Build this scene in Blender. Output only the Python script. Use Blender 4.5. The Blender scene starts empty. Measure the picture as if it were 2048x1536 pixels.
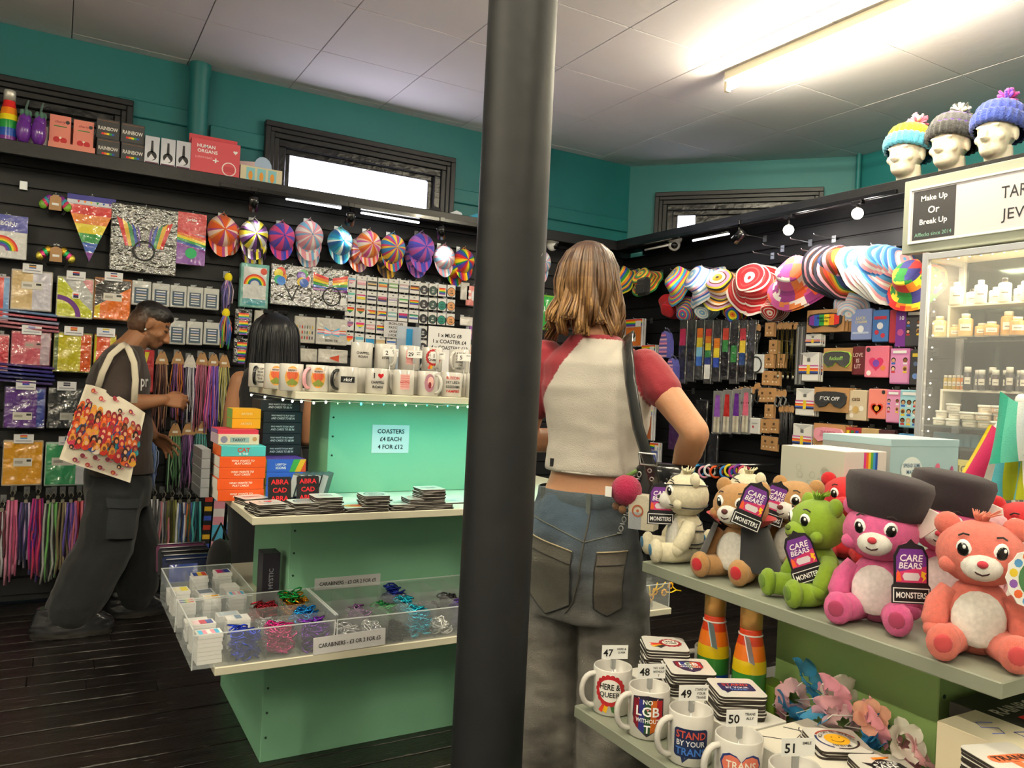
import bpy, math, random
from mathutils import Matrix, Vector
from math import sin, cos, pi, radians, sqrt
random.seed(7)
SC = bpy.context.scene
COL = SC.collection

# ---------------------------------------------------------------- camera
HC, FPX = 1.32, 1575.0
_y, _p, _r = radians(30.07), radians(0.03), radians(2.77)
CF = Vector((sin(_y)*cos(_p), cos(_y)*cos(_p), sin(_p)))
_r0 = Vector((cos(_y), -sin(_y), 0)); _u0 = _r0.cross(CF)
CR = cos(_r)*_r0 + sin(_r)*_u0
CU = cos(_r)*_u0 - sin(_r)*_r0
CP = Vector((0, 0, HC))
cam = bpy.data.cameras.new('camera'); camo = bpy.data.objects.new('camera', cam); COL.objects.link(camo)
cam.sensor_width = 36; cam.lens = 36*FPX/2048; cam.clip_start = 0.05
mw = Matrix((CR, CU, -CF)).transposed().to_4x4(); mw.translation = CP; camo.matrix_world = mw
SC.camera = camo
def at(x, y, **k):
    """the point of the room that lies on the plane X=, Y= or Z= in the direction of a place in the photograph"""
    d = (x-1024)/FPX*CR + (768-y)/FPX*CU + CF
    (ax, v), = k.items()
    if ax == 'D': return CP + d*v
    i = 'XYZ'.index(ax)
    return CP + d*((v-CP[i])/d[i])

# ---------------------------------------------------------------- world, exposure
wd = bpy.data.worlds.new('world'); SC.world = wd; wd.use_nodes = True
wd.node_tree.nodes['Background'].inputs[0].default_value = (0.75, 0.85, 1, 1)
wd.node_tree.nodes['Background'].inputs[1].default_value = 0.35
vs = SC.view_settings; vs.view_transform = 'Standard'; vs.look = 'None'; vs.gamma = 1; vs.use_curve_mapping = False
vs.exposure = 0.42
try:
    cy = SC.cycles; cy.max_bounces = 7; cy.diffuse_bounces = 4; cy.glossy_bounces = 3; cy.transmission_bounces = 4; cy.caustics_reflective = False; cy.caustics_refractive = False
except Exception: pass

# ---------------------------------------------------------------- materials
def lin(h):
    if not isinstance(h, str): return h
    return tuple(((c/12.92) if c <= .04045 else ((c+.055)/1.055)**2.4) for c in (int(h[i:i+2], 16)/255 for i in (0, 2, 4))) + (1.0,)
MATS = {}
def mat(name, rough=.6, metal=0, coat=0, bump=0, bscale=60, sheen=0, trans=0, alpha=1, emit=0, spec=.5, var=0, vscale=8, col=None, sss=0, coatbump=0, cbs=25, stretch=None, speck=None, ior=1.45):
    m = bpy.data.materials.new(name); m.use_nodes = True
    nt = m.node_tree; N = nt.nodes; L = nt.links; b = N['Principled BSDF']
    b.inputs['Roughness'].default_value = rough; b.inputs['Metallic'].default_value = metal
    b.inputs['Coat Weight'].default_value = coat; b.inputs['Coat Roughness'].default_value = .06; b.inputs['Coat IOR'].default_value = 1.9 if name == 'wrap' else 1.5
    b.inputs['Sheen Weight'].default_value = sheen; b.inputs['Specular IOR Level'].default_value = spec
    b.inputs['Transmission Weight'].default_value = trans; b.inputs['Alpha'].default_value = alpha
    b.inputs['IOR'].default_value = ior
    if sss:
        b.inputs['Subsurface Weight'].default_value = sss; b.inputs['Subsurface Radius'].default_value = (.02, .008, .004); b.inputs['Subsurface Scale'].default_value = .6
    tc = N.new('ShaderNodeTexCoord'); co = tc.outputs['Object']
    if stretch:
        mp = N.new('ShaderNodeMapping'); mp.inputs['Scale'].default_value = stretch; L.new(co, mp.inputs['Vector']); co = mp.outputs['Vector']
    if col is None:
        a = N.new('ShaderNodeAttribute'); a.attribute_name = 'Col'; src = a.outputs['Color']
    else:
        a = N.new('ShaderNodeRGB'); a.outputs[0].default_value = lin(col); src = a.outputs[0]
    if var:
        nz = N.new('ShaderNodeTexNoise'); nz.inputs['Scale'].default_value = vscale; nz.inputs['Detail'].default_value = 6; L.new(co, nz.inputs['Vector'])
        mr = N.new('ShaderNodeMapRange'); mr.inputs[1].default_value = .3; mr.inputs[2].default_value = .7; mr.inputs[3].default_value = 1-var; mr.inputs[4].default_value = 1+var
        L.new(nz.outputs['Fac'], mr.inputs[0])
        mx = N.new('ShaderNodeVectorMath'); mx.operation = 'SCALE'; L.new(src, mx.inputs[0]); L.new(mr.outputs[0], mx.inputs['Scale']); src = mx.outputs[0]
    if speck:
        sc_, thr, sc_col = speck
        nz = N.new('ShaderNodeTexNoise'); nz.inputs['Scale'].default_value = sc_; nz.inputs['Detail'].default_value = 2; L.new(co, nz.inputs['Vector'])
        mr = N.new('ShaderNodeMapRange'); mr.inputs[1].default_value = thr; mr.inputs[2].default_value = thr+.015; L.new(nz.outputs['Fac'], mr.inputs[0])
        mx = N.new('ShaderNodeMix'); mx.data_type = 'RGBA'; L.new(mr.outputs[0], mx.inputs[0]); L.new(src, mx.inputs[6]); mx.inputs[7].default_value = lin(sc_col); src = mx.outputs[2]
    L.new(src, b.inputs['Base Color'])
    if emit:
        L.new(src, b.inputs['Emission Color']); b.inputs['Emission Strength'].default_value = emit
    def bmp(sc, st, det, sock):
        nz = N.new('ShaderNodeTexNoise'); nz.inputs['Scale'].default_value = sc; nz.inputs['Detail'].default_value = det; L.new(co, nz.inputs['Vector'])
        bu = N.new('ShaderNodeBump'); bu.inputs['Strength'].default_value = st; bu.inputs['Distance'].default_value = .035 if name in ('wrap', 'foil') else .01; L.new(nz.outputs['Fac'], bu.inputs['Height']); L.new(bu.outputs[0], b.inputs[sock])
    if bump: bmp(bscale, bump, 3, 'Normal')
    if coatbump: bmp(cbs, coatbump, 2, 'Coat Normal')
    MATS[name] = m; return m
mat('matte', .7); mat('card', .45); mat('gloss', .18, coat=.3); mat('ceramic', .12, coat=.6)
mat('wrap', .38, coat=1, coatbump=1, cbs=16, bump=.35, bscale=14)
mat('foil', .2, metal=.85, bump=1, bscale=26)
mat('metal', .35, metal=.95); mat('brass', .38, metal=.6); mat('metalc', .2, metal=.9, bump=.3, bscale=200)
mat('cloth', .9, sheen=.2, bump=.25, bscale=350, var=.08)
mat('knit', .95, sheen=.3, bump=.8, bscale=140, var=.2, vscale=60)
mat('fur', .95, sheen=.2, bump=.55, bscale=260, var=.1, vscale=30)
mat('skin', .5, sss=.25, var=.06, bump=.06, bscale=150)
mat('hair', .38, var=.3, vscale=30, stretch=(9, 9, 1.2))
mat('ribbon', .4, sheen=.2)
mat('clear', .05, alpha=.16, spec=.8); mat('rimm', .3, alpha=.5); mat('frost', .3, alpha=.10, spec=.6)
mat('glass', .02, alpha=.10, spec=.9)
mat('bag', .12, alpha=.32, spec=.9, bump=1, bscale=30)
mat('petal', .8, alpha=.85)
mat('glow', .5, emit=7); mat('glowsoft', .5, emit=2.2)
mat('lamp', .5, emit=190, col='fff4d6'); mat('sky', .5, emit=9, col='ecebff')
mat('teal', .5, col='1c6b6d', var=.06, vscale=2, bump=.15, bscale=12)
mat('plaster', .8, col='c9c8c4', var=.04, vscale=2)
mat('ceilm', .85, col='e9e3e6', var=.04, vscale=1.5, bump=.12, bscale=20)
mat('seam', .8, col='8a868a')
mat('blackwood', .42, col='0f1013', var=.35, vscale=5, bump=.15, bscale=40)
mat('blackgloss', .28, col='101114', bump=.5, bscale=25, var=.3)
mat('slatm', .55, col='121317', var=.12, vscale=3)
mat('plank', .3, col='1b1715', var=.5, vscale=4, bump=.25, bscale=30, stretch=(.6, 6, 6), speck=(14, .7, '6a625c'))
mat('pole', .55, col='101216', var=.15, vscale=4, bump=.12, bscale=18, speck=(16, .735, '9a948a'))
mat('green', .5, col='84bc9a', var=.03, vscale=2, bump=.08, bscale=30)
mat('lime', .5, col='93b36c', var=.03, vscale=2, bump=.08, bscale=30)
mat('cream', .45, col='d6d2bd', var=.03, vscale=3)
mat('greyshelf', .5, col='868b7c', var=.03, vscale=3)
mat('denim', .9, col=None, sheen=.15, var=.28, vscale=7, bump=.5, bscale=500)
mat('mirror', .12, metal=.9, col='3f4a46')

# ---------------------------------------------------------------- mesh builder
_TX = {}
def glyphs(s, bold):
    k = (s, bold)
    if k not in _TX:
        cu = bpy.data.curves.new('t', 'FONT'); cu.body = s; cu.size = 1; cu.resolution_u = 2; cu.align_x = 'CENTER'; cu.space_line = .9
        cu.offset = .018 if bold else 0
        ob = bpy.data.objects.new('t', cu); me = ob.to_mesh()
        V = [v.co.copy() for v in me.vertices]; F = [tuple(p.vertices) for p in me.polygons]
        ob.to_mesh_clear(); bpy.data.objects.remove(ob); bpy.data.curves.remove(cu)
        if V:
            x0 = min(v.x for v in V); x1 = max(v.x for v in V); y0 = min(v.y for v in V); y1 = max(v.y for v in V)
        else: x0 = x1 = y0 = y1 = 0
        _TX[k] = ([(v.x-(x0+x1)/2, v.y-(y0+y1)/2) for v in V], F, max(x1-x0, 1e-3), max(y1-y0, 1e-3))
    return _TX[k]
def TR(x=0, y=0, z=0, rx=0, ry=0, rz=0, s=1):
    sc = (s, s, s) if not isinstance(s, tuple) else s
    return Matrix.Translation((x, y, z)) @ Matrix.Rotation(rz, 4, 'Z') @ Matrix.Rotation(ry, 4, 'Y') @ Matrix.Rotation(rx, 4, 'X') @ Matrix.Diagonal(sc+(1,))
class MB:
    def __init__(s): s.v = []; s.f = []; s.a = []; s.W = None; s.T = None
    def add(s, V, F, col='ffffff', m='matte', sm=False, T=None):
        o = len(s.v); V = [Vector(p) for p in V]
        cf = callable(col); c = None if cf else lin(col)
        if cf: L0 = V
        if T is not None: V = [T @ p for p in V]
        if s.W:                                       # wrap the flat x,z print round a cylinder of radius W
            R = s.W; V = [Vector(((R-p.y)*sin(p.x/R), -(R-p.y)*cos(p.x/R), p.z)) for p in V]
        if s.T is not None: V = [s.T @ p for p in V]
        s.v += V
        for f in F:
            if cf:
                ce = Vector((0, 0, 0))
                for i in f: ce += L0[i]
                c = lin(col(ce/len(f)))
            s.f.append([i+o for i in f]); s.a.append((c, m, sm))
        return s
    def box(s, x0, x1, y0, y1, z0, z1, col='ffffff', m='matte', ch=0, T=None):
        if not ch:
            V = [(x, y, z) for z in (z0, z1) for y in (y0, y1) for x in (x0, x1)]
            F = [(0, 2, 3, 1), (4, 5, 7, 6), (0, 1, 5, 4), (2, 6, 7, 3), (0, 4, 6, 2), (1, 3, 7, 5)]
            return s.add(V, F, col, m, False, T)
        V = []; ix = {}
        for i, x in enumerate((x0, x1)):
            for j, y in enumerate((y0, y1)):
                for k, z in enumerate((z0, z1)):
                    dx, dy, dz = (ch if i == 0 else -ch), (ch if j == 0 else -ch), (ch if k == 0 else -ch)
                    for n, p in enumerate(((x, y+dy, z+dz), (x+dx, y, z+dz), (x+dx, y+dy, z))):
                        ix[i, j, k, n] = len(V); V.append(p)
        I = lambda i, j, k, n: ix[i, j, k, n]
        F = []
        for i in (0, 1):
            q = [I(i, 0, 0, 0), I(i, 0, 1, 0), I(i, 1, 1, 0), I(i, 1, 0, 0)]; F.append(q if i == 0 else q[::-1])
            q = [I(0, i, 0, 1), I(1, i, 0, 1), I(1, i, 1, 1), I(0, i, 1, 1)]; F.append(q if i == 0 else q[::-1])
            q = [I(0, 0, i, 2), I(0, 1, i, 2), I(1, 1, i, 2), I(1, 0, i, 2)]; F.append(q if i == 0 else q[::-1])
        for a in (0, 1):
            for b in (0, 1):
                F.append((I(a, b, 0, 0), I(a, b, 1, 0), I(a, b, 1, 1), I(a, b, 0, 1)))
                F.append((I(a, 0, b, 0), I(a, 0, b, 2), I(a, 1, b, 2), I(a, 1, b, 0)))
                F.append((I(0, a, b, 1), I(1, a, b, 1), I(1, a, b, 2), I(0, a, b, 2)))
                for c in (0, 1): F.append((I(a, b, c, 0), I(a, b, c, 1), I(a, b, c, 2)))
        return s.add(V, F, col, m, False, T)
    def prism(s, pts, y0, y1, col='ffffff', m='matte', T=None, sm=False):
        """outline in x,z pulled from y0 (front) to y1"""
        n = len(pts); V = [(x, y0, z) for x, z in pts] + [(x, y1, z) for x, z in pts]
        s.add(V, [list(range(n))[::-1] if 0 else list(range(n)), list(range(2*n-1, n-1, -1))], col, m, False, T)
        return s.add(V, [(i, i+n, (i+1) % n+n, (i+1) % n) for i in range(n)], col, m, sm, T)
    def lathe(s, prof, col='ffffff', m='matte', n=20, T=None, sm=True, a0=0, a1=2*pi):
        full = abs(a1-a0-2*pi) < 1e-6; k = n if full else n+1
        V = []; F = []
        for r, z in prof:
            for i in range(k):
                a = a0+(a1-a0)*i/n; V.append((r*cos(a), r*sin(a), z))
        for j in range(len(prof)-1):
            for i in range(n):
                i2 = (i+1) % k
                F.append((j*k+i, j*k+i2, (j+1)*k+i2, (j+1)*k+i))
        return s.add(V, F, col, m, sm, T)
    def ell(s, c, r, col='ffffff', m='matte', n=14, T=None, rot=None):
        r = (r, r, r) if not isinstance(r, tuple) else r
        M = Matrix.Translation(c) @ (rot or Matrix()) @ Matrix.Diagonal(r+(1,))
        h = n//2; V = [(0, 0, -1)]; F = []
        for j in range(1, h):
            t = -pi/2+pi*j/h
            for i in range(n): V.append((cos(t)*cos(2*pi*i/n), cos(t)*sin(2*pi*i/n), sin(t)))
        V.append((0, 0, 1)); e = len(V)-1
        for i in range(n):
            i2 = (i+1) % n; F.append((0, 1+i2, 1+i)); F.append((e, e-n+i, e-n+i2))
            for j in range(h-2): F.append((1+j*n+i, 1+j*n+i2, 1+(j+1)*n+i2, 1+(j+1)*n+i))
        return s.add(V, F, col, m, True, (T @ M) if T is not None else M)
    def tube(s, P, r, col='ffffff', m='matte', n=6, T=None, cap=True, flat=1.0, up=None, sm=True):
        P = [Vector(p) for p in P]; V = []; F = []; k = len(P)
        R = r if isinstance(r, (list, tuple)) else [r]*k
        pv = None
        for i, p in enumerate(P):
            t = (P[min(i+1, k-1)]-P[max(i-1, 0)]).normalized()
            if pv is None:
                pv = Vector(up) if up is not None else (Vector((0, 0, 1)) if abs(t.z) < .9 else Vector((0, 1, 0)))
            u = pv-t*pv.dot(t); u = u.normalized() if u.length > 1e-6 else t.orthogonal().normalized(); pv = u
            w = t.cross(u)
            for j in range(n):
                a = 2*pi*j/n; V.append(p+u*(R[i]*cos(a)*flat)+w*(R[i]*sin(a)))
        for i in range(k-1):
            for j in range(n):
                j2 = (j+1) % n; F.append((i*n+j, i*n+j2, (i+1)*n+j2, (i+1)*n+j))
        if cap: F.append(list(range(n))[::-1]); F.append(list(range((k-1)*n, k*n)))
        return s.add(V, F, col, m, sm, T)
    # ---- flat print, in x,z, facing -y
    def rect(s, x0, z0, x1, z1, col, y=0, m='card', T=None, n=1):
        V = []; F = []
        if s.W: n = max(n, int((x1-x0)/.006)+1)
        for i in range(n+1):
            x = x0+(x1-x0)*i/n; V += [(x, y, z0), (x, y, z1)]
        for i in range(n): F.append((2*i, 2*i+2, 2*i+3, 2*i+1))
        return s.add(V, F, col, m, False, T)
    def poly(s, pts, col, y=0, m='card', T=None):
        if s.W and len(pts) > 4:
            x0 = min(p[0] for p in pts); x1 = max(p[0] for p in pts); k = max(1, int((x1-x0)/.006))
            def cut(P, xc, sg):
                o = []
                for i in range(len(P)):
                    a, b = P[i], P[(i+1) % len(P)]; ia, ib = (a[0]-xc)*sg >= 0, (b[0]-xc)*sg >= 0
                    if ia: o.append(a)
                    if ia != ib: t = (xc-a[0])/(b[0]-a[0]); o.append((xc, a[1]+(b[1]-a[1])*t))
                return o
            for i in range(k):
                q = cut(cut(pts, x0+(x1-x0)*i/k, 1), x0+(x1-x0)*(i+1)/k, -1)
                if len(q) > 2: s.add([(x, y, z) for x, z in q], [list(range(len(q)))], col, m, False, T)
            return s
        return s.add([(x, y, z) for x, z in pts], [list(range(len(pts)))], col, m, False, T)
    def disc(s, cx, cz, r, col, y=0, m='card', n=20, T=None, rz=None, a0=0, a1=2*pi):
        rz = rz or r
        if s.W:
            k = 10
            for i in range(k):
                x0 = -r+2*r*i/k; x1 = -r+2*r*(i+1)/k
                h0 = rz*sqrt(max(0, 1-(x0/r)**2)); h1 = rz*sqrt(max(0, 1-(x1/r)**2))
                s.poly([(cx+x0, cz-h0), (cx+x1, cz-h1), (cx+x1, cz+h1), (cx+x0, cz+h0)], col, y, m, T)
            return s
        return s.poly([(cx+r*cos(a0+(a1-a0)*i/n), cz+rz*sin(a0+(a1-a0)*i/n)) for i in range(n if a1-a0 > 6.28 else n+1)], col, y, m, T)
    def ring(s, cx, cz, r0, r1, col, y=0, m='card', n=20, T=None, a0=0, a1=2*pi):
        V = []; F = []
        for i in range(n+1):
            a = a0+(a1-a0)*i/n
            V += [(cx+r0*cos(a), y, cz+r0*sin(a)), (cx+r1*cos(a), y, cz+r1*sin(a))]
        for i in range(n): F.append((2*i, 2*i+1, 2*i+3, 2*i+2))
        return s.add(V, F, col, m, False, T)
    def text(s, t, cx, cz, h, col='111111', y=0, w=None, m='card', bold=True, rot=0, T=None, skew=0):
        V, F, tw, th = glyphs(t, bold); k = h/th
        kx = min(k, w/tw) if w else k
        if w and kx < k*.75: k = kx*1.33
        c, q = cos(rot), sin(rot)
        return s.add([(cx+(x*kx+skew*z*k)*c-z*k*q, y, cz+(x*kx+skew*z*k)*q+z*k*c) for x, z in V], F, col, m, False, T)
    def stripes(s, x0, z0, x1, z1, cols, y=0, m='card', vert=False, T=None):
        n = len(cols)
        for i, c in enumerate(cols):
            if vert: s.rect(x0+(x1-x0)*i/n, z0, x0+(x1-x0)*(i+1)/n, z1, c, y, m, T)
            else: s.rect(x0, z1-(z1-z0)*(i+1)/n, x1, z1-(z1-z0)*i/n, c, y, m, T)
        return s
    def heart(s, cx, cz, r, col, y=0, m='card', T=None, n=20):
        f = col if callable(col) else None
        P = []
        for i in range(n):
            t = 2*pi*i/n; P.append((cx+r*1.05*sin(t)**3, cz+r*(13*cos(t)-5*cos(2*t)-2*cos(3*t)-cos(4*t))/16))
        return s.poly(P, col, y, m, T)
    def mesh(s, name):
        me = bpy.data.meshes.new(name); me.from_pydata([tuple(v) for v in s.v], [], s.f)
        ms = []
        for a in s.a:
            if a[1] not in ms: ms.append(a[1])
        for k in ms: me.materials.append(MATS[k])
        idx = {k: i for i, k in enumerate(ms)}
        me.polygons.foreach_set('material_index', [idx[a[1]] for a in s.a])
        me.polygons.foreach_set('use_smooth', [a[2] for a in s.a])
        at_ = me.attributes.new('Col', 'FLOAT_COLOR', 'FACE')
        fl = []
        for a in s.a: fl += a[0]
        at_.data.foreach_set('color', fl)
        me.update(); return me
    def build(s, name, parent=None, loc=(0, 0, 0), rz=0, label=None, cat=None, group=None, kind=None, rot=None):
        return link(name, s.mesh(name), parent, loc, rz, label, cat, group, kind, rot)
def lab(o, label=None, cat=None, group=None, kind=None):
    if label: o['label'] = label
    if cat: o['category'] = cat
    if group: o['group'] = group
    if kind: o['kind'] = kind
    return o
def link(name, me, parent=None, loc=(0, 0, 0), rz=0, label=None, cat=None, group=None, kind=None, rot=None):
    o = bpy.data.objects.new(name, me); COL.objects.link(o); o.location = loc
    o.rotation_euler = rot if rot else (0, 0, rz)
    if parent: o.parent = parent
    return lab(o, label, cat, group, kind)
def empty(name, loc=(0, 0, 0), rz=0, label=None, cat=None, group=None, rot=None):
    o = bpy.data.objects.new(name, None); o.empty_display_size = .05; COL.objects.link(o); o.location = loc
    o.rotation_euler = rot if rot else (0, 0, rz)
    return lab(o, label, cat, group)
def copy_tree(o, loc=None, rz=None, label=None, group=None, parent=None):
    c = o.copy(); COL.objects.link(c); c.parent = parent
    if loc is not None: c.location = loc
    if rz is not None: c.rotation_euler = (0, 0, rz)
    if label: c['label'] = label
    if group: c['group'] = group
    for ch in o.children: copy_tree(ch, parent=c)
    return c
def rrect(w, h, r, n=4):
    P = []
    for cx, cz, a in ((w/2-r, h/2-r, 0), (-w/2+r, h/2-r, pi/2), (-w/2+r, -h/2+r, pi), (w/2-r, -h/2+r, 1.5*pi)):
        for i in range(n+1): P.append((cx+r*cos(a+pi/2*i/n), cz+r*sin(a+pi/2*i/n)))
    return P
RB = ['e22b2b', 'f58a1f', 'f7e11e', '1f9a3d', '2456b8', '7a2c93']
TRANS = ['5bbfe8', 'f0a3b8', 'f5f2f2', 'f0a3b8', '5bbfe8']
LESB = ['d4421c', 'ef8b4f', 'f7efe9', 'cf6fb0', '9a1f66']
BI = ['d6246e', 'd6246e', '8a4c95', '2a3f9e', '2a3f9e']
PAN = ['ec2f8f', 'f5dd22', '2fb1ea']
ACE = ['16161a', '97979b', 'f0f0f0', '7a2a86']
NB = ['f3e23a', 'f4f4f4', '8f52b5', '1c1c1c']
MLM = ['147a5e', '62c2a0', 'f3f6f6', '6f9ad8', '36308c']
# ================================================================ THE ROOM
YB, XR, ZC = 5.08, 5.10, 3.13          # back wall, right wall, ceiling
def struct(name, mb, parent=None, label=None, kind='structure'):
    return mb.build(name, parent, kind=None if parent else kind, label=label)
m = MB(); m.box(-2.6, 5.3, -3, 5.4, -.12, -.022, '050505', 'matte'); floor = struct('floor', m, label='black painted floorboards running across the shop')
rows = int(8.1/.118)
for i in range(rows):
    y0 = -3+i*.118; x = -2.6-random.random()*1.5
    if y0 > 5.05: break
    while x < 5.1:
        l = random.choice((1.9, 2.6, 3.1)); x1 = min(x+l, 5.2); xa = max(x, -2.6)
        if x1-xa > .2:
            m = MB(); dz = random.uniform(-.0018, .0012); m.box(xa+.001, x1-.001, y0+.0022, y0+.1158, -.02, dz, '151312', 'plank', ch=.0025)
            o = m.build('plank', floor)
        x += l
m = MB(); m.box(-2.6, 5.3, -3, 5.4, ZC+.012, ZC+.1, '77777a', 'seam'); ceil = struct('ceiling', m, label='suspended ceiling of pale square panels')
for ix in range(-5, 9):
    for iy in range(-5, 9):
        x0, y0 = ix*.603-.003, 3.155+.615*(iy-5)
        x1, y1 = x0+.603, y0+.615
        if x0 > 5.0 or y0 > 5.05: continue
        if y1 > 5.3: y1 = 5.3
        m = MB(); m.box(x0+.0025, x1-.0025, y0+.0025, y1-.0025, ZC+random.uniform(0, .0012), ZC+.012, 'c8c4c6', 'ceilm', ch=.0015)
        m.build('ceiling_panel', ceil)
# walls; openings for the windows are left free
def wallpanel(mb, p0, p1, holes, z0=0, z1=ZC, th=.2, mt='teal'):
    """wall from p0 to p1 (room side on the right hand going p0->p1), holes = (s0,s1,za,zb)"""
    p0 = Vector(p0+(0,)); p1 = Vector(p1+(0,)); L = (p1-p0).length; a = math.atan2(p1.y-p0.y, p1.x-p0.x)
    T = Matrix.Translation(p0) @ Matrix.Rotation(a, 4, 'Z')
    xs = sorted({0, L} | {h[0] for h in holes} | {h[1] for h in holes})
    for i in range(len(xs)-1):
        a0, a1 = xs[i], xs[i+1]; hs = [h for h in holes if h[0] <= a0+1e-6 and h[1] >= a1-1e-6]
        if hs:
            mb.box(a0, a1, 0, th, z0, hs[0][2], 'ffffff', mt, T=T); mb.box(a0, a1, 0, th, hs[0][3], z1, 'ffffff', mt, T=T)
        else: mb.box(a0, a1, 0, th, z0, z1, 'ffffff', mt, T=T)
    return T
m = MB(); WB = wallpanel(m, (-2.6, YB), (3.95, YB), [(2.6-.82, 2.6+.22, 2.42, 2.74), (2.6+1.16, 2.6+2.27, 2.42, 2.79)])
wall_back = struct('wall_back', m, label='teal painted wall behind the slatted display')
m = MB(); CH0, CH1 = (3.95, YB), (5.06, 3.80); WC = wallpanel(m, CH0, CH1, [(.32, 1.37, 2.45, 2.80)])
struct('wall_corner', m, label='teal angled wall across the room corner')
m = MB(); wallpanel(m, (5.06, 3.80), (5.10, -3), []); struct('wall_right', m, label='teal wall beyond the sign')
m = MB(); wallpanel(m, (5.10, -3), (-2.6, -3), [], mt='plaster'); struct('wall_front', m, label='pale plaster wall facing the display')  # unseen wall, made pale to bounce light onto the displays
m = MB(); wallpanel(m, (-2.6, -3), (-2.6, YB), [], mt='plaster'); struct('wall_left', m, label='pale plaster wall at the shop side')  # unseen too, its paleness likewise chosen for the bounced light
# shallow plaster band on the teal wall
for n, (a, b, z) in enumerate(((.24, .62, 2.86), (.74, 1.1, 2.80), (2.33, 3.94, 2.69))):
    m = MB(); m.box(a, b, YB-.018, YB, z-.10, z, 'ffffff', 'teal', ch=.006); struct('trim_%d' % (n+1), m, label='teal plaster ledge on the wall, %s' % ('beside the pipe', 'above the bright window', 'running to the corner')[n])
def window(n, T, s0, s1, za, zb, label, fw=.10, lit=(0, 1)):
    """window in a wall whose local frame is x along, y outward"""
    e = empty('window_%d' % n, label=label); e['kind'] = 'structure'; e.matrix_world = T
    def fr(name, d, w, y0, y1, mt):
        m = MB()
        a0, a1, b0, b1 = s0-d, s1+d, za-d, zb+d
        for q in ((a0, a1, b1-w, b1), (a0, a1, b0, b0+w), (a0, a0+w, b0+w, b1-w), (a1-w, a1, b0+w, b1-w)): m.box(q[0], q[1], y0, y1, q[2], q[3], 'ffffff', mt, ch=.004)
        return m.build(name, e)
    fr('window_casing', fw, .035, -.055, 0, 'blackwood'); fr('casing_moulding', fw-.032, .03, -.042, 0, 'blackwood'); fr('casing_moulding', fw-.06, .035, -.03, 0, 'blackwood')
    fr('inner_frame', fw-.095, .045, -.015, .03, 'blackgloss'); fr('sash', -.035, .04, .02, .07, 'blackgloss')
    w_ = s1-s0-.12; x0 = s0+.06
    for a, b, mt in ((0, lit[0], 'blackgloss'), (lit[0], lit[1], 'sky'), (lit[1], 1, 'blackgloss')):
        if b-a > .001: m = MB(); m.box(x0+w_*a, x0+w_*b, .05, .055, za+.06, zb-.06, 'ffffff', mt); m.build('pane', e)
    m = MB(); m.box(s0+.05, s1-.05, .15, .16, za, zb, '0a0a0a', 'matte'); m.build('outer_board', e)
    return e
window(1, WB, 2.6-.82, 2.6+.22, 2.42, 2.74, 'black framed window behind the eggplant novelties', lit=(.0, .0))
window(2, WB, 2.6+1.16, 2.6+2.27, 2.42, 2.79, 'black framed window glowing with daylight above the caps')
window(3, WC, .32, 1.37, 2.45, 2.80, 'black framed window on the angled corner wall', lit=(.0, .16))
m = MB(); m.lathe([(.055, 0), (.055, .62), (.062, .64), (.062, .69)], 'ffffff', 'teal', n=20); m.build('wall_pipe', loc=(.665, YB-.055, 2.44), label='teal painted pipe rising up the wall to the ceiling', cat='pipe')
m = MB(); m.lathe([(.018, 0), (.018, .69)], 'ffffff', 'teal', n=10); m.build('corner_pipe', loc=(5.02, 3.76, 2.44), label='thin teal pipe in the angled corner', cat='pipe')
# the iron column
m = MB(); m.lathe([(.115, 0), (.115, .05), (.09, .08), (.079, .12), (.077, 1.6), (.074, 3.13)], 'ffffff', 'pole', n=40); m.build('iron_column', loc=(.853, 1.505, 0), label='tall black iron column with chipped paint', cat='column', kind='structure')
# fluorescent battens
def batten(x, y0, y1, label):
    e = empty('fluorescent_light', (x, (y0+y1)/2, ZC), label=label, cat='ceiling light', group='fluorescent ceiling lights'); h = (y1-y0)/2
    m = MB(); m.box(-.03, .03, -h, h, -.052, 0, 'e6dcc0', 'gloss', ch=.004); m.build('housing', e)
    for s in (-1, 1):
        m = MB(); m.box(-.016, .016, s*h-.012, s*h+.012, -.108, -.045, 'd9cfb4', 'gloss', ch=.003); m.build('lamp_holder', e)
    m = MB(); T = TR(z=-.088, rx=pi/2); m.lathe([(.001, -h+.01), (.013, -h+.012), (.014, h-.012), (.001, h-.01)], 'fff4d6', 'lamp', n=14, T=T); m.build('tube', e)

batten(3.2, 1.76, 3.27, 'lit fluorescent tube on the ceiling above the glass cabinet')
batten(3.2, -.5, 1.01, 'lit fluorescent tube on the ceiling over the plush toy stand')
batten(.75, .75, 2.26, 'lit fluorescent tube on the ceiling over the iron column')
batten(.75, -1.6, -.09, 'lit fluorescent tube on the ceiling behind the column row')
batten(-1.5, .9, 2.41, 'lit fluorescent tube on the ceiling by the side wall')
batten(-1.5, -1.6, -.09, 'lit fluorescent tube on the ceiling by the shop entrance')  # unseen tube added to raise the ambient light
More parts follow.
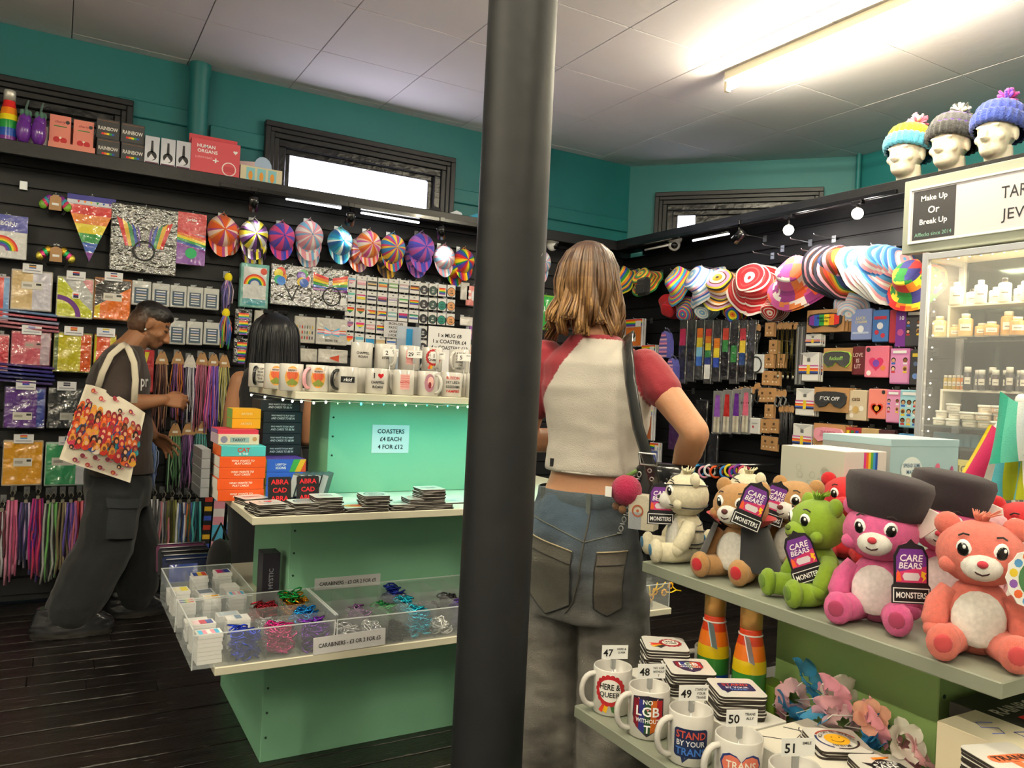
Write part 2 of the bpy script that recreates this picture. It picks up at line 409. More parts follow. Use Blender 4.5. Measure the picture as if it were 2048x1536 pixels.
# ---------------------------------------------------------------- slatted display walls and their shelves
SB, SR = 5.00, 3.86                    # slat faces
def slatwall(name, label, T, L, zt):
    e = empty(name, label=label, cat='slatwall'); e.matrix_world = T
    m = MB(); m.box(0, L, .012, .05, .02, zt, '0c0c0e', 'slatm'); m.build('backing', e)
    me = None; z = .05
    while z < zt-.02:
        if me is None: m = MB(); m.box(0, L, -.004, .012, .004, .094, 'ffffff', 'slatm', ch=.002); me = m.mesh('slat')
        link('slat', me, e, (0, 0, z)); z += .1
    return e
slatwall('slatwall', 'black slatwall covered with flags, caps and shoelaces', Matrix.Translation((-1.2, SB, 0)), SR+1.25, 2.36)
slatwall('slatwall', 'black slatwall hung with bucket hats and eye masks', Matrix.Translation((SR, SB-.01, 0)) @ Matrix.Rotation(-pi/2, 4, 'Z'), 4.2, 2.36)
m = MB(); m.box(-1.2, 3.92, 4.76, 5.06, 2.405, 2.435, 'ffffff', 'blackwood', ch=.004); m.box(-1.2, 3.64, 4.755, 4.775, 2.365, 2.437, 'ffffff', 'blackwood', ch=.003)
m.box(-1.2, 3.92, 4.985, 5.03, 2.362, 2.405, 'ffffff', 'blackwood')
m.build('display_shelf', label='long black shelf above the flags carrying boxed novelties', cat='shelf')
m = MB(); m.box(3.61, 3.92, .8, 4.752, 2.405, 2.435, 'ffffff', 'blackwood', ch=.004); m.box(3.605, 3.625, .8, 4.752, 2.365, 2.437, 'ffffff', 'blackwood', ch=.003)
m.box(3.85, 3.9, .8, 4.752, 2.362, 2.405, 'ffffff', 'blackwood')
m.build('display_shelf', label='long black shelf above the bucket hats carrying mannequin heads', cat='shelf')
# ================================================================ CENTRAL DISPLAY STAND
def bpx(x0, y0, x1, y1, **k):
    """centre, width and height of a rectangle on the wall plane Y= or X="""
    cx, cy = (x0+x1)/2, (y0+y1)/2; c = at(cx, cy, **k); a = at(x0, cy, **k); b = at(x1, cy, **k)
    return c, (b-a).length, (at(cx, y0, **k)-at(cx, y1, **k)).length
def stand(name, boxes, shelves, paint, edge, label):
    e = empty(name, (boxes[0][0], boxes[0][2], 0), label=label, cat='display stand'); ox, oy = boxes[0][0], boxes[0][2]
    for n, b in zip(('base_box', 'middle_box', 'upper_box'), boxes):
        m = MB(); m.box(b[0]-ox, b[1]-ox, b[2]-oy, b[3]-oy, b[4], b[5], 'ffffff', paint, ch=.002); bo = m.build(n, e)
        t = MB()
        for i in range(4):
            z = b[4]+(b[5]-b[4])*(.2+.2*i); t.lathe([(.0005, 0), (.004, .0002), (.004, .002)], '1d3a2c', 'matte', n=8, T=TR(b[0]-ox+.016, b[2]-oy-.002, z, rx=-pi/2))
        t.build('screw_hole', bo, kind='stuff')
    for s in shelves:
        m = MB(); m.box(s[0]-ox, s[1]-ox, s[2]-oy, s[3]-oy, s[4]-.025, s[4], 'ffffff', edge, ch=.002); m.build('shelf', e)
    return e
ZL, ZM, ZT = .445, .87, 1.26
stand('display_stand', [(.65, 2.0, 2.70, 3.44, 0, ZL-.026), (.74, 1.91, 2.79, 3.35, ZL+.001, ZM-.026), (.907, 1.745, 2.94, 3.20, ZM+.001, ZT-.026)],
      [(.44, 2.2, 2.42, 3.72, ZL), (.545, 2.1, 2.50, 3.63, ZM), (.71, 1.94, 2.70, 3.44, ZT)], 'green', 'cream', 'green tiered stand with cream shelves of mugs, coasters and carabiners')
# ---- mugs
G1 = 'mugs on the top shelf of the tiered stand'
_mug = {}
def mugmesh(hc, ic='d2cfc9', R=.041, H=.095):
    k = (hc, ic)
    if k not in _mug:
        m = MB(); m.lathe([(.001, 0), (R-.004, 0), (R, .004), (R, H-.002), (R-.0015, H), (R-.0035, H-.002), (R-.0035, .008), (.001, .006)], 'd2cfc9', 'ceramic', n=28)
        h = MB(); P = [(R-.003+.030*sin(pi*i/10)**.75, 0, H*.5+.034*cos(pi*i/10)) for i in range(11)]
        h.tube(P, .0058, 'd2cfc9' if hc == 'f4f2ee' else hc, 'ceramic', n=8, up=(0, 1, 0), flat=1.15)
        _mug[k] = (m.mesh('mug'), h.mesh('handle'))
    return _mug[k]
def pr_lines(lines, col='141414', sp=.014, h=.009, w=.05):
    def f(p):
        n = len(lines)
        for i, t in enumerate(lines):
            c = col[i] if isinstance(col, list) else col
            p.text(t, 0, .048+sp*(n-1)/2-sp*i, h, c, -.0006, w)
    return f
def pr_heartI(p):
    p.text('I', -.014, .068, .02, '111111', -.0006); p.heart(.010, .068, .011, 'd61f2b', -.0006); p.text('CHAPPELL', 0, .044, .010, '111111', -.0006, .05); p.text('ROAN', 0, .027, .010, '111111', -.0006)
def pr_rkid(p): p.rect(-.026, .038, .026, .060, '15161a', -.0005); p.text('rkid', 0, .049, .013, 'ffffff', -.0011, .044, skew=.2)
def pr_round(p):
    p.disc(0, .05, .026, 'e0a04a', -.0005, rz=.036); p.disc(0, .056, .02, 'd2603a', -.0009, rz=.018); p.poly([(-.02, .03), (.0, .045), (.02, .03), (.012, .02), (-.012, .02)], '7a8a3a', -.0011)
    p.poly([(-.006, .02), (.006, .02), (.012, .066), (-.012, .066)], 'c8302a', -.0012); p.rect(-.02, .066, .02, .078, 'f3d9cc', -.0014); p.text('BERRY', 0, .072, .007, '2a1a1a', -.002, .034)
def pr_hot(p):
    p.rect(-.018, .022, .018, .078, 'efb7b3', -.0005)
    for i in range(6): p.rect(-.016, .030+i*.008, .016, .0335+i*.008, 'e48f8c', -.0009)
    p.text('HOTTO', 0, .048, .008, 'c8262e', -.0014, .034)
def pr_swirl(p): p.disc(.0, .05, .02, 'b07a8c', -.0005, rz=.034); p.disc(.004, .054, .012, 'f0c0b8', -.0009, rz=.02); p.disc(.001, .042, .006, '8c2f3c', -.0012, rz=.012)
pr_vamp = pr_lines(['BLEEDIN', 'DRY LIKE A', 'GODDAMN', 'VAMPIRE'], ['c8281e', '151515', '151515', 'c8281e'], .017, .0105, .056)
def pr_here(p):
    for i in range(18):
        a = 2*pi*i/18; p.disc(.027*cos(a), .055+.027*sin(a), .006, 'b8272d', -.0004, n=8)
    p.disc(0, .055, .027, 'b8272d', -.0006); p.disc(0, .055, .0235, 'f5f1ea', -.001)
    p.text('HERE &', 0, .063, .0125, '151515', -.0016, .042); p.text('QUEER', 0, .046, .0125, '151515', -.0016, .042)
    for x, c in ((-.014, 'd23a26'), (-.007, 'e8b51c'), (.007, '3d6b36'), (.014, '4a2a5c')): p.poly([(x*.6-.004, .03), (x*.6+.004, .03), (x*1.4+.004, .008), (x*1.4-.004, .012)], c, -.0003)
def pr_lgb(p):
    S = [(-.03, .082), (0, .087), (.03, .082), (.031, .045), (.022, .026), (0, .010), (-.022, .026), (-.031, .045)]
    p.poly([(x*1.05, (z-.05)*1.04+.05) for x, z in S[:]], '2a2434', -.0004)
    cs = ['7a1626', '2b2f7a', '274f2b', 'c8641e', 'b01f2a']
    for i, c in enumerate(cs):
        x0 = -.029+.0116*i; x1 = x0+.0116; f = lambda x: .0135+abs(x)**1.6*5.2
        p.poly([(x0, f(x0)), (x1, f(x1)), (x1, .080), (x0, .080)], c, -.0008)
    p.poly([(-.02, .083), (.02, .083), (.0, .058)], 'e0908a', -.0012)
    p.text('NO', 0, .076, .009, 'ffffff', -.0017); p.text('LGB', 0, .058, .019, 'ffffff', -.0018, .05); p.text('WITHOUT', 0, .040, .0085, 'ffffff', -.0018, .046); p.text('T', 0, .024, .015, 'ffffff', -.0018)
def pr_stand(p):
    p.poly([(x, z+.045) for x, z in rrect(.064, .052, .007)], '1d2a52', -.0004); p.poly([(-.018, .022), (-.002, .02), (-.014, .008)], '1d2a52', -.0004)
    p.text('STAND', 0, .060, .0135, 'c8503f', -.001, .055); p.text('BY YOUR', 0, .045, .010, 'e6e6ea', -.001, .052); p.text('TRANS', 0, .030, .0135, '3f74c8', -.001, .055)
def pr_transheart(p): p.heart(0, .05, .036, '2b3a78', -.0004); p.heart(0, .05, .032, 'e07a62', -.0008); p.text('TRANS', 0, .058, .013, 'f3e9df', -.0014, .05); p.text('ALLY', 0, .038, .011, 'f3e9df', -.0014, .03)
def pr_smile(p): p.disc(0, .05, .02, 'f0b323', -.0005); p.disc(-.006, .056, .002, '3a2a10', -.001, n=8); p.disc(.006, .056, .002, '3a2a10', -.001, n=8)
def mug(x, y, z, rz, pr, hc='f4f2ee', label='', ha=0, group=None, tag=None, s=1):
    """print faces local -y; handle at angle ha"""
    a, b = mugmesh(hc); o = link('mug', a, None, (x, y, z), rz, label, 'mug', group)
    if s != 1: o.scale = (s, s, s)
    link('handle', b, o, (0, 0, 0), ha)
    if pr:
        p = MB(); p.W = .0412; pr(p); p.build('print', o)
    if tag:
        t = MB(); t.box(-.005, .005, -.004, .004, .088, .125, 'cdd0d2', 'metal', ch=.001); t.tube([(0, 0, .0065), (0, 0, .09)], .0016, 'c8c8c8', 'metal', n=5)
        c = t.build('tag_clip', o); c.rotation_euler = (0, 0, -rz+radians(-22))
        q = MB(); q.box(-.027, .03, -.0045, -.0041, .110, .139, 'f6f6f4', 'card'); q.text(tag[0], -.013, .123, .0155, '0d0d0d', -.0051, .024)
        for i, t_ in enumerate(tag[1]): q.text(t_, .016, .131-.0075*i, .0045, '0d0d0d', -.0051, .024)
        q.build('price_tag', c)
        if group == G1: c.location = (.012, -.050, -.062)
    return o
def mp(x, Y): return at(x, 780, Y=Y).x
VW = lambda x, y: math.atan2(x, y)*-1      # turn a print towards the aisle
for px_, Y, pr, hc, ha, lb in (
    (517, 3.22, pr_lines(['IT OF', 'THIS', 'SOUL', 'THE', 'THEM'], h=.008, sp=.013, w=.03), '15151a', pi+1.2, 'white mug with black handle and small black text'),
    (549, 2.99, pr_round, 'f4f2ee', .6, 'white mug with oval sunset picture, by the shelf side'),
    (581, 2.77, pr_round, 'f4f2ee', 1.2, 'white mug with oval sunset picture on the shelf corner'),
    (633, 2.765, pr_round, 'e8a9b4', pi+.75, 'white mug with a pink handle and oval picture'),
    (692, 2.76, pr_rkid, '15151a', pi+.6, 'white mug printed with rkid in a black bar, black handle'),
    (752, 2.76, pr_heartI, 'f4f2ee', .9, 'white mug printed I heart in black and red'),
    (806, 2.76, pr_hot, 'f4f2ee', 2.2, 'white mug with a pale pink HOTTO print, lower row'),
    (855, 2.76, pr_swirl, 'f4f2ee', -.9, 'white mug with a pink swirl figure'),
    (902, 2.76, pr_vamp, '15151a', 1.0, 'white mug with red and black vampire wording'),
    (951, 2.76, pr_lines(["IT'S", 'FR', 'PR', 'IT'], ['151515']*3+['c8281e'], .016), 'f4f2ee', 1, 'white mug with stacked black letters next to the vampire mug')):
    x = mp(px_, Y); mug(x, Y, ZT, VW(x, Y)*.6, pr, hc, lb, ha, G1)
for k, (px_, pr, hc, ha, lb, tg) in enumerate((
    (720, pr_lines(['CHAPPELL', 'ROAN']), 'f4f2ee', 1.3, 'white mug with grey lettering on the raised row', None),
    (767, pr_lines(['CII', 'ROAN']), 'f4f2ee', -1.1, 'white mug with red strokes on the raised row', ('2', ('MERCH', 'MUG'))),
    (815, pr_hot, 'f4f2ee', .4, 'white mug with a pale pink HOTTO print, raised row', ('29', ('HOT', 'MUG'))),
    (861, pr_here, 'f4f2ee', -1.4, 'white mug with a red rosette badge on the raised row', ('1', ('HERE',))),
    (915, pr_lines(['KAELIN', 'DRUNK?', "IT'S THE", 'PATRON', "I'VE", 'NEED IT'], h=.0075, sp=.012, w=.04), 'f4f2ee', pi+.9, 'white mug with a framed black paragraph on the raised row', ('5', ('PRICE',))))):
    Y = 2.862; x = mp(px_, Y); mug(x, Y, ZT, 0, None, 'f4f2ee', 'plain side of a white mug propping up the mug %s' % ('with grey lettering', 'with red strokes', 'with the pink print', 'with the rosette', 'with the paragraph')[k], pi/2, 'mugs hidden under the raised row')
    mug(x, Y, ZT+.0955, VW(x, Y)*.6, pr, hc, lb, ha, G1, tg)
x = mp(664, 2.862); mug(x, 2.862, ZT, 0, pr_lines(['d'], '15151a', h=.02), '15151a', ha=pi/2+.6, label='white mug with a black handle behind the rkid mug', group=G1)
def paper(name, x0, y0, x1, y1, Y, lines, label, h, th=.002, cat='sign', sp=1.55, col='dad9dc', ry=0, oz=0):
    c, w, hh = bpx(x0, y0, x1, y1, Y=Y); m = MB(); m.box(-w/2, w/2, -th, 0, -hh/2, hh/2, col, 'card'); o = m.build(name, None, (c.x, Y, c.z), 0, label, cat); o.rotation_euler = (0, ry, 0)
    p = MB(); n = len(lines)
    for i, t in enumerate(lines): p.text(t, 0, oz+h*sp*((n-1)/2-i), h, '15151a', -th-.0006, w*.86, bold=True)
    p.build('print', o); return o
paper('paper_sign', 744, 850, 818, 906, 2.94, ['COASTERS', '£4 EACH', '4 FOR £12'], 'white paper sign with coaster prices on the green panel', .0175, sp=1.75)
paper('paper_sign', 631, 1152, 761, 1175, 2.79, ['CARABINERS - £3 OR 2 FOR £5'], 'carabiner price strip stuck on the green middle box', .0135)
o = paper('paper_sign', 853, 648, 938, 785, 3.06, ['1 x MUG £8', '1 x COASTER £4', '4 x COASTERS £12'], 'white sheet listing mug and coaster prices behind the mugs', .0165, sp=1.6, oz=.085)
m = MB(); m.box(-.088, .088, .0005, .004, -.138, .14, 'e8f0f2', 'clear'); m.box(-.088, .088, -.03, .03, -.1425, -.138, 'e8f0f2', 'clear'); m.build('acrylic_holder', o)
o.location.z = ZT+.143; o.location.y = 3.05
c = at(818, 680, Y=3.13); m = MB(); m.box(-.055, .055, 0, .004, 0, .285, 'b9c6d8', 'rimm'); m.box(-.055, .055, -.03, .03, 0, .004, 'b9c6d8', 'frost')
o = m.build('acrylic_stand', None, (c.x, 3.13, ZT), 0, 'clear acrylic sign stand beside the price sheet', 'sign holder'); m = MB(); m.box(-.014, .014, -.004, -.001, .08, .275, '2a7fb5', 'gloss', ch=.001); m.build('blue_insert', o)
# fairy lights under the top shelf
P = [at(503, 780, Y=3.3), at(530, 788, Y=3.1), at(572, 792, Y=2.85), at(592, 797, Y=2.72)]+[Vector((.73+.0425*i, 2.692, ZT-.029-.004*sin(i*1.7)**2)) for i in range(29)]
for p in P[:4]: p.z = min(p.z, ZT-.03); p.x = min(p.x, .706)
e = empty('fairy_lights', tuple(P[3]), label='string of tiny white and cyan lights under the mug shelf', cat='string lights')
m = MB(); m.tube([p-P[3] for p in P], .0012, '9fb0a8', 'gloss', n=4); m.build('wire', e)
bm = {}
for i, p in enumerate(P):
    c = 'fff6df' if i < 7 else ('35f0e0', '9dff9a', '35d8f0')[i % 3] if i % 2 else 'c8ffe8'; r = .0042 if i < 7 else (.004 if i in (9, 13, 18, 19, 21) else .002)
    if (c, r) not in bm: q = MB(); q.ell((0, 0, 0), (r, r, r*1.2), c, 'glow', n=8); bm[c, r] = q.mesh('bulb')
    link('bulb', bm[c, r], e, tuple(p-P[3]+Vector((0, -.001, -.004))))
for i in range(4):
    a = bpy.data.lights.new('led_light', 'AREA'); a.shape = 'RECTANGLE'; a.size = .28; a.size_y = .01; a.energy = .5; a.color = (.08, .9, .95); o = bpy.data.objects.new('led_light', a); COL.objects.link(o); o.parent = e; o.location = (.2+.3*i, .012, -.012)
# ---- coasters
_cm = {}
def coaster_mesh(s=.095, t=.0054):
    if s not in _cm:
        m = MB(); R = rrect(s, s, .010, 3); T = TR(rx=-pi/2)
        pass
        V = [(x, y) for x, y in R]; n = len(V)
        m.add([(x, y, t) for x, y in V]+[(x, y, t*.80) for x, y in V], [list(range(n))]+[(i, i+n, (i+1) % n+n, (i+1) % n)[::-1] for i in range(n)], 'e2dfd8', 'gloss')
        m.add([(x, y, t*.80) for x, y in V]+[(x, y, 0) for x, y in V], [list(range(2*n-1, n-1, -1))]+[(i, i+n, (i+1) % n+n, (i+1) % n)[::-1] for i in range(n)], '2a221c', 'matte')
        _cm[s] = m.mesh('coaster')
    return _cm[s]
FLAT = TR(rx=-pi/2)        # print x,z,-y  ->  x,y,+z
def coasters(x, y, z, n, rz, pr, what, group, s=.095, jit=.12):
    t = .0054
    for i in range(n):
        top = i == n-1
        o = link('coaster', coaster_mesh(s), None, (x+random.uniform(-.002, .002), y+random.uniform(-.002, .002), z+i*t+.0002), rz+random.uniform(-jit, jit)*(0 if top else 1), ('top coaster %s' % what) if top and n > 1 else ('white coaster %s' % what if top else 'coaster stacked under the one %s' % what), 'coaster', group)
        if top and pr:
            p = MB(); p.T = TR(0, 0, t, rx=-pi/2); pr(p); p.build('print', o)
def cp(txts, col='151515', h=.012, ring=None, box=None):
    def f(p):
        if ring: p.ring(0, 0, .030, .036, ring, -.0004); 
        if box: p.rect(-.038, -.014, .038, .014, box, -.0003)
        n = len(txts)
        for i, t in enumerate(txts): p.text(t, 0, h*1.4*((n-1)/2-i), h, col[i] if isinstance(col, list) else col, -.0008, .07)
    return f
def cp_heart(p): p.text('I', -.02, .012, .02, '111111', -.0005); p.heart(.008, .014, .014, 'd61f2b', -.0005); p.text('CHAPPELL ROAN', 0, -.018, .010, '111111', -.0005, .075)
def cp_pic(p): p.disc(0, 0, .034, 'e09a3c', -.0004, rz=.026); p.disc(.005, .004, .02, 'd2502c', -.0008, rz=.015)
GC = 'coasters on the middle shelf of the tiered stand'
rk = cp(['rkid'], 'ffffff', .02, box='15161a')
for px_, py_, n, pr, w, rz in ((476, 984, 2, cp(['FREED'], 'a03030', .016, box='f0dede'), 'with dark red print by the orange boxes', .3), (487, 994, 4, cp(['FREED'], 'a03030', .016), 'with faded red wording near the shelf edge', .25), (499, 1006, 5, cp(['YOU', 'ARE'], '7a5a4a', ring='9a7a6a'), 'with brown oval lettering', .2),
    (523, 1026, 7, cp_heart, 'printed I heart, on the shelf corner', .15), (564, 1013, 4, rk, 'with slanted rkid bar, beside the abracadabra cards', .12), (583, 1030, 4, rk, 'with slanted rkid bar at the shelf front', .1), (621, 1009, 7, cp(['SMALL', 'TOWN'], '2a3a44', ring='2a3a44'), 'with dark oval band', .05), (638, 1036, 2, cp(['GOOD', 'THINGS'], '7a6a2a', .011), 'with olive wording', .1),
    (657, 993, 10, cp(['EVERY', 'BODY'], '5a4a5a', .012), 'with purple grey wording, tall', .0), (683, 1022, 5, cp_heart, 'printed I heart, mid shelf', .05), (707, 1007, 1, cp(['HAPPY'], '2a6a6a', .012), 'lying alone with teal print', .05), (739, 1026, 3, cp_pic, 'with orange and red picture', .0), (753, 996, 5, cp(['MERRY', 'MEET'], 'a04a4a', .012), 'with red grey wording', .05),
    (791, 1006, 10, cp(['SAY', 'GAY'], '3a4a4a', .014, ring='5a6a6a'), 'with grey circle, tall', -.05), (826, 1003, 2, cp(['LOVE'], '8a7a3a', .014), 'with gold wording', .0), (843, 1023, 4, cp(['YOUR', 'HOME'], '4a5a4a', .012), 'with grey green wording', .0), (866, 978, 13, cp(['THANKS', 'BABE'], '4a5a5a', .012), 'with pale grey wording, tallest', .0),
    (881, 1012, 7, cp(['NO', 'MORE'], 'a06a5a', .012, ring='b07a6a'), 'with copper circle', -.05), (905, 1001, 1, cp(['SEA'], '3a6a8a', .014), 'with blue print lying flat', .0), (921, 1019, 4, cp(['TIRED'], '8a5a3a', .014), 'with brown print by the column', .0)):
    q = at(px_, py_, Z=ZM+n*.0054); q.x = max(q.x, .60); q.y = max(q.y, 2.552); coasters(q.x, min(q.y, 2.885), ZM, n, rz, pr, w, GC, .092)
# ---- boxed games and gifts at the end of the middle shelf
def carton(name, x, y, z, w, d, h, cols, label, cat, pr=None, group=None, rz=0, m='card', lid=None):
    """front faces -y; cols = (front, top, sides)"""
    q = MB(); q.box(-w/2, w/2, -d/2, d/2, 0, h, cols[0], m, ch=.0012)
    if cols[1] != cols[0]: q.rect(-w/2+.001, -d/2+.001, w/2-.001, d/2-.001, cols[1], 0, m, T=TR(0, 0, h+.0003, rx=-pi/2))
    if cols[2] != cols[0]:
        q.rect(-d/2, 0.001, d/2, h-.001, cols[2], 0, m, T=TR(-w/2-.0003, 0, 0, rz=-pi/2)); q.rect(-d/2, .001, d/2, h-.001, cols[2], 0, m, T=TR(w/2+.0003, 0, 0, rz=pi/2))
    o = q.build(name, None, (x, y, z), rz, label, cat, group)
    if lid:
        q = MB(); q.box(-w/2-.001, w/2+.001, -d/2-.001, d/2+.001, h-lid, h+.001, cols[0], m, ch=.001); q.build('lid', o)
    if pr:
        p = MB(); p.T = TR(0, -d/2-(.001 if lid else 0), 0); pr(p, w, h); p.build('print', o)
    return o
GB = 'boxed games on the middle shelf'
def pt(lines, col='ffffff', hh=.012, w=.6, cz=.5, cx=0, skew=0, sp=1.35):
    def f(p, W, H):
        n = len(lines)
        for i, t in enumerate(lines): p.text(t, cx*W, H*cz+hh*sp*((n-1)/2-i), hh, col[i] if isinstance(col, list) else col, -.0006, W*w, skew=skew)
    return f
def at_m(x, Y): return at(x, 980, Y=Y).x
Yo = 2.83; xo = at_m(483, Yo)
for i in range(4): carton('game_box', xo+random.uniform(-.003, .003), Yo+.09, ZM+.0385*i, .155, .17, .0378, ('e8581c', 'e8581c', 'efe9e0'), 'orange slim game box, %s of the orange stack' % ('bottom', 'second from the bottom', 'third from the bottom', 'top')[i], 'box', pt(['WHO WANTS TO', 'PLAY CARDS'], 'fff3e6', .007, .5, skew=.2), GB)
carton('game_box', xo+.003, Yo+.09, ZM+.154, .15, .165, .036, ('4fb9bd', '4fb9bd', 'e86a2c'), 'turquoise game box with red lettering on the orange stack', 'box', lambda p, W, H: (p.text('CAT', 0, H*.62, .016, 'c8432c', -.0006, .06), p.text('IS THE', 0, H*.24, .008, 'eef6f6', -.0006, .06)), GB)
carton('game_box', xo-.006, Yo+.13, ZM+.1905, .14, .15, .036, ('e3c9b0', 'efe3d6', 'c9b3c4'), 'cream patterned box lying on the turquoise game box', 'box', lambda p, W, H: (p.rect(-.03, .008, .035, .026, '9fb0ae', -.0006), p.text('TAROT', 0, .017, .01, '2b2b2b', -.0012, .05), p.disc(-.05, .018, .012, '8c8198', -.0006), p.disc(.054, .02, .008, 'c08a5a', -.0006)), GB)
carton('book', xo-.006, Yo+.14, ZM+.2268, .14, .14, .016, ('c8324a', 'c8324a', '7a6aa8'), 'red spined book lying on the cream box', 'book', None, GB)
for i in range(2): carton('card_box', xo+.03, Yo+.17, ZM+.2432+.036*i, .10, .10, .0355, ('e8a91c', 'e8b52c', '76b05a'), 'yellow and green card box, %s of two' % ('lower', 'upper')[i], 'box', pt(['ARTISTS'], 'f6e2a8', .008, .5), GB)
for i in range(5): carton('photo_box', xo-.105, Yo+.2, ZM+.034*i, .03, .20, .033, ('84878c', '9aa0a6', '55585e'), 'thin grey box with monochrome photos beside the orange stack', 'box', None, 'thin grey boxes beside the orange stack')
Yb = 2.845; xb = at_m(573, Yb); 
for i in range(3): carton('game_box', xb, Yb+.10, ZM+.047*i, .14, .17, .0465, ('2f5fc4', '6a3f9e', 'e0c03a'), 'blue and rainbow game box, %s of three' % ('bottom', 'middle', 'top')[i], 'box', (lambda p, W, H: (p.poly([(.01, .001), (.03, .001), (.05, H), (.025, H)], '3f9e4a', -.0005), p.poly([(.03, .001), (.05, .001), (.07, H), (.05, H)], 'e8b02c', -.0005), p.poly([(.05, .001), (.07, .001), (.07, H)], 'd8502c', -.0005), p.text('LGBTQ+', -.02, .028, .009, 'ffffff', -.001, .05), p.text('ICONS', -.02, .016, .009, 'ffffff', -.001, .05))) if i == 2 else None, GB)
for i in range(5): carton('game_box', at_m(556, 2.98)+.012*(i != 4)-.004, 2.985+.075, ZM+.141+.0415*i if 1 else 0, .145, .14, .041, ('20262c', '20262c', '181c20'), 'black slim game box, %s of the black stack' % ('bottom', 'second from the bottom', 'middle', 'second from the top', 'top')[i], 'box', pt(['WHO WANTS TO PLAY MOST', 'AND CARDS TO BE IN'], 'e8eaec', .008, .6, skew=.2), GB)
# grey tuck boxes leaning in a tray, and two black cards
tx = at_m(606, 2.80)
for i in range(5):
    q = MB(); q.box(-.011, .011, -.045, .045, 0, .085, '4a4e50', 'card', ch=.001); o = q.build('tuck_box', None, (tx-.018+.026*i, 2.868-.004*i, ZM+.008), 0, 'small grey card box leaning in the row' , 'box', 'grey card boxes leaning in a row', rot=(0, radians(14), -.5))
    p = MB(); p.rect(-.0105, .004, .0105, .082, 'b4b6b8', -.0455); p.build('print', o)
for k, (px_, lb) in enumerate(((560, 'black card reading ABRACADABRA beside the orange boxes'), (618, 'black card reading ABRACADABRA below the grey boxes'))):
    q = MB(); q.prism(rrect(.078, .095, .006), -.002, .002, '121214', 'card'); o = q.build('patch_card', None, (at_m(px_, 2.72), 2.725+.01*k, ZM+.0475), 0, lb, 'card', rot=(-.16, 0, 0))
    p = MB()
    for i, t in enumerate(('ABRA', 'CAD', 'ABRA')): p.text(t, 0, .03-.028*i, .017, 'd8202c', -.0028, .068)
    p.build('print', o)
# ---- clear organiser trays with carabiners and stickers
def tray(x0, x1, y0, y1, z, nx, ny, h, label):
    e = empty('organiser_tray', (x0, y0, z), label=label, cat='organiser', group='clear organiser trays'); w, d, t = x1-x0, y1-y0, .002
    m = MB(); m.box(0, w, 0, d, 0, t, 'e6eef0', 'frost'); m.box(0, w, 0, t, t, h*.86, 'e6eef0', 'frost'); m.box(0, w, d-t, d, t, h, 'e6eef0', 'frost'); m.box(0, t, 0, d, t, h, 'e6eef0', 'frost'); m.box(w-t, w, 0, d, t, h, 'e6eef0', 'frost'); m.build('shell', e)
    for i in range(1, nx): m = MB(); m.box(w*i/nx-t/2, w*i/nx+t/2, t, d-t, t, h*.93, 'e6eef0', 'frost'); m.build('divider', e)
    for j in range(1, ny): m = MB(); m.box(t, w-t, d*j/ny-t/2, d*j/ny+t/2, t, h*.84, 'e6eef0', 'frost'); m.build('divider', e)
    m = MB()
    for q in ((0, w, -.001, .003, h*.86, h*.86+.003), (0, w, d-.003, d+.001, h, h+.003), (-.001, .003, 0, d, h, h+.003), (w-.003, w+.001, 0, d, h, h+.003)): m.box(*q, 'eef4f6', 'rimm')
    for q in ((0, .003, -.001, .002), (w-.003, w, -.001, .002)): m.box(*q, 0, h*.86, 'eef4f6', 'rimm')
    m.build('rim', e); return e
CARAB = {}
def carab(x, y, z, w, d, h, col, label, n=95):
    m = MB(); 
    for i in range(n):
        cx, cy = random.uniform(-.5, .5)*(w-.042), random.uniform(-.5, .5)*(d-.036); cz = .006+h*(i/n)
        a, b = random.uniform(.016, .021), random.uniform(.009, .012)
        T = TR(cx, cy, cz, random.uniform(-.7, .7), random.uniform(-.6, .6), random.uniform(0, 6.3))
        P = [(a*cos(2*pi*k/7)+(.003 if k == 1 else 0), b*sin(2*pi*k/7), 0) for k in range(8)]
        m.tube(P, .003, col, 'metalc', n=5, T=T, cap=False)
    return m.build('carabiner_pile', None, (x, y, z+.0025), 0, label, 'carabiners', 'loose carabiners in the organisers', 'stuff')
hT = .115; dyr = .34
tray(.375, .80, 2.425, 2.765, ZL, 4, 3, hT, 'clear divided tray of stickers and carabiners overhanging the shelf end')
tray(.805, 1.50, 2.425, 2.765, ZL, 8, 3, hT, 'clear divided tray with the carabiner price strip on its front')
tray(1.505, 2.19, 2.425, 2.765, ZL, 8, 3, hT, 'clear divided tray holding sunflower charms')
tray(.375, .625, 2.80, 3.22, ZL, 3, 3, hT, 'clear divided tray of stickers beside the green box')
cw, cd = .425/4, .34/3
cols = [['', '2742c8', 'd6338c', '7a35b0'], ['', '', 'd8d8de', '1f86d8'], ['', '', 'b02a3c', 'e8981c']]
cn = {'2742c8': 'royal blue', 'd6338c': 'hot pink', '7a35b0': 'violet', 'd8d8de': 'silver', '1f86d8': 'bright blue', 'b02a3c': 'dark red', 'e8981c': 'amber', '1f9a4a': 'green', '23242a': 'black', '29b8d8': 'cyan', 'f2f2f2': 'white', '4a2a8a': 'deep purple', 'e88ab8': 'pale pink', '8a5a9a': 'mauve', '2a3aa8': 'navy', '4a4550': 'charcoal'}
for j in range(3):
    for i in range(4):
        c = cols[j][i]
        if c: carab(.375+cw*(i+.5), 2.425+cd*(j+.5), ZL, cw, cd, (.082, .06, .085)[j] if i < 3 else (.08, .085, .10)[j], c, 'shiny %s carabiners heaped in a clear compartment' % cn[c])
carab(.375+cw*3.4, 2.425+cd*2.6, ZL+.08, cw*.9, cd, .03, '1f9a4a', 'shiny green carabiners on top of the amber ones', 22)
bw = .695/8
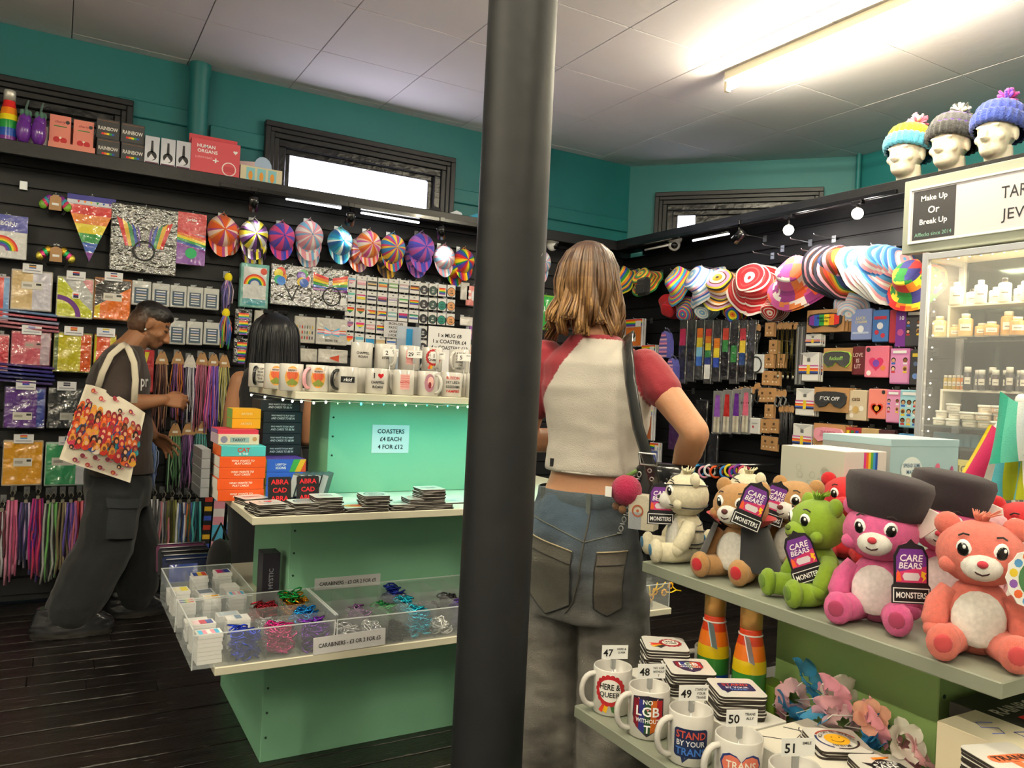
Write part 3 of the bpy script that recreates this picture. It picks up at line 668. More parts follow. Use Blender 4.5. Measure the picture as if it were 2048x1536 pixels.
for i, j, c, h in ((0, 0, 'd8d8de', .05), (1, 0, 'd8d8de', .05), (2, 0, '23242a', .04), (3, 0, '29b8d8', .08), (4, 0, 'f2f2f2', .03), (5, 0, '4a2a8a', .085), (6, 0, 'e88ab8', .09), (1, 1, '8a5a9a', .07), (2, 1, '1f9a4a', .08), (3, 2, '2a3aa8', .10), (3, 1, '29b8d8', .09), (5, 1, '4a4550', .08), (4, 1, '4a4550', .06)):
    carab(.805+bw*(i+.5), 2.425+cd*(j+.5), ZL, bw, cd, h, c, '%s carabiners in the price strip tray, %s row' % (cn[c], ('front', 'second', 'back')[j]), 80)
def stickers(x, y, z, h, cols, label, w=.07, d=.055, tilt=0):
    e = MB(); n = max(2, int(h/.012))
    for i in range(n): e.box(-w/2+random.uniform(-.002, .002), w/2+random.uniform(-.002, .002), -d/2, d/2, h*i/n, h*(i+1)/n-.0008, 'f2f0ee', 'card')
    o = e.build('sticker_stack', None, (x, y, z+.0025), 0, label, 'stickers', 'stickers in the organisers', rot=(tilt, 0, random.uniform(-.06, .06)))
    p = MB(); p.T = TR(0, 0, h+.0002, rx=-pi/2)
    if cols: p.stripes(-w*.42, -d*.36, w*.42, d*.36, cols, vert=True)
    p.build('print', o)
stickers(.375+cw*.5, 2.425+cd*.5, ZL, .088, TRANS, 'thick stack of white stickers with pale blue and pink stripes'); stickers(.375+cw*.5, 2.425+cd*1.5, ZL, .085, ['f2d8de', 'd86a7a', '6a7ab8'], 'stack of stickers with red and blue oval'); stickers(.375+cw*1.5, 2.425+cd*1.5, ZL, .09, ['f4f4f4', '8aa0b8', 'f4f4f4'], 'stack of white stickers with small blue print'); stickers(.375+cw*.5, 2.425+cd*2.5, ZL, .06, [], 'blank white sticker stack'); stickers(.375+cw*1.4, 2.425+cd*2.5, ZL, .07, ['c8d8e8'], 'stack of pale blue stickers')
dw, dd = .25/3, .42/3
for i, j, c, h, lb in ((0, 0, RB[::-1], .08, 'sticker stack with rainbow stripes in the back tray'), (0, 1, ['f4f0d8', 'e8d85a'], .085, 'sticker stack with yellow mark'), (1, 0, ['f4e0c0', 'e8a83a'], .085, 'sticker stack with orange mark'), (1, 2, ['2a4aa8', 'f0c83a', 'd8402c'], .10, 'raised sticker stack with red and yellow flag'), (2, 0, TRANS, .09, 'sticker stack with pale blue and pink flag in the back tray'), (2, 2, BI, .105, 'sticker stack with pink and purple flag'), (1, 1, ['3a4a6a'], .07, 'sticker stack with dark blue frame'), (0, 2, [], .05, 'plain sticker stack in the tray corner'), (2, 1, [], .085, 'white sticker stack beside the green box')):
    stickers(.375+dw*(i+.5), 2.80+dd*(j+.5), ZL, h, c, lb, .055, .07)
paper('paper_sign', 629, 1266, 771, 1299, 2.421, ['CARABINERS - £3 OR 2 FOR £5'], 'carabiner price strip stuck on the front of the clear tray', .0135, ry=-.02)
# yellow sunflower charms and bagged charms in the far tray
for i in range(5):
    q = at(1296+14*i, 1218-8*(i % 2), Y=2.47); m = MB(); m.tube([(0, 0, -.02), (.006, 0, .01), (0, 0, .035)], .003, 'f0c81c', 'gloss', n=5)
    for k in range(8): m.ell((.011*cos(k*pi/4), 0, -.03+.011*sin(k*pi/4)), (.006, .003, .006), 'f2b01c', 'gloss', n=6)
    m.ell((0, -.002, -.03), (.007, .004, .007), '4a2a14', 'matte', n=8)
    m.build('sunflower_charm', None, (q.x, 2.47+.01*(i % 3), ZL+.052+.008*(i % 3)), 0, 'yellow sunflower charm in the clear tray', 'charm', 'sunflower charms in the far tray', rot=(0, .5*i, 0))
for i in range(4):
    m = MB(); m.box(-.03, .03, -.004, .004, 0, .12, 'd0d8dc', 'bag'); o = m.build('charm_bag', None, (1.98+.05*i, 2.70, ZL+.004), 0, 'clear bag with a rainbow strap charm, in the far tray', 'packet', 'bagged charms in the far tray', rot=(-.15, .1*i, 0)); p = MB(); p.stripes(-.008, .01, .008, .11, RB, -.005, vert=True); p.build('strap', o)
# zip pouches and dark items at the end of the lower shelf
for i, (c, d2, lb) in enumerate((('c83a6a', '5a2a4a', 'pink'), ('6a3a5a', '1c1c24', 'plum'), ('2a2a34', '101014', 'black'), ('2a4ac8', '16244a', 'bright blue'), ('1f3a9a', '101a3a', 'navy blue'))):
    m = MB(); m.box(-.10, .10, -.014, .014, 0, .12, d2, 'gloss', ch=.010); o = m.build('zip_pouch', None, (.50, 3.62-.075*i, ZL+.002), 0, 'glossy %s zip pouch standing on the lower shelf' % lb, 'pouch', 'zip pouches at the shelf end', rot=(-.25, 0, 0)); p = MB(); p.rect(-.085, .03, .02, .10, c, -.0146, 'wrap'); p.build('print', o); p = MB(); p.tube([(-.095, -.008, .121), (.095, -.008, .121)], .0025, 'b8b8c0', 'metal', n=5); p.build('zip', o)
m = MB(); m.box(-.03, .03, -.04, .04, 0, .24, '23202a', 'card', ch=.001); o = m.build('gift_box', None, (.685, 2.85, ZL), 0, 'tall black box with pale symbols beside the green box', 'box'); p = MB(); p.text('MYSTIC', 0, .15, .016, '8a8a92', -.0406, .12, rot=pi/2); p.text('S', .012, .05, .03, 'c8c8cc', -.0406); p.build('print', o)
m = MB(); m.ell((0, 0, .10), (.05, .05, .10), '0f0f12', 'cloth', n=12); m.tube([(-.03, 0, .19), (0, 0, .26), (.03, 0, .19)], .006, '0f0f12', 'cloth'); m.build('black_pouch', None, (.60, 3.32, ZL), 0, 'small black drawstring bag behind the tall black box', 'bag')
# ================================================================ GOODS ON THE BACK SLATWALL
RW = dict(Y=(lambda p: (p.x, p.y, p.z)), )
def frame_of(k):
    """rotation for goods that face the shop from plane Y= (back wall) or X= (right wall)"""
    return 0 if 'Y' in k else -pi/2
def wall_of(k): return (SB-.004) if 'Y' in k else (SR-.004)
_hk = {}
def hook(c, k, dz=0, tag=None, ln=None, what=None):
    """single wire hook on the slatwall ending at depth of plane k, at height c.z+dz"""
    v = list(k.values())[0]; L = wall_of(k)-v+.02 if ln is None else ln; L = round(L, 3)
    if L not in _hk:
        m = MB(); m.tube([(0, 0, 0), (0, -L+.006, 0), (0, -L, .008)], .0026, 'b9bcc0', 'metal', n=5); m.box(-.014, .014, -.003, 0, -.022, .018, '9a9da0', 'metal'); _hk[L] = m.mesh('display_hook')
    loc = (c.x, wall_of(k), c.z+dz) if 'Y' in k else (wall_of(k), c.y, c.z+dz)
    o = link('display_hook', _hk[L], None, loc, frame_of(k), ('wire hook behind the '+' '.join(what.split()[:11]).rstrip(',') if what else 'bare wire display hook on the slatwall') if not tag else tag[1], 'hook', 'display hooks on the slatwalls')
    if tag:
        m = MB(); m.box(-.045, .045, -L-.004, -L-.002, -.028, .022, 'eeeef2', 'card'); m.box(-.045, .045, -L-.005, -L+.012, .020, .024, '2a2a2e', 'gloss'); q = m.build('price_label', o)
        p = MB(); p.stripes(-.016, -.004, .016, .016, tag[0], -L-.0046); p.rect(-.036, -.017, .036, -.013, '8a8a98', -L-.0046); p.build('print', q)
    return o
def pack(name, r, k, label, cat, group, art=None, col='d8d8d8', dep=.022, m='wrap', hk=True, tag=None, tilt=0, outline=None, tdz=.02, back=0):
    c, w, h = bpx(*r, **k); q = MB()
    if outline: q.prism([(x*w, z*h) for x, z in outline], -dep/2, dep/2, col, m)
    else: q.box(-w/2, w/2, -dep/2, dep/2, -h/2, h/2, col, m, ch=min(.004, dep*.3))
    o = q.build(name, None, tuple(c), frame_of(k), label, cat, group)
    if tilt: o.rotation_euler.y = tilt
    if art:
        p = MB(); p.T = TR(0, -dep/2-.0008, 0); art(p, w, h); p.build('print', o)
    for i in range(back):                                 # more of the same behind it on the hook
        d = (i+1)*(dep+.003); b = copy_tree(o, (c.x+.004*i, c.y+d, c.z-.003*i) if 'Y' in k else (c.x+d, c.y-.004*i, c.z-.003*i), frame_of(k), label+(', behind it', ', last')[i])
    if hk: hook(c, k, h/2+(.002 if not tag else tdz), tag, what=label)
    return o
KB = dict(Y=4.90)
def vs_(cols, ws=None):
    def f(p, w, h):
        W = ws or [1]*len(cols); s = sum(W); x = -w*.47
        for c, q in zip(cols, W): p.rect(x, -h*.46, x+w*.94*q/s, h*.46, c, 0, 'wrap'); x += w*.94*q/s
    return f
def lbl(f, x=0, z=-.05, w=.45, c='dedbd2'):
    def g(p, W, H):
        f(p, W, H); p.rect(W*(x-w/2), H*(z-.09), W*(x+w/2), H*(z+.09), c, -.001); p.rect(W*(x+w*.2), H*(z+.01), W*(x+w*.45), H*(z+.06), '3a3a3a', -.0016); p.rect(W*(x-w*.42), H*(z-.03), W*(x+.0), H*(z+.03), 'a8a49a', -.0016)
    return g
GF = 'packed flags on the slatwall'
def a_int(p, w, h):
    p.rect(-w*.47, -h*.46, w*.47, h*.46, 'c9d020', 0, 'wrap'); p.poly([(-w*.35, h*.46), (w*.47, h*.46), (w*.47, -h*.3), (w*.2, -h*.1)], 'b9bcbc', -.0006, 'wrap'); p.poly([(w*.15, h*.46), (w*.47, h*.46), (w*.47, h*.1)], 'd98a92', -.001, 'wrap')
    p.ring(-w*.47, -h*.46, w*.50, w*.64, '6a2f86', -.0012, a0=0, a1=pi/2); p.rect(-w*.08, -h*.02, w*.12, h*.14, 'f2f2f2', -.0016); p.stripes(-w*.05, 0, w*.09, h*.1, ['d8402c', '2a3a8a', '1a1a1a'], -.002)
def a_bear(p, w, h):
    p.rect(-w*.47, -h*.46, w*.47, h*.46, 'f07818', 0, 'wrap'); p.poly([(-w*.47, h*.46), (w*.47, h*.46), (w*.47, h*.3), (-w*.47, -h*.2)], '25221f', -.0006, 'wrap'); p.poly([(-w*.47, h*.46), (-w*.2, h*.46), (-w*.47, h*.3)], '6a3a1c', -.001, 'wrap'); p.poly([(-w*.47, -h*.2), (-w*.33, -h*.12), (-w*.33, -h*.46), (-w*.47, -h*.46)], 'e8c81c', -.001, 'wrap')
FT = [(r, c, a, l, t) for r, c, a, l, t in (
    ((22, 541, 105, 622), 'b8b0a8', lbl(vs_(['d8ba82', 'cbc8d8'], [.52, .48]), 0, .12, .5), 'tan and lilac', ['3a3a3a', 'e0a03a', '4a6ab8']),
    ((113, 555, 187, 637), 'b8b8a0', a_int, 'yellow with purple ring', ['d8402c', '2a3a8a', '1a1a1a']),
    ((188, 557, 262, 641), 'a86a3a', lbl(a_bear, 0, .05, .5), 'black and orange', ['2a3a8a', 'f0f0f0', 'd8402c']),
    ((-16, 552, 19, 641), 'c8b0b8', vs_(['d86a7a', 'd84a4a', '6a9ad0']), 'red and blue', None),
    ((22, 663, 102, 731), '9a5a66', lbl(vs_(['c9566a', 'c9566a', 'b9a3b3'], [.4, .35, .25]), .05, .1, .42, 'c9969a'), 'rose red', ['b8b8d8', '8a8ac8', 'd8d8e8']),
    ((107, 665, 184, 745), '8a8a4a', vs_(['5f7040', 'cfc41c', 'cfc41c', 'dc5a1c'], [.1, .4, .25, .3]), 'yellow and orange', ['d8402c', 'e89a3c', '8a3a2c']),
    ((187, 668, 232, 745), 'a85a2a', vs_(['c8c81c', 'e8561c', 'e8561c', 'd8c81c'], [.1, .4, .3, .3]), 'orange red', ['e8c83a', 'f0e8d8', '4a7ac8']),
    ((-22, 668, 18, 742), 'b89aa0', vs_(['e0d8d8', 'c83a4a']), 'white and red', None),
    ((8, 773, 92, 857), '3a2a5a', lbl(vs_(['5c2b8c', '5c2b8c', '2c3f9a'], [.5, .3, .2]), -.05, -.2, .46), 'purple and blue', ['d83a8a', '6a3a9a', '2a4ab8']),
    ((95, 775, 168, 857), '26282c', lbl(vs_(['2e3136', '44484e']), .1, -.2, .5, 'b8b8b4'), 'black and grey', ['3a3a4a', '9a9aa8', '3a3a4a']),
    ((5, 880, 86, 971), 'b8a890', lbl(vs_(['e3a012']), 0, .02, .46), 'amber', ['d83a3a', 'e8a83a', '4a9ad8']),
    ((90, 884, 178, 971), '9ab8a8', lbl(vs_(['37a168', '37a168', 'd0d2da'], [.4, .3, .28]), -.1, .06, .5), 'green and white', ['2a4a8a', '5a8ac8', '2a4a8a']))]
for r, c, a, l, t in FT:
    pack('flag_packet', r, KB, 'cellophane packed %s flag hanging on the slatwall' % l, 'flag', GF, a, c, .03, tag=(t, 'wire hook with a price label above the %s flag' % l) if t else None, tdz=.012)
for x0, x1, y0, cs in ((10, 108, 624, ['6a8ab8', 'c85a6e', '9aa0c0', 'c87a8a', 'b06a7a']), (-6, 104, 730, ['4a2a7a', '3a2f8a', '2a2f86', '2a2a6a', '4a3a7a'])):
    for i, c in enumerate(cs):
        a = at((x0+x1)/2, y0+8*i, **KB); m = MB(); m.box(-.135, .135, -.04, .05, -.006, .006, c, 'wrap', ch=.003); o = m.build('folded_flag', None, (a.x+random.uniform(-.008, .008), 4.915, a.z), random.uniform(-.04, .04), 'folded %s flag packet, %s in the pile' % ('blue and red' if x0 == 10 else 'purple', ('top', 'second', 'third', 'fourth', 'bottom')[i]), 'flag', 'folded flag packets piled between the rows')
        o.rotation_euler.y = radians(3); o.rotation_euler.x = .15
# ---- top row of packs
def a_rib(p, w, h):
    p.rect(-w*.5, h*.12, w*.5, h*.5, '4a4fb0', 0, 'wrap'); p.text('RIBBON', -w*.08, h*.3, h*.1, 'ffffff', -.001, w*.7)
    for i, c in enumerate(RB): p.ring(-w*.1, -h*.32, h*(.30-.04*i), h*(.34-.04*i), c, -.0006, a0=0, a1=pi)
pack('party_packet', (-32, 430, 55, 517), KB, 'white packet with blue header and rainbow arc', 'packet', None, a_rib, 'dcdcdc', .03)
def a_bunt(p, w, h): 
    p.rect(-w*.5, h*.42, w*.5, h*.5, '3f3f9e', 0); p.rect(-w*.5, h*.36, w*.5, h*.42, 'e6e6f0', 0)
    for i in range(6): p.poly([(w*(-.3+.13*i), h*.415), (w*(-.24+.13*i), h*.415), (w*(-.27+.13*i), h*.375)], RB[i], -.0006)
    e = lambda t: (w*.5*(1-t), h*(.35-.85*t))
    for i, c in enumerate(RB):
        a, b = e(i/6), e((i+1)/6); p.poly([(-b[0], b[1]), (b[0], b[1]), (a[0], a[1]), (-a[0], a[1])], c, -.0006, 'wrap')
pack('bunting_packet', (133, 393, 229, 524), KB, 'rainbow bunting packet with a pointed triangle and purple header', 'packet', None, a_bunt, 'b8a8b8', .016, outline=[(-.5, .35), (0, -.5), (.5, .35), (.5, .5), (-.5, .5)])
def a_wing(p, w, h):
    for s in (-1, 1):
        for i, c in enumerate(('d82a2a', 'e8b82a', '2a8a4a', '2a4ab0', '5a2f8a')): p.poly([(s*w*(.42-.075*i), h*(.30-.02*i)), (s*w*(.33-.065*i), h*(.26-.04*i)), (s*w*(.18-.03*i), -h*.10), (s*w*(.28-.05*i), -h*(.12))], c, -.0006*(i+1), 'wrap')
    p.ring(0, -h*.17, h*.13, h*.155, '141418', -.004)
pack('costume_packet', (222, 414, 355, 547), KB, 'crinkled clear bag with rainbow wings and a black headband', 'packet', None, a_wing, 'b4b4b2', .03, 'foil')
def a_stk(p, w, h):
    p.rect(-w*.5, h*.1, w*.5, h*.5, 'd8424a', 0, 'wrap'); p.rect(-w*.5, -h*.5, w*.5, -h*.1, '8a4fb0', 0, 'wrap')
    for i, c in enumerate(RB): p.poly([(-w*.5, h*(.16-.05*i)), (w*.5, h*(.05-.05*i)), (w*.5, h*(-.0-.05*i)), (-w*.5, h*(.11-.05*i))], c, -.0006, 'wrap')
    p.disc(0, -h*.28, w*.2, '2ab06a', -.001); p.text('pride', 0, h*.36, h*.08, 'ffffff', -.001)
pack('party_packet', (354, 427, 411, 530), KB, 'red and purple packet with a rainbow band', 'packet', None, a_stk, 'b06a8a', .024, back=1)
m = MB(); m.box(-.02, .02, -.01, .01, -.025, .025, 'c8ccd0', 'metal', ch=.003); c = at(47, 371, Y=4.98); m.build('socket_plate', None, (c.x, 4.985, c.z), 0, 'small metal plate on the slatwall under the shelf', 'socket')
def headband(r, label, cs, mt):
    c, w, h = bpx(*r, **KB); e = empty('headband', tuple(c), 0, label, 'headband', 'headbands on kraft cards')
    m = MB(); m.tube([(w*.36*cos(a), 0, -h*.1+h*.34*sin(a)) for a in [pi*(-.25+i*.125) for i in range(13)]], .006, '101014', 'cloth', n=6); m.build('band', e)
    for s in (-1, 1):
        m = MB()
        for i in range(4): m.ell((s*w*(.2+.07*i), -.01, h*(.1-.06*i)), (.022, .014, .026), cs[i % len(cs)], mt, n=10)
        m.build('bow', e)
    m = MB(); m.prism([(-.03, -.04), (.03, -.04), (.026, .03), (.008, .04), (-.008, .04), (-.026, .03)], -.026, -.022, 'b58a5c', 'card'); m.prism([(-.016, -.014), (.016, -.014), (.016, -.002), (-.016, -.002)], -.0268, -.0262, 'eeeeee', 'card'); m.build('kraft_card', e); hook(c, KB, h*.24+.006, what=label)
headband((82, 376, 140, 438), 'rainbow bow headband on a kraft card', ['8a3aa0', '3a9ab0', 'd83a6a', '7ab03a'], 'gloss'); headband((74, 474, 150, 545), 'sequinned gold bow headband on a kraft card', ['d8b03a', '3ab06a', 'd84a8a', 'e8d85a'], 'metalc')
# hair clip packets
def a_clip(p, w, h):
    p.rect(-w*.36, -h*.42, w*.36, h*.22, '46586a', 0)
    for i in range(5): p.rect(-w*.26, -h*(.32-.11*i), w*.26, -h*(.27-.11*i), ['dfe6ea', 'c8d0d6', 'e8d8c8', 'b0b8e0', 'e6e6e6'][i], -.0006)
for i, r in enumerate(((263, 562, 302, 611), (304, 567, 339, 613), (340, 571, 373, 615), (374, 574, 406, 617), (407, 577, 438, 620), (337, 641, 371, 689), (373, 643, 405, 690), (407, 645, 440, 690), (318, 638, 336, 687))):
    pack('hair_clip_packet', r, KB, 'hair clip packet with slate card, %s' % ('nearest the orange flag', 'second of upper row', 'middle of the upper row', 'fourth in the upper row', 'beside the tassel in the upper row', 'under the middle of the upper row', 'centre of the lower row', 'beside the tassel in the lower row', 'by the bending shopper')[i], 'packet', 'hair clip packets', a_clip, 'c9cbc9', .014, back=1)
# tassel hair ties
def tassel(x, y0, y1, cs, label):
    a, b = at(x, y0, **KB), at(x, y1, **KB); e = empty('tassel_tie', tuple(a), 0, label, 'hair tie', 'tassel hair ties'); H = a.z-b.z; m = MB(); m.ell((0, 0, -.012), (.024, .016, .03), RB[2], 'cloth', n=10); m.build('knot', e); m = MB()
    for i in range(34):
        q = random.uniform(0, 1); x0 = random.uniform(-.035, .035); m.tube([(x0*.4, random.uniform(-.012, .012), -.03), (x0, random.uniform(-.015, .015), -H*(.3+.3*q)), (x0*.8, 0, -H*(.6+.4*q))], .004, random.choice(cs), 'ribbon', n=4)
    o = m.build('fringe', e); o['kind'] = 'stuff'; hook(a, KB, .016, what=label)
tassel(457, 551, 628, ['8a7ac8', 'c87ab0', '4a4a8a', 'e0c8d8', '3a3a5a'], 'lilac and navy tassel hair tie'); tassel(452, 622, 700, ['e8b82a', '3ab05a', 'd8402c', '3a6ac8', 'c87ab0'], 'rainbow tassel hair tie')
def a_arc(p, w, h):
    p.rect(-w*.4, -h*.3, w*.4, h*.42, 'd8dcdc', 0, 'wrap'); p.rect(-w*.4, -h*.44, w*.4, -h*.3, '3a9aa8', 0, 'wrap'); p.disc(w*.3, h*.34, w*.12, 'd85a4a', -.001)
    for i, c in enumerate(RB[:5]): p.ring(0, h*.02, w*(.34-.045*i), w*(.385-.045*i), c, -.001, a0=0, a1=pi)
pack('party_packet', (480, 528, 537, 616), KB, 'teal and white packet with rainbow arch', 'packet', None, a_arc, '6fb0a8', .024, back=1)
def a_pom(p, w, h):
    for s, cs in ((-1, ['f0a03a', 'e84a3a', 'f0e03a', '3ac88a', '3a8ae8']), (1, ['d83a6a', '3a9a5a', '6a3ab0', 'e8c83a', '3a6ac8'])):
        for i, c in enumerate(cs): p.disc(s*w*.28+w*.05*cos(i*1.3), h*.2+h*.12*sin(i*1.3), w*.11, c, -.0008*(i+1), 'wrap')
    p.poly([(-w*.2, h*.05), (-w*.17, h*.05), (w*.05, -h*.35), (w*.02, -h*.35)], '3a3a3e', -.003); p.poly([(w*.2, h*.05), (w*.17, h*.05), (w*.0, -h*.35), (w*.03, -h*.35)], '3a3a3e', -.003)
pack('costume_packet', (541, 531, 622, 612), KB, 'crinkled clear bag with rainbow pompom headband', 'packet', None, a_pom, 'c4c4c4', .03, 'foil')
def a_ear(p, w, h):
    for s in (-1, 1):
        for i, c in enumerate(RB): p.poly([(s*w*.05, h*(.26-.06*i)), (s*w*.46, h*(.36-.07*i)), (s*w*.46, h*(.29-.07*i)), (s*w*.06, h*(.2-.05*i))], c, -.001, 'wrap')
    p.ring(w*.05, -h*.18, h*.2, h*.23, '141418', -.002); p.rect(w*.28, -h*.36, w*.44, -h*.2, 'f0f0f0', -.002)
pack('costume_packet', (622, 537, 696, 620), KB, 'crinkled clear bag with rainbow wings and a grey headband', 'packet', None, a_ear, 'bcbcbc', .03, 'foil')
def a_bow(p, w, h):
    for j in range(3):
        for i, c in enumerate(RB): p.rect(-w*.3+w*.04*j, h*(.3-.3*j-.04*i), w*.3-w*.03*j, h*(.34-.3*j-.04*i), c, -.0006, 'wrap')
for r, l in (((469, 618, 503, 670), 'upper'), ((466, 677, 500, 727), 'lower')): pack('hair_bow_packet', r, KB, 'clear bag of rainbow bows, %s of two' % l, 'packet', 'rainbow bow packets', a_bow, '8a8a8c', .03, 'foil')
def a_nail(p, w, h):
    for i in range(7):
        for j in range(3): p.disc(w*(-.36+.12*i), h*(.1-.2*j), w*.035, random.choice(['8a8a8a', 'c83a2a', '5a6a5a', 'b89a7a', '3a3a4a', 'c8a83a']), -.0008, n=8, rz=h*.07)
for r, l in (((508, 622, 555, 672), 'behind the black haired shopper'), ((588, 633, 630, 686), 'beside the bow tie')): pack('nail_packet', r, KB, 'pale packet of small nail tips %s' % l, 'packet', 'nail packets', a_nail, 'c6c2b8', .014)
def a_tie(p, w, h):
    p.stripes(-w*.46, -h*.12, w*.46, h*.06, ['d86a3a', 'e8e8e8', 'd87aa0', '6ab0d8'], -.0006)
    for s in (-1, 1):
        for i, c in enumerate(TRANS): p.poly([(s*w*.02, h*(.02-.03*i)), (s*w*.24, h*(.16-.07*i)), (s*w*.24, h*(.09-.07*i)), (s*w*.02, h*(-.01-.03*i))], c, -.002)
    p.text('BOW TIE', 0, -h*.34, h*.09, '4a4a4a', -.001)
pack('bow_tie_packet', (632, 637, 694, 690), KB, 'clear packet with pale blue and pink bow tie', 'packet', None, a_tie, 'd0cec8', .016, back=1)
for r, c, l in (((592, 697, 634, 724), 'c9c6bc', 'pale packet peeping above the mugs'), ((636, 699, 695, 726), 'd0ccc4', 'packet with a red bow peeping above the mugs')):
    pack('small_packet', r, KB, l, 'packet', None, (lambda p, w, h: (p.poly([(-w*.1, -h*.1), (w*.2, h*.1), (w*.2, -h*.4), (-w*.1, -h*.2)], 'd8502c', -.001))) if c == 'd0ccc4' else None, c, .014)
# ---- patches and badges on white cards
GP = 'iron-on patches on white cards'
fl = [[TRANS, ['f0d8e0', 'e8a8b8'], ['1a1a1a', '8a8a8a', 'e8c07a', '2a2a2a'], ['3aa0a0', 'e8c06a', 'd8703a'], ['8ab07a', 'e8f0e8', '8ab07a'], ['d8b8c0', 'e8e0e0', 'a8b0c8'], ['3a2a1a', 'c8602a', 'e8b83a', '4a2a5a']],
      [['6ac8b8', 'f0f0f0', '8ac0d8'], ['e83a8a', 'f0f0f0', 'f0d83a', 'f0d83a'], ['1a1a3a', 'e8e8f0', '1a1a4a'], ['d87a9a', '9a3a4a', '2a3a7a'], ['d8d0d8', 'b0a0c0', 'f0f0f0'], ['4ab05a', 'd8e8c8', 'f0f0f0', '2a2a2a'], RB],
      [RB, ['8a4a2a', 'e8702a', '3a8a3a', '2a3a6a'], ['d8402c', 'f0a83a', 'e8d83a', '4a2a7a'], RB, ['9ac8c8', 'e8f0f0', '8ab8c8'], BI, MLM],
      [['8a6a9a', 'd87a9a', '5a5a8a'], PAN, ['e8b8c0', 'f4e8e8', 'e8a0a8'], RB, [], [], []],
      [RB[:3], ['7ac8e0', 'e8f4f8'], ['2a9ad8', '2a9ad8'], ['d8b88a', 'e8d0a8'], ['2a6ac8', 'e8e8f0', 'c84a4a'], [], []]]
for j in range(5):
    for i in range(7):
        if not fl[j][i]: continue
        px_, py_ = 702+21.2*i-1.2*j, 562+2.2*i+28.8*j; hrt = i < 2 and j in (0, 1, 2, 3, 4) and (i, j) not in ((1, 0), (1, 1))
        def a_p(p, w, h, cs=fl[j][i], hrt=hrt, j=j, i=i):
            if hrt:
                n = len(cs); f = lambda v: cs[max(0, min(n-1, int((.5-(v.z+h*.02)/(h*.5))*n)))]
                K = 8
                for s in range(K):
                    z1 = h*(.22-.48*s/K); z0 = h*(.22-.48*(s+1)/K); g = lambda z: w*.42*(1 if z > h*.02 else max(0, (z+h*.26)/(h*.28)))
                    p.poly([(-g(z0), z0), (g(z0), z0), (g(z1), z1), (-g(z1), z1)], cs[min(n-1, s*n//K)], -.0006)
            else:
                p.rect(-w*.46, -h*.24, w*.46, h*.16, '6a6a6a', -.0003); p.stripes(-w*.44, -h*.22, w*.44, h*.14, cs, -.0008)
                if j == 2 and i in (2, 3): p.poly([(-w*.44, h*.14), (-w*.1, -h*.04), (-w*.44, -h*.22)], ('f0f0f0', 'e8c86a')[i-2], -.0014)
            p.rect(-w*.1, h*.3, w*.1, h*.36, '3a3a3a', -.0006)
        pack('patch_card', (px_-9.5, py_-12.5, px_+9.5, py_+12.5), KB, 'small white card with a %s, row %s column %s of patches' % ('striped heart patch' if hrt else 'striped flag patch', ('one', 'two', 'three', 'four', 'five')[j], ('one', 'two', 'three', 'four', 'five', 'six', 'seven')[i]), 'patch', GP, a_p, 'e9e8e6', .005, 'card')
for j in range(5):
    for i, c in enumerate(('23232a', '2f4a44', '1f8a7a', 'e8a46a')):
        px_, py_ = 848+18.2*i-.8*j, 578+1.4*i+28.6*j
        if j > 2 and i > 0: continue
        def a_b(p, w, h, c=c, i=i, j=j):
            if i == 2 and j == 0: p.stripes(-w*.4, -h*.35, w*.4, h*.2, RB, -.0006)
            else:
                p.disc(0, -h*.08, w*.52, '15151a', -.0004, n=16); p.disc(0, -h*.08, w*.47, c, -.0008, n=16); p.text(('ZE', 'HI', 'SHE', 'HE')[i], 0, h*.0, h*.13, 'f0f0f0' if i < 2 else '12302c', -.0014, w*.7); p.text(('ZIR', 'MY', 'HER', 'HIM')[i], 0, -h*.2, h*.13, 'f0f0f0' if i < 2 else '12302c', -.0014, w*.7)
        pack('badge_card', (px_-8, py_-12, px_+8, py_+12), KB, 'white card with a round %s pronoun badge, row %s' % (('black', 'dark green', 'teal', 'orange')[i], ('one', 'two', 'three', 'four', 'five')[j]) if not (i == 2 and j == 0) else 'white card with a rainbow bar badge', 'badge', 'badges on white cards', a_b, 'e9e8e6', .005, 'card')
paper('paper_sign', 768, 643, 814, 676, 4.885, ['IRON-ON', 'PATCHES', '£4 EACH', '3 FOR £10'], 'white paper note with patch prices', .017, sp=1.5)
for r, c, a, l in (((921, 565, 938, 600), 'cfccc4', None, 'small cream packet beside the badges'), ((932, 572, 957, 612), 'e88a84', lambda p, w, h: (p.disc(-w*.25, h*.2, w*.12, 'f4e8e4', -.0006), p.disc(-w*.25, -h*.1, w*.12, 'f4e8e4', -.0006), p.poly([(w*.1+x*w, z*h) for x, z in rrect(.4, .5, .15)], 'e8e8ec', -.0006)), 'coral packet with white press-on nails'), ((920, 634, 951, 652), 'd8d4cc', None, 'cream packet under the coral one'), ((938, 652, 956, 680), '9a5ab0', lambda p, w, h: p.disc(0, 0, w*.3, 'e88ab0', -.0006), 'purple packet by the price sheet'), ((936, 690, 956, 725), 'e8c8a8', lambda p, w, h: p.disc(0, 0, w*.3, 'd8502c', -.0006), 'cream packet with an orange swirl')):
    pack('small_packet', r, KB, l, 'packet', None, a, c, .012)
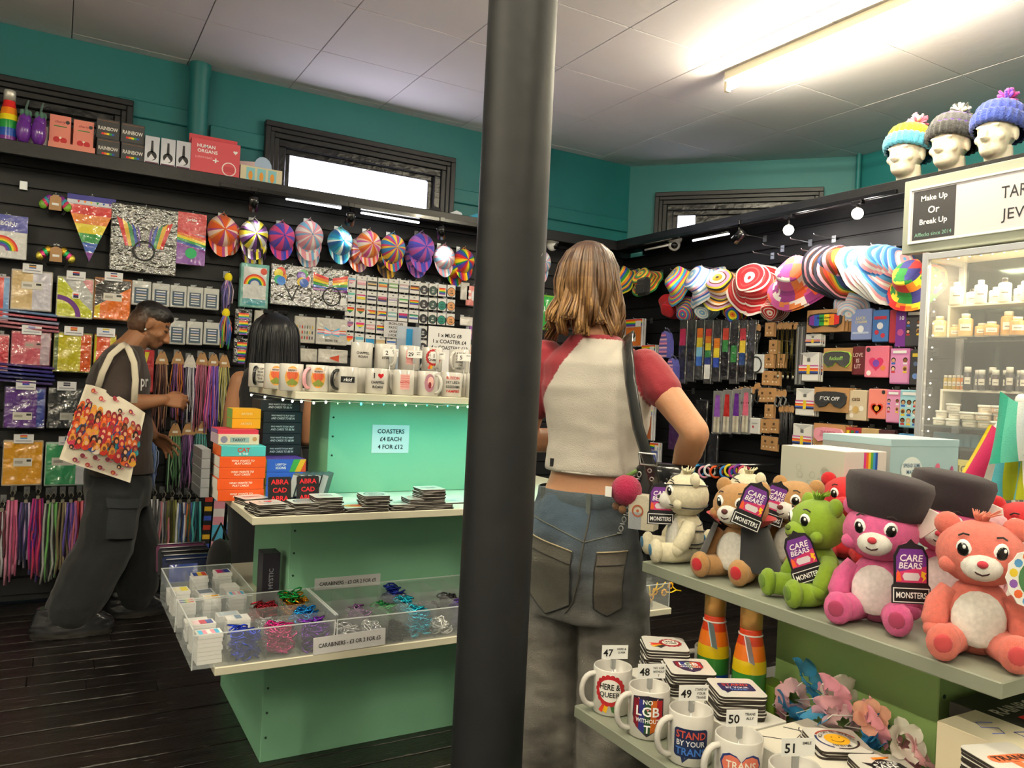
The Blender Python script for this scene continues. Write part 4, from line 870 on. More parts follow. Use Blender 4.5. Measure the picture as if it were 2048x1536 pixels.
# ---- caps
def cap(px_, py_, rad, cs, label, k=KB, spin=0, nseg=24, Yo=0, tilt=0):
    c = at(px_, py_, **k); R = rad*(c-CP).dot(CF)/FPX; e = empty('striped_hat', (c.x, c.y+Yo, c.z) if 'Y' in k else (c.x+Yo, c.y, c.z), frame_of(k), label, 'cap', 'striped caps on the slatwall'); e.rotation_euler.y = tilt
    f = lambda v: cs[int(((math.atan2(v.z, v.x)+spin) % (2*pi))/(2*pi)*nseg) % len(cs)]
    m = MB(); V = []; F = []; N = 36; K = 7
    for j in range(K+1):
        t = j/K*pi*.56
        for i in range(N):
            a = 2*pi*i/N; q = R*sin(t)*(1.0 if sin(a) > 0 else 1); V.append((q*cos(a), -R*.98*cos(t)*1.02+.0, q*sin(a)*1.08))
    for j in range(K):
        for i in range(N): F.append((j*N+i, (j+1)*N+i, (j+1)*N+(i+1) % N, j*N+(i+1) % N))
    m.add(V, F, f, 'cloth', True); m.build('crown', e)
    m = MB(); m.ell((0, -R*1.01, 0), (R*.07, R*.05, R*.07), cs[0], 'cloth', n=8); m.build('button', e)
    m = MB(); V = []; F = []; N = 12
    for j in range(5):
        for i in range(N+1):
            a = radians(205+130*i/N); q = j/4; u = 2*i/N-1
            V.append((R*(1.0*cos(a)), -R*(.0+.10*q)-R*.28*(1-u*u)*q, R*1.06*sin(a)*(1-.0*q)-R*.85*q*(1-.55*u*u)+R*.08))
    W = N+1
    for j in range(4):
        for i in range(N): F.append((j*W+i, (j+1)*W+i, (j+1)*W+i+1, j*W+i+1))
    m.add(V, F, lambda v: cs[int((v.x/R+1)*7) % len(cs)], 'cloth', True); m.build('brim', e)
    m = MB(); m.tube([(-R*.35, -.01, R*.92), (0, .0, R*1.25), (R*.35, -.01, R*.92)], R*.1, cs[1], 'cloth', n=6, flat=.3); m.build('strap', e)
    if Yo == 0: hook(c, k, R*1.22, what=label)
    return e
CAPS = ((445, 462, 29, ['e8622c', 'e8622c', 'b04a8a', 'f2d8cc', 'f09a4a'], 'orange and pink', 0), (507, 470, 28, ['f2e23a', 'f4f4f4', '7a4a9a', '1c1c1c'], 'yellow white and black', .1), (563, 474, 26, ['3f4fc8', 'd84a8a', 'd84a8a', '6a4ab8'], 'blue and magenta', .2), (618, 472, 28, ['7ab8e0', 'e8a0b0', 'f2eaea', 'e8a0b0'], 'pale blue and pink', 0), (680, 484, 25, ['1a8ac0', '5ac8d8', 'e8f4f4', '1a5a9a', '0f7a9a'], 'blue and turquoise', 0), (737, 489, 25, ['e86a3a', 'f0c0a8', 'd85aa8', 'f2e0d8', 'f09a3a'], 'orange white and pink', .2), (785, 497, 26, ['f0c83a', '3a8ac8', 'c83a7a'], 'yellow blue and crimson', 0), (842, 496, 27, ['5a4ac0', 'a86ac8', 'c85ab0', '4a5ad0'], 'violet and pink', .1), (888, 515, 22, ['f2eaea', 'e8a0b0', '8ac0e0', 'e8a0b0'], 'small white and pink', .3), (927, 522, 22, RB, 'bright rainbow', .5), (1078, 525, 24, ['8ab8e0', 'f4f4f4', 'e8b0c0'], 'blue white and pink, beyond the column,', .3))
for x, y, r, cs, l, sp in CAPS:
    cap(x, y, r, cs, l.capitalize().lower()+' striped cap hanging under the long shelf', spin=sp)
for x, y, r, cs, l in ((462, 466, 24, ['c85a9a', 'e8622c', 'f2d8cc'], 'orange and pink'), (512, 490, 26, ['2a2a2a', '7a4a9a', 'f2e23a', 'd8d0c8'], 'yellow and black'), (622, 490, 26, ['7ab8e0', 'e8a0b0', 'f2eaea'], 'pale blue and pink'), (722, 500, 24, ['e86a3a', 'b07ab0', 'f2e0d8'], 'orange and mauve'), (780, 512, 25, ['3a3a4a', 'e8b83a', '7a5a3a'], 'yellow and brown'), (840, 508, 26, ['4a4ab0', 'c87ac8'], 'violet'), (916, 532, 22, RB[::-1], 'rainbow')):
    cap(x, y, r, cs, '%s striped cap tucked behind another cap' % l, Yo=.055)
# ---- shoelaces and lanyards
def strands(x, y0, y1, cs, label, name, group, w=.034, n=16, clip=False, card='b58a5c', flat=.35, r=.0035, loops=True, kz=KB):
    a, b = at(x, y0, **kz), at(x, y1, **kz); H = a.z-b.z; e = empty(name, tuple(a), frame_of(kz), label, 'laces' if not clip else 'lanyard', group)
    if clip:
        m = MB(); m.tube([(0, 0, .0), (.011, 0, -.02), (0, 0, -.045), (-.011, 0, -.02), (0, 0, 0)], .003, 'b8b4a4', 'metal', n=5, cap=False); m.box(-.009, .009, -.006, .006, -.062, -.042, 'b8b4a4', 'metal', ch=.002); m.build('clip', e); z0 = -.058
    else:
        m = MB(); m.prism([(-.036, -.075), (.036, -.075), (.03, -.045), (.012, 0), (-.012, 0), (-.03, -.045)], -.0015, .0015, card, 'card'); m.prism([(-.014, -.055), (.014, -.055), (.014, -.042), (-.014, -.042)], -.003, -.0018, 'efe9dc', 'card'); m.build('card', e); z0 = -.07
    m = MB()
    for i in range(n):
        u = (i+.5)/n*2-1; x0 = u*w*(.55 if clip else 1); yd = random.uniform(-.016, .016); e_ = random.uniform(.86, 1.0) if i % 3 else random.uniform(.7, .95)
        P = [(x0*.8, yd*.3, z0), (x0+random.uniform(-.004, .004), yd, z0-H*.2), (x0*1.15+random.uniform(-.006, .006), yd, -H*.5*e_-.02), (x0*1.2+random.uniform(-.008, .008), yd, -H*.8*e_), (x0*1.05+random.uniform(-.006, .006), yd*.6, -H*e_)]
        m.tube(P, [r*.8, r, r, r*1.05, r*.9], cs[i % len(cs)], 'ribbon', n=4, flat=flat, up=(0, 1, 0))
    q = m.build('laces' if not clip else 'ribbons', e); q['kind'] = 'stuff'; hook(a, kz, -.006 if not clip else -.004, what=label); return e
GL = 'shoelaces on hanging cards'
for x, y0, y1, cs, l in ((325, 703, 872, ['6a3a34', 'a87a5a', '4a2228', 'c8a082'], 'brown and gold'), (357, 703, 852, ['e08a2a', '4a2a6a', 'c85a2a', '8a4a8a'], 'purple and orange'), (381, 710, 866, ['1c1826', 'e8e6ee', '4a3a6a', 'd0ccdc'], 'black and white'), (405, 705, 872, ['e07a98', 'b06a86', 'c85a7a', '8a6a70'], 'rose pink'), (428, 708, 880, ['e04a8a', '8a5ad0', 'e88ab8', '5a4ac8'], 'magenta and violet'), (449, 710, 862, ['e8dc7a', '1c1c1c', 'f2f0c8', 'b8b060'], 'yellow and black'),
    (304, 846, 985, ['7a9ad8', '5a7ac0', 'b0c4e8', '8a9ac8'], 'pale blue'), (351, 847, 990, ['2a5a34', '1c3a24', '9ac89a', '3a7a44'], 'dark green'), (377, 845, 980, ['8a4a9a', '3a2a5a', 'c88ac8', '5a2a6a'], 'purple'), (402, 843, 978, ['1f6a6a', '134a50', '5aa8a0', '2a8a8a'], 'teal')):
    strands(x, y0, y1, cs, 'bundle of %s shoelaces on a hanging card' % l, 'shoelace_bundle', GL, card='e6e2da' if x == 381 else 'b58a5c')
GY = 'lanyards on the slatwall'
for x, y0, y1, cs, l in ((26, 978, 1172, ['d86a9a', 'e89ab8', 'c8507a', 'e07aa0'], 'candy pink'), (53, 983, 1140, ['6a4a9a', 'd0b8e0', '2a2a5a'], 'lilac and navy'), (77, 975, 1165, ['c82a8a', '4a2aa0', 'd83a6a', '6a2a9a'], 'magenta and purple'), (97, 985, 1168, ['e8ece8', '2a2a2a', 'b8bcb8'], 'white and black'), (108, 983, 1160, ['4a9a3a', '7ac06a', 'e8f0e0'], 'green'), (126, 983, 1160, ['2a2420', 'c8b89a', '8a7a5a'], 'tan and black'), (143, 983, 1130, ['4a3a9a', '6a5ab8', 'b06ab0'], 'violet'), (160, 980, 1130, ['c83a4a', 'e07a8a', '8a2a5a'], 'red'), (181, 983, 1100, ['8a7ac8', 'c0b0e0', '4a3a7a'], 'lavender'),
    (5, 1000, 1160, ['6a2a3a', 'c86a7a', 'c8c8d0'], 'maroon'), (293, 980, 1150, ['d88a8a', 'c8a0a0'], 'dusty pink'), (310, 978, 1155, ['1c1c20', 'e8e8ec', '3a3a40'], 'black and white braided'), (328, 982, 1165, ['4a4a52', 'a8a8b0', 'c87a8a'], 'grey'), (345, 980, 1140, ['6a6a2a', '4a4a1c', '9a9a4a'], 'olive'), (361, 985, 1110, ['1f2a4a', '6a8ac8', 'e0e4ec'], 'navy and white'), (378, 985, 1105, ['c8703a', '2a4a8a', '3a8a5a'], 'orange and blue'), (395, 983, 1105, ['1f7a8a', '4ab8b8', '12505a'], 'teal')):
    strands(x, y0, y1, cs, '%s lanyard hanging from a metal clip' % l, 'lanyard', GY, w=.05, n=9, clip=True, flat=.2, r=.0065)
def band(r, cs, label, nst=9, sk=.5):
    def a(p, w, h):
        n = nst*len(cs)//2 if 0 else nst
        for i in range(n):
            z = h*(.5-i/n); p.poly([(-w/2, z-h/n), (w/2, z-h/n+w*sk*.0), (w/2, z), (-w/2, z)], cs[i % len(cs)], 0, 'cloth')
    pack('striped_tie', r, KB, label, 'tie', 'striped ties by the stand', a, cs[0], .01, 'cloth', tilt=.03)
band((406, 985, 421, 1115), ['1c1c1c', 'c83a2a', '1c1c1c', 'e8b82a', '1c1c1c', '3a5ac8'], 'narrow black tie with red and yellow stripes', 14); band((424, 985, 446, 1130), TRANS, 'pale blue pink and white striped tie', 9); band((452, 1000, 474, 1130), MLM, 'green to blue striped tie', 9); band((477, 1010, 500, 1130), ['b8242c', 'd85a5a', 'f0d0d0', 'b8242c'], 'red and white striped tie', 6)
pack('party_packet', (287, 700, 307, 785), KB, 'tall red and yellow packet behind the bending shopper', 'packet', None, lambda p, w, h: (p.rect(-w*.45, -h*.48, w*.45, h*.45, 'c82a34', 0, 'wrap'), p.poly([(-w*.45, h*.45), (0, h*.45), (-w*.45, 0)], 'e8d83a', -.001, 'wrap')), 'c83a44', .02)
pack('party_packet', (1070, 590, 1106, 660), dict(Y=4.86), 'green packet with white splash print', 'packet', None, lambda p, w, h: (p.rect(-w*.45, -h*.45, w*.45, h*.45, '2fae4a', 0, 'wrap'), p.text('ALO', .0, .1*h, h*.14, 'f4f4f4', -.001)), '7ac03a', .03)
# ---- the long shelf: novelties
ZS = 2.4355
def on_shelf(x0, y0, x1, y1, Y):
    c, w, h = bpx(x0, y0, x1, y1, Y=Y); return c.x, w, h
x, w, h = on_shelf(-2, 190, 32, 290, 4.84)
def bottle(x, y, z, label, bands, cap='c9a45c', H=.262, R=.035, group=None, tagc=None):
    e = empty('steel_bottle', (x, y, z), 0, label, 'bottle', group); m = MB(); pr = [(.001, 0), (R-.003, 0), (R, .004), (R, H*.42), (R*.97, H*.50), (R*.85, H*.62), (R*.69, H*.73), (R*.62, H*.80)]
    dense = []
    for i in range(len(pr)-1):
        for k in range(8): dense.append((pr[i][0]+(pr[i+1][0]-pr[i][0])*k/8, pr[i][1]+(pr[i+1][1]-pr[i][1])*k/8))
    dense.append(pr[-1]); n = len(bands)
    m.lathe(dense, lambda v: bands[max(0, min(n-1, int(n*(1-v.z/(H*.8)))))], 'gloss', n=28); m.build('body', e)
    m = MB(); m.lathe([(R*.60, H*.80), (R*.66, H*.80), (R*.66, H*.965), (R*.60, H), (.001, H)], cap, 'brass', n=24); m.build('cap', e)
    m = MB(); m.lathe([(R*.63, H*.775), (R*.68, H*.785), (R*.63, H*.795)], bands[0], 'gloss', n=24); m.build('collar', e)
    if tagc:
        m = MB(); m.tube([(R*.70*cos(a), R*.70*sin(a), H*.745) for a in [2*pi*i/12 for i in range(13)]], .0018, 'efece6', 'matte', n=5, cap=False); m.build('string', e); m = MB(); m.box(-.012, .012, -.001, .001, -.055, 0, tagc, 'card'); o = m.build('hang_tag', e, (-R*.80, -R*.45, H*.745), rot=(-.5, .45, .2))
    return e
bottle(x+.005, 4.84, ZS, 'rainbow banded steel bottle on the long shelf', RB, 'd8d4cc', .27, .042)
for i, px_ in enumerate((47, 77)):
    c = at(px_, 270, Y=4.81); e = empty('eggplant_novelty', (c.x, 4.81, ZS), 0, 'purple plush eggplant with green stem, %s' % ('beside the rainbow bottle', 'beside the cherry boxes')[i], 'toy', 'eggplant novelties')
    m = MB(); m.ell((0, 0, .075), (.036, .036, .075), '6a2f96', 'gloss', n=18); m.ell((.004, 0, .125), (.03, .026, .045), '6a2f96', 'gloss', n=14); m.build('body', e); m = MB()
    for k in range(5): m.ell((.005+.018*cos(k*1.257), .016*sin(k*1.257), .16), (.012, .012, .02), '4f7a6a', 'cloth', n=8)
    m.tube([(.005, 0, .17), (.008, 0, .2), (.016, 0, .232)], [.008, .006, .004], '4f6a66', 'cloth'); m.build('stem', e)
    carton('white_box', c.x+.01, 4.90, ZS, .07, .05, .13, ('f4f4f2',)*3, 'plain white box behind the eggplant %s' % ('by the bottle', 'by the cherry boxes')[i], 'box')
def a_ch(p, W, H):
    p.disc(-W*.15, H*.28, W*.16, 'c8202a', -.0006); p.disc(W*.18, H*.27, W*.16, 'c8202a', -.0006); p.disc(W*.02, H*.34, W*.06, 'f2e0d0', -.001); p.rect(-W*.3, H*.66, W*.3, H*.69, '3a7a3a', -.0006); p.text('cherry', 0, H*.8, H*.1, 'a83a3a', -.0006, W*.6, skew=.3); p.disc(W*.34, H*.82, W*.1, '3a3a3a', -.0006)
for i, (r, Y) in enumerate((((98, 232, 142, 300), 4.83), ((146, 240, 188, 305), 4.83), ((140, 236, 180, 290), 4.91))):
    x, w, h = on_shelf(*r, Y); carton('cherry_box', x, Y+.03, ZS+(.012 if i < 2 else .012), w*.96, .05, h, ('e88a7a',)*3, 'coral box with a cherry pair, %s' % ('next to the eggplants', 'next to the grey boxes', 'set behind the other two')[i], 'box', a_ch, 'cherry boxes on the long shelf')
x, w, h = on_shelf(97, 285, 190, 310, 4.8); m = MB(); m.box(-w/2, w/2, -.03, .11, 0, .011, 'e07a6a', 'card'); m.box(-w/2, w/2, -.034, -.031, 0, .04, 'e8907c', 'card'); m.build('display_tray', None, (x, 4.835, ZS), 0, 'coral card tray holding the cherry boxes', 'tray')
def a_rain(p, W, H): p.text('RAINBOW', 0, H*.52, H*.27, 'ece8e0', -.0006, W*.86); p.stripes(-W*.28, H*.2, W*.28, H*.3, RB[:5], -.0006, vert=True); p.rect(-W*.45, H*.9, W*.45, H*.915, 'b0703a', -.0006)
for i, r in enumerate(((193, 282, 240, 322), (242, 288, 290, 326), (193, 240, 240, 280), (242, 246, 290, 286))):
    x, w, h = on_shelf(*r, 4.81); carton('rainbow_box', x, 4.87, ZS+(0 if i < 2 else .1065), w*.97, .10, .106, ('3a3a3d',)*3, 'charcoal box reading RAINBOW, %s' % ('lower one by the cherry boxes', 'lower one by the silver boxes', 'upper one by the cherry boxes', 'upper one by the silver boxes')[i], 'box', a_rain, 'charcoal boxes on the long shelf')
def a_pl(p, W, H): p.rect(-W*.45, 0.003, W*.45, H*.13, '5a2a4a', -.0004); p.disc(0, H*.34, W*.34, '1c1c22', -.0006, rz=H*.16); p.poly([(-W*.1, H*.45), (W*.1, H*.45), (W*.07, H*.85), (-W*.07, H*.85)], '1c1c22', -.0006); p.poly([(-W*.3, H*.2), (-W*.05, H*.4), (W*.2, H*.25), (0, H*.18)], 'e8e8f0', -.001)
for i, r in enumerate(((289, 275, 319, 334), (321, 280, 351, 339), (352, 284, 382, 343))):
    x, w, h = on_shelf(*r, 4.81); carton('silver_box', x, 4.845, ZS, w*.96, .07, h, ('c6c8d4', 'd8d8e0', 'b0b0bc'), 'silver box with a dark plug picture, %s' % ('by the charcoal boxes', 'middle of three', 'by the pink box')[i], 'box', a_pl, 'silver boxes on the long shelf', m='gloss')
def a_org(p, W, H): 
    p.text('HUMAN', -W*.2, H*.80, H*.1, 'ffffff', -.0006, W*.45); p.text('ORGANS', -W*.17, H*.66, H*.1, 'ffffff', -.0006, W*.5); p.text('LUNCH BAG', -W*.24, H*.48, H*.06, 'f0b0b8', -.0006); p.rect(-W*.06, H*.42, W*.06, H*.45, 'ffffff', -.0006); p.rect(-.004, H*.37, .004, H*.5, 'ffffff', -.001)
    p.ring(W*.28, H*.25, H*.17, H*.2, 'f4e4e4', -.0006); p.rect(W*.17, H*.17, W*.39, H*.32, 'c8444f', -.0008); p.heart(W*.4, H*.76, H*.06, 'f4f4f4', -.0006)
x, w, h = on_shelf(383, 288, 480, 358, 4.80); o = carton('lunch_bag_box', x, 4.86, ZS, w, .11, h, ('d9545f',)*3, 'pink red box reading HUMAN ORGANS', 'box', a_org); m = MB(); m.box(-w/2, w/2, .05, .053, h*.9, h*1.24, 'd24a55', 'card'); m.build('header_flap', o)
x, w, h = on_shelf(482, 335, 565, 371, 4.80); o = carton('candle_display', x, 4.86, ZS, w, .10, h*.9, ('d9cfae', 'c8c0d0', 'b89ac8'), 'pastel display box with three small bottles', 'box', lambda p, W, H: [(p.rect(W*(-.36+.26*i), H*.15, W*(-.16+.26*i), H*.9, '8ac8d0', -.0006), p.disc(W*(-.26+.26*i), H*.42, W*.05, 'e89a3a', -.001, rz=H*.28)) for i in range(3)]); m = MB(); m.prism([(-w*.5, h*.85), (-w*.1, h*.85), (-w*.1, h*1.35), (-w*.5, h*1.25)], .03, .033, 'c9b4b4', 'card'); m.prism([(-w*.12, h*.9)]+[(w*.1+w*.22*cos(a), h*1.1+h*.62*sin(a)) for a in [pi*(1-i/8) for i in range(9)]]+[(w*.4, h*.9)], .036, .039, 'a8c0d8', 'card'); m.build('header_card', o)
for px_, c, l, s in ((862, '2a2a30', 'dark folded cloth on the shelf end', .06), (905, 'd8dce4', 'white folded bag on the shelf end', .055), (946, '3a9ac0', 'light blue folded bag on the shelf end', .06)):
    q = at(px_, 430, Y=4.86); m = MB(); m.prism([(-s, 0), (s, 0), (s*.8, s*.5), (s*.1, s*.7), (-s*.6, s*.35)], -.05, .05, c, 'cloth'); m.build('folded_bag', None, (q.x, 4.86, ZS), 0, l, 'bag')
# ---- track lights, glowing strips and dome cameras below the shelves
def strip(p0, p1, label, mt='glow', r=.008, cat='light strip'):
    p0, p1 = Vector(p0), Vector(p1); m = MB(); m.tube([(0, 0, .012), p1-p0+Vector((0, 0, .012))], .012, '17171a', 'gloss', n=6); o = m.build('light_strip', None, tuple(p0), 0, label, cat, 'led strips under the shelves'); m = MB(); m.tube([(0, 0, 0), p1-p0], r, 'ffffff', mt, n=6); m.build('diffuser', o)
strip(at(572, 397, Y=4.79), at(682, 416, Y=4.79), 'slim white led strip above the blue cap'); strip(at(722, 425, Y=4.79), at(838, 445, Y=4.79), 'slim white led strip above the striped caps')  # white reflections along the shelf, made as glowing strips
def spot(c, aim, label, e=18, lit=True, k=0):
    m = MB(); m.box(-.02, .02, -.02, .02, .0, .03, '121214', 'gloss', ch=.003); m.tube([(0, 0, 0), (0, 0, -.05)], .006, '121214', 'gloss'); b = m.build('track_spotlight', None, tuple(c), 0, label, 'spotlight', 'track spotlights'); d = (Vector(aim)-Vector(c)-Vector((0, 0, -.07))).normalized(); q = d.to_track_quat('Z', 'Y').to_euler(); m = MB(); m.lathe([(.001, -.05), (.028, -.048), (.03, .035), (.026, .035), (.024, .02)], '121214', 'gloss', n=18); h = m.build('lamp_head', b, (0, 0, -.07), rot=q)
    m = MB(); m.lathe([(.001, .03), (.024, .028)], 'fff6e0', 'glow' if lit else 'gloss', n=16); m.build('lens', h)
    if lit:
        a = bpy.data.lights.new('spot_light', 'SPOT'); a.energy = e; a.spot_size = radians(38); a.spot_blend = .6; a.shadow_soft_size = .02; a.color = (1, .95, .86); o = bpy.data.objects.new('spot_light', a); COL.objects.link(o); o.parent = b; o.location = (0, 0, -.07)+(); o.rotation_euler = (d*-1).to_track_quat('Z', 'Y').to_euler(); o.location = Vector((0, 0, -.07))+d*.04
m = MB(); a, b = at(440, 369, Y=4.74), at(962, 452, Y=4.74); m.box(0, b.x-a.x, -.012, .012, -.014, .010, '101013', 'gloss', ch=.002); m.build('light_track', None, (a.x, 4.735, 2.378), 0, 'black lighting track along the cap shelf', 'track')
for px_, aim, l, lit, e in ((507, (507, 470), 'black spotlight pointing at the yellow cap', True, 10), (702, (690, 485), 'black spotlight pointing at the turquoise cap', True, 10), (885, (888, 510), 'black spotlight pointing at the small pink cap', True, 9)):
    c = at(px_, 405, Y=4.735); spot((c.x, 4.735, 2.362), at(*aim, Y=4.86), l, e, lit)
def dome(c, rz, label):
    e = empty('dome_camera', tuple(c), rz, label, 'security camera', 'white dome cameras'); m = MB(); m.lathe([(.001, 0), (.05, 0), (.052, -.02), (.046, -.04)], 'e4e4e0', 'gloss', n=20); m.build('base', e); m = MB(); m.ell((0, 0, -.055), (.043, .043, .045), 'e0e0dc', 'gloss', n=18); m.build('ball', e); m = MB(); m.lathe([(.001, .012), (.02, .010), (.024, 0)], '101012', 'gloss', n=16, T=TR(0, -.034, -.068, rx=pi/2+.5)); m.build('lens', e)
c = at(1106, 468, Y=4.84); dome(Vector((c.x, 4.84, 2.404)), .3, 'white dome camera in the corner behind the woman')
# ================================================================ RIGHT-HAND SLATWALL
import numpy as np
from mathutils import noise as _nz
_nz.seed_set(7)
def blob(mb, voxel=.006, it=6, fac=.5, tex=None):
    """fuse the shapes of a builder into one continuous skin"""
    me = mb.mesh('b'); o = bpy.data.objects.new('b', me); COL.objects.link(o)
    r = o.modifiers.new('r', 'REMESH'); r.mode = 'VOXEL'; r.voxel_size = voxel
    if it: s = o.modifiers.new('s', 'SMOOTH'); s.factor = fac; s.iterations = it
    dg = bpy.context.evaluated_depsgraph_get(); dg.update(); out = bpy.data.meshes.new_from_object(o.evaluated_get(dg)); bpy.data.objects.remove(o); bpy.data.meshes.remove(me); return out
def paint(me, m, col):
    """one material, colour per face: hex or function(Nx3 array)->list of hex"""
    me.materials.clear(); me.materials.append(MATS[m]); n = len(me.polygons)
    for nm in [a.name for a in me.attributes if a.name == 'Col']: me.attributes.remove(me.attributes[nm])
    a = me.attributes.new('Col', 'FLOAT_COLOR', 'POINT'); nv = len(me.vertices)
    if callable(col):
        ce = np.empty(nv*3, 'f'); me.vertices.foreach_get('co', ce); cs = col(ce.reshape(-1, 3)); a.data.foreach_set('color', np.asarray(cs, 'f').ravel())
    else: a.data.foreach_set('color', np.tile(np.array(lin(col), 'f'), nv))
    me.polygons.foreach_set('use_smooth', [True]*n); me.polygons.foreach_set('material_index', [0]*n); me.update(); return me
def pick(idx, cols): return np.array([lin(c) for c in cols])[idx]
def displace(me, f):
    n = len(me.vertices); v = np.empty(n*3, 'f'); me.vertices.foreach_get('co', v); v = v.reshape(-1, 3); nr = np.empty(n*3, 'f'); me.vertices.foreach_get('normal', nr); v = v+nr.reshape(-1, 3)*f(v)[:, None]; me.vertices.foreach_set('co', v.ravel().astype('f')); me.update(); return me
KR = dict(X=3.70)
def rpack(name, r, label, cat, group, art=None, col='d8d8d8', dep=.018, m='wrap', back=2, X=3.70, **kw): return pack(name, r, dict(X=X), label, cat, group, art, col, dep, m, back=back, **kw)
# ---- bucket hats
def bucket(px_, py_, S, ang, cols, label, plaid=False, X=3.68, yaw=.95, nest=0, group='bucket hats on the slatwall'):
    c = at(px_, py_, X=X)
    for q in range(nest+1):
        e = empty('bucket_hat', (c.x+.012*q, c.y-.035*q*cos(ang)*(-1 if ang > 1.57 else 1), c.z-.008*q), -pi/2, label if q == 0 else label+', nested %s behind' % ('first', 'second', 'third', 'fourth')[q-1], 'hat', group)
        d = Vector((cos(ang)*cos(yaw), -sin(yaw), sin(ang)*cos(yaw))); T = d.to_track_quat('Z', 'Y').to_matrix().to_4x4()
        pr = [(.001, .62), (.3, .62), (.52, .60), (.60, .55), (.64, .35), (.69, .1), (.74, -.02)]; br = [(.74, -.02), (.86, -.10), (1.0, -.20), (1.13, -.31), (1.15, -.315), (1.13, -.33), (.98, -.22), (.73, -.04)]
        n = len(cols)
        def band(P, k):
            out = []
            for i in range(len(P)-1):
                for j in range(k): out.append((P[i][0]+(P[i+1][0]-P[i][0])*j/k, P[i][1]+(P[i+1][1]-P[i][1])*j/k))
            return out+[P[-1]]
        f = (lambda v: cols[(int((v.x+4)*2.2)+2*int((v.z+4)*3.1)+int((v.y+4)*2)) % n]) if plaid else (lambda v: cols[int((v.xy.length*1.0+(.62-v.z)*.9)*9) % n])
        wob = lambda P: P
        def crump(m, k):
            for v in m.v: v += _nz.noise_vector(v*(9/(S*8))+Vector((px_*.37, q*.3, 0)))*S*k
        m = MB(); m.lathe(band(pr, 4), f, 'cloth', n=32, T=T @ Matrix.Scale(S, 4)); crump(m, .16); m.build('crown', e)
        m = MB(); m.lathe(band(br, 2), f, 'cloth', n=32, T=T @ Matrix.Scale(S, 4))
        for v in m.v:
            l = T.inverted() @ (v/S); a = math.atan2(l.y, l.x); l.z += .10*max(0, l.xy.length-.75)*sin(3*a+px_)*1.6; v[:] = (T @ l)*S
        crump(m, .16); m.build('brim', e)
        if q == 0: hook(c, dict(X=X), S*.75, what=label)
bucket(1360, 566, .135, 1.9, ['e83a8a', 'f0d83a', '3aa8e0'], 'pink yellow and blue striped bucket hat'); bucket(1406, 566, .145, 2.0, ['f4f6f8', '8ac0e8', 'f4f0f2', 'e8a8c0', '3a6ac8'], 'white pink and blue bucket hat lit by a spot'); bucket(1446, 574, .14, 1.2, ['2a2a2e', 'e8982a', 'f2e0d0', '7a3a2a', 'c8a0d0', 'e8d83a'], 'brown orange and lilac banded bucket hat')
bucket(1506, 570, .155, .8, ['c8202c', 'f4e8e4', 'c8202c', 'e04a4a'], 'red and white striped bucket hat', nest=1); bucket(1594, 556, .165, 1.3, ['d85aa8', 'f08a4a', 'f4ece8', '9a3a8a', 'e8603a'], 'pink orange and white patchwork bucket hat', plaid=True, nest=1)
bucket(1672, 536, .15, .25, ['f0a0b8', '2a2a3a', '3a4a8a', '3a8a5a', 'e8c83a', 'e87a2a', 'c83a2a', '6a3a1c'], 'wide bucket hat with pink and rainbow rings', nest=2, yaw=.25); bucket(1744, 534, .155, .55, ['5aa8e0', 'f0a8b8', 'f4f2f2', 'f0a8b8', '2a6ab8'], 'pale blue and pink ringed bucket hat', nest=3, yaw=.3); bucket(1826, 562, .13, 1.4, ['d82a2a', 'f08a2a', 'f0d83a', '2a8a3a', '3a3a8a'], 'rainbow patchwork bucket hat beside the cabinet', plaid=True)
for px_, py_, c, l in ((1340, 610, ['c8202c', 'c8202c'], 'red'), (1372, 617, ['f0d83a', '3a8ac8', 'd83a8a'], 'yellow and blue'), (1408, 612, ['f4f4f4', '8ac0e8'], 'white and blue'), (1470, 618, RB, 'rainbow'), (1545, 612, ['c82a2a', 'f0e0d8'], 'red and white'), (1700, 615, ['f0c0c8', 'e8e8ec', 'a0c0e0'], 'pink and grey')):
    bucket(px_, py_+6, .085, -1.0, c, 'small %s hat dangling under the bucket hats' % l, X=3.72, group='small hats under the bucket hats')
bucket(1250, 560, .12, 2.0, ['2a8a3a', 'e8d83a', 'f08a2a', '2a4ab0'], 'green yellow and orange hat by the corner', X=3.70); bucket(1290, 562, .11, 1.3, ['d83a2a', 'f0c83a', '2a8a4a'], 'red yellow and green hat by the corner', X=3.70)
m = MB(); m.box(-.06, .06, -.03, .03, -.13, 0, '17181c', 'cloth', ch=.02); m.box(-.045, .045, -.04, -.03, -.12, -.05, '1c1d22', 'cloth', ch=.004); c = at(1288, 555, X=3.64); o = m.build('black_bag', None, tuple(c), -pi/2, 'small black bag hanging below the rainbow hats', 'bag'); hook(c, dict(X=3.66), .003, what='small black bag')
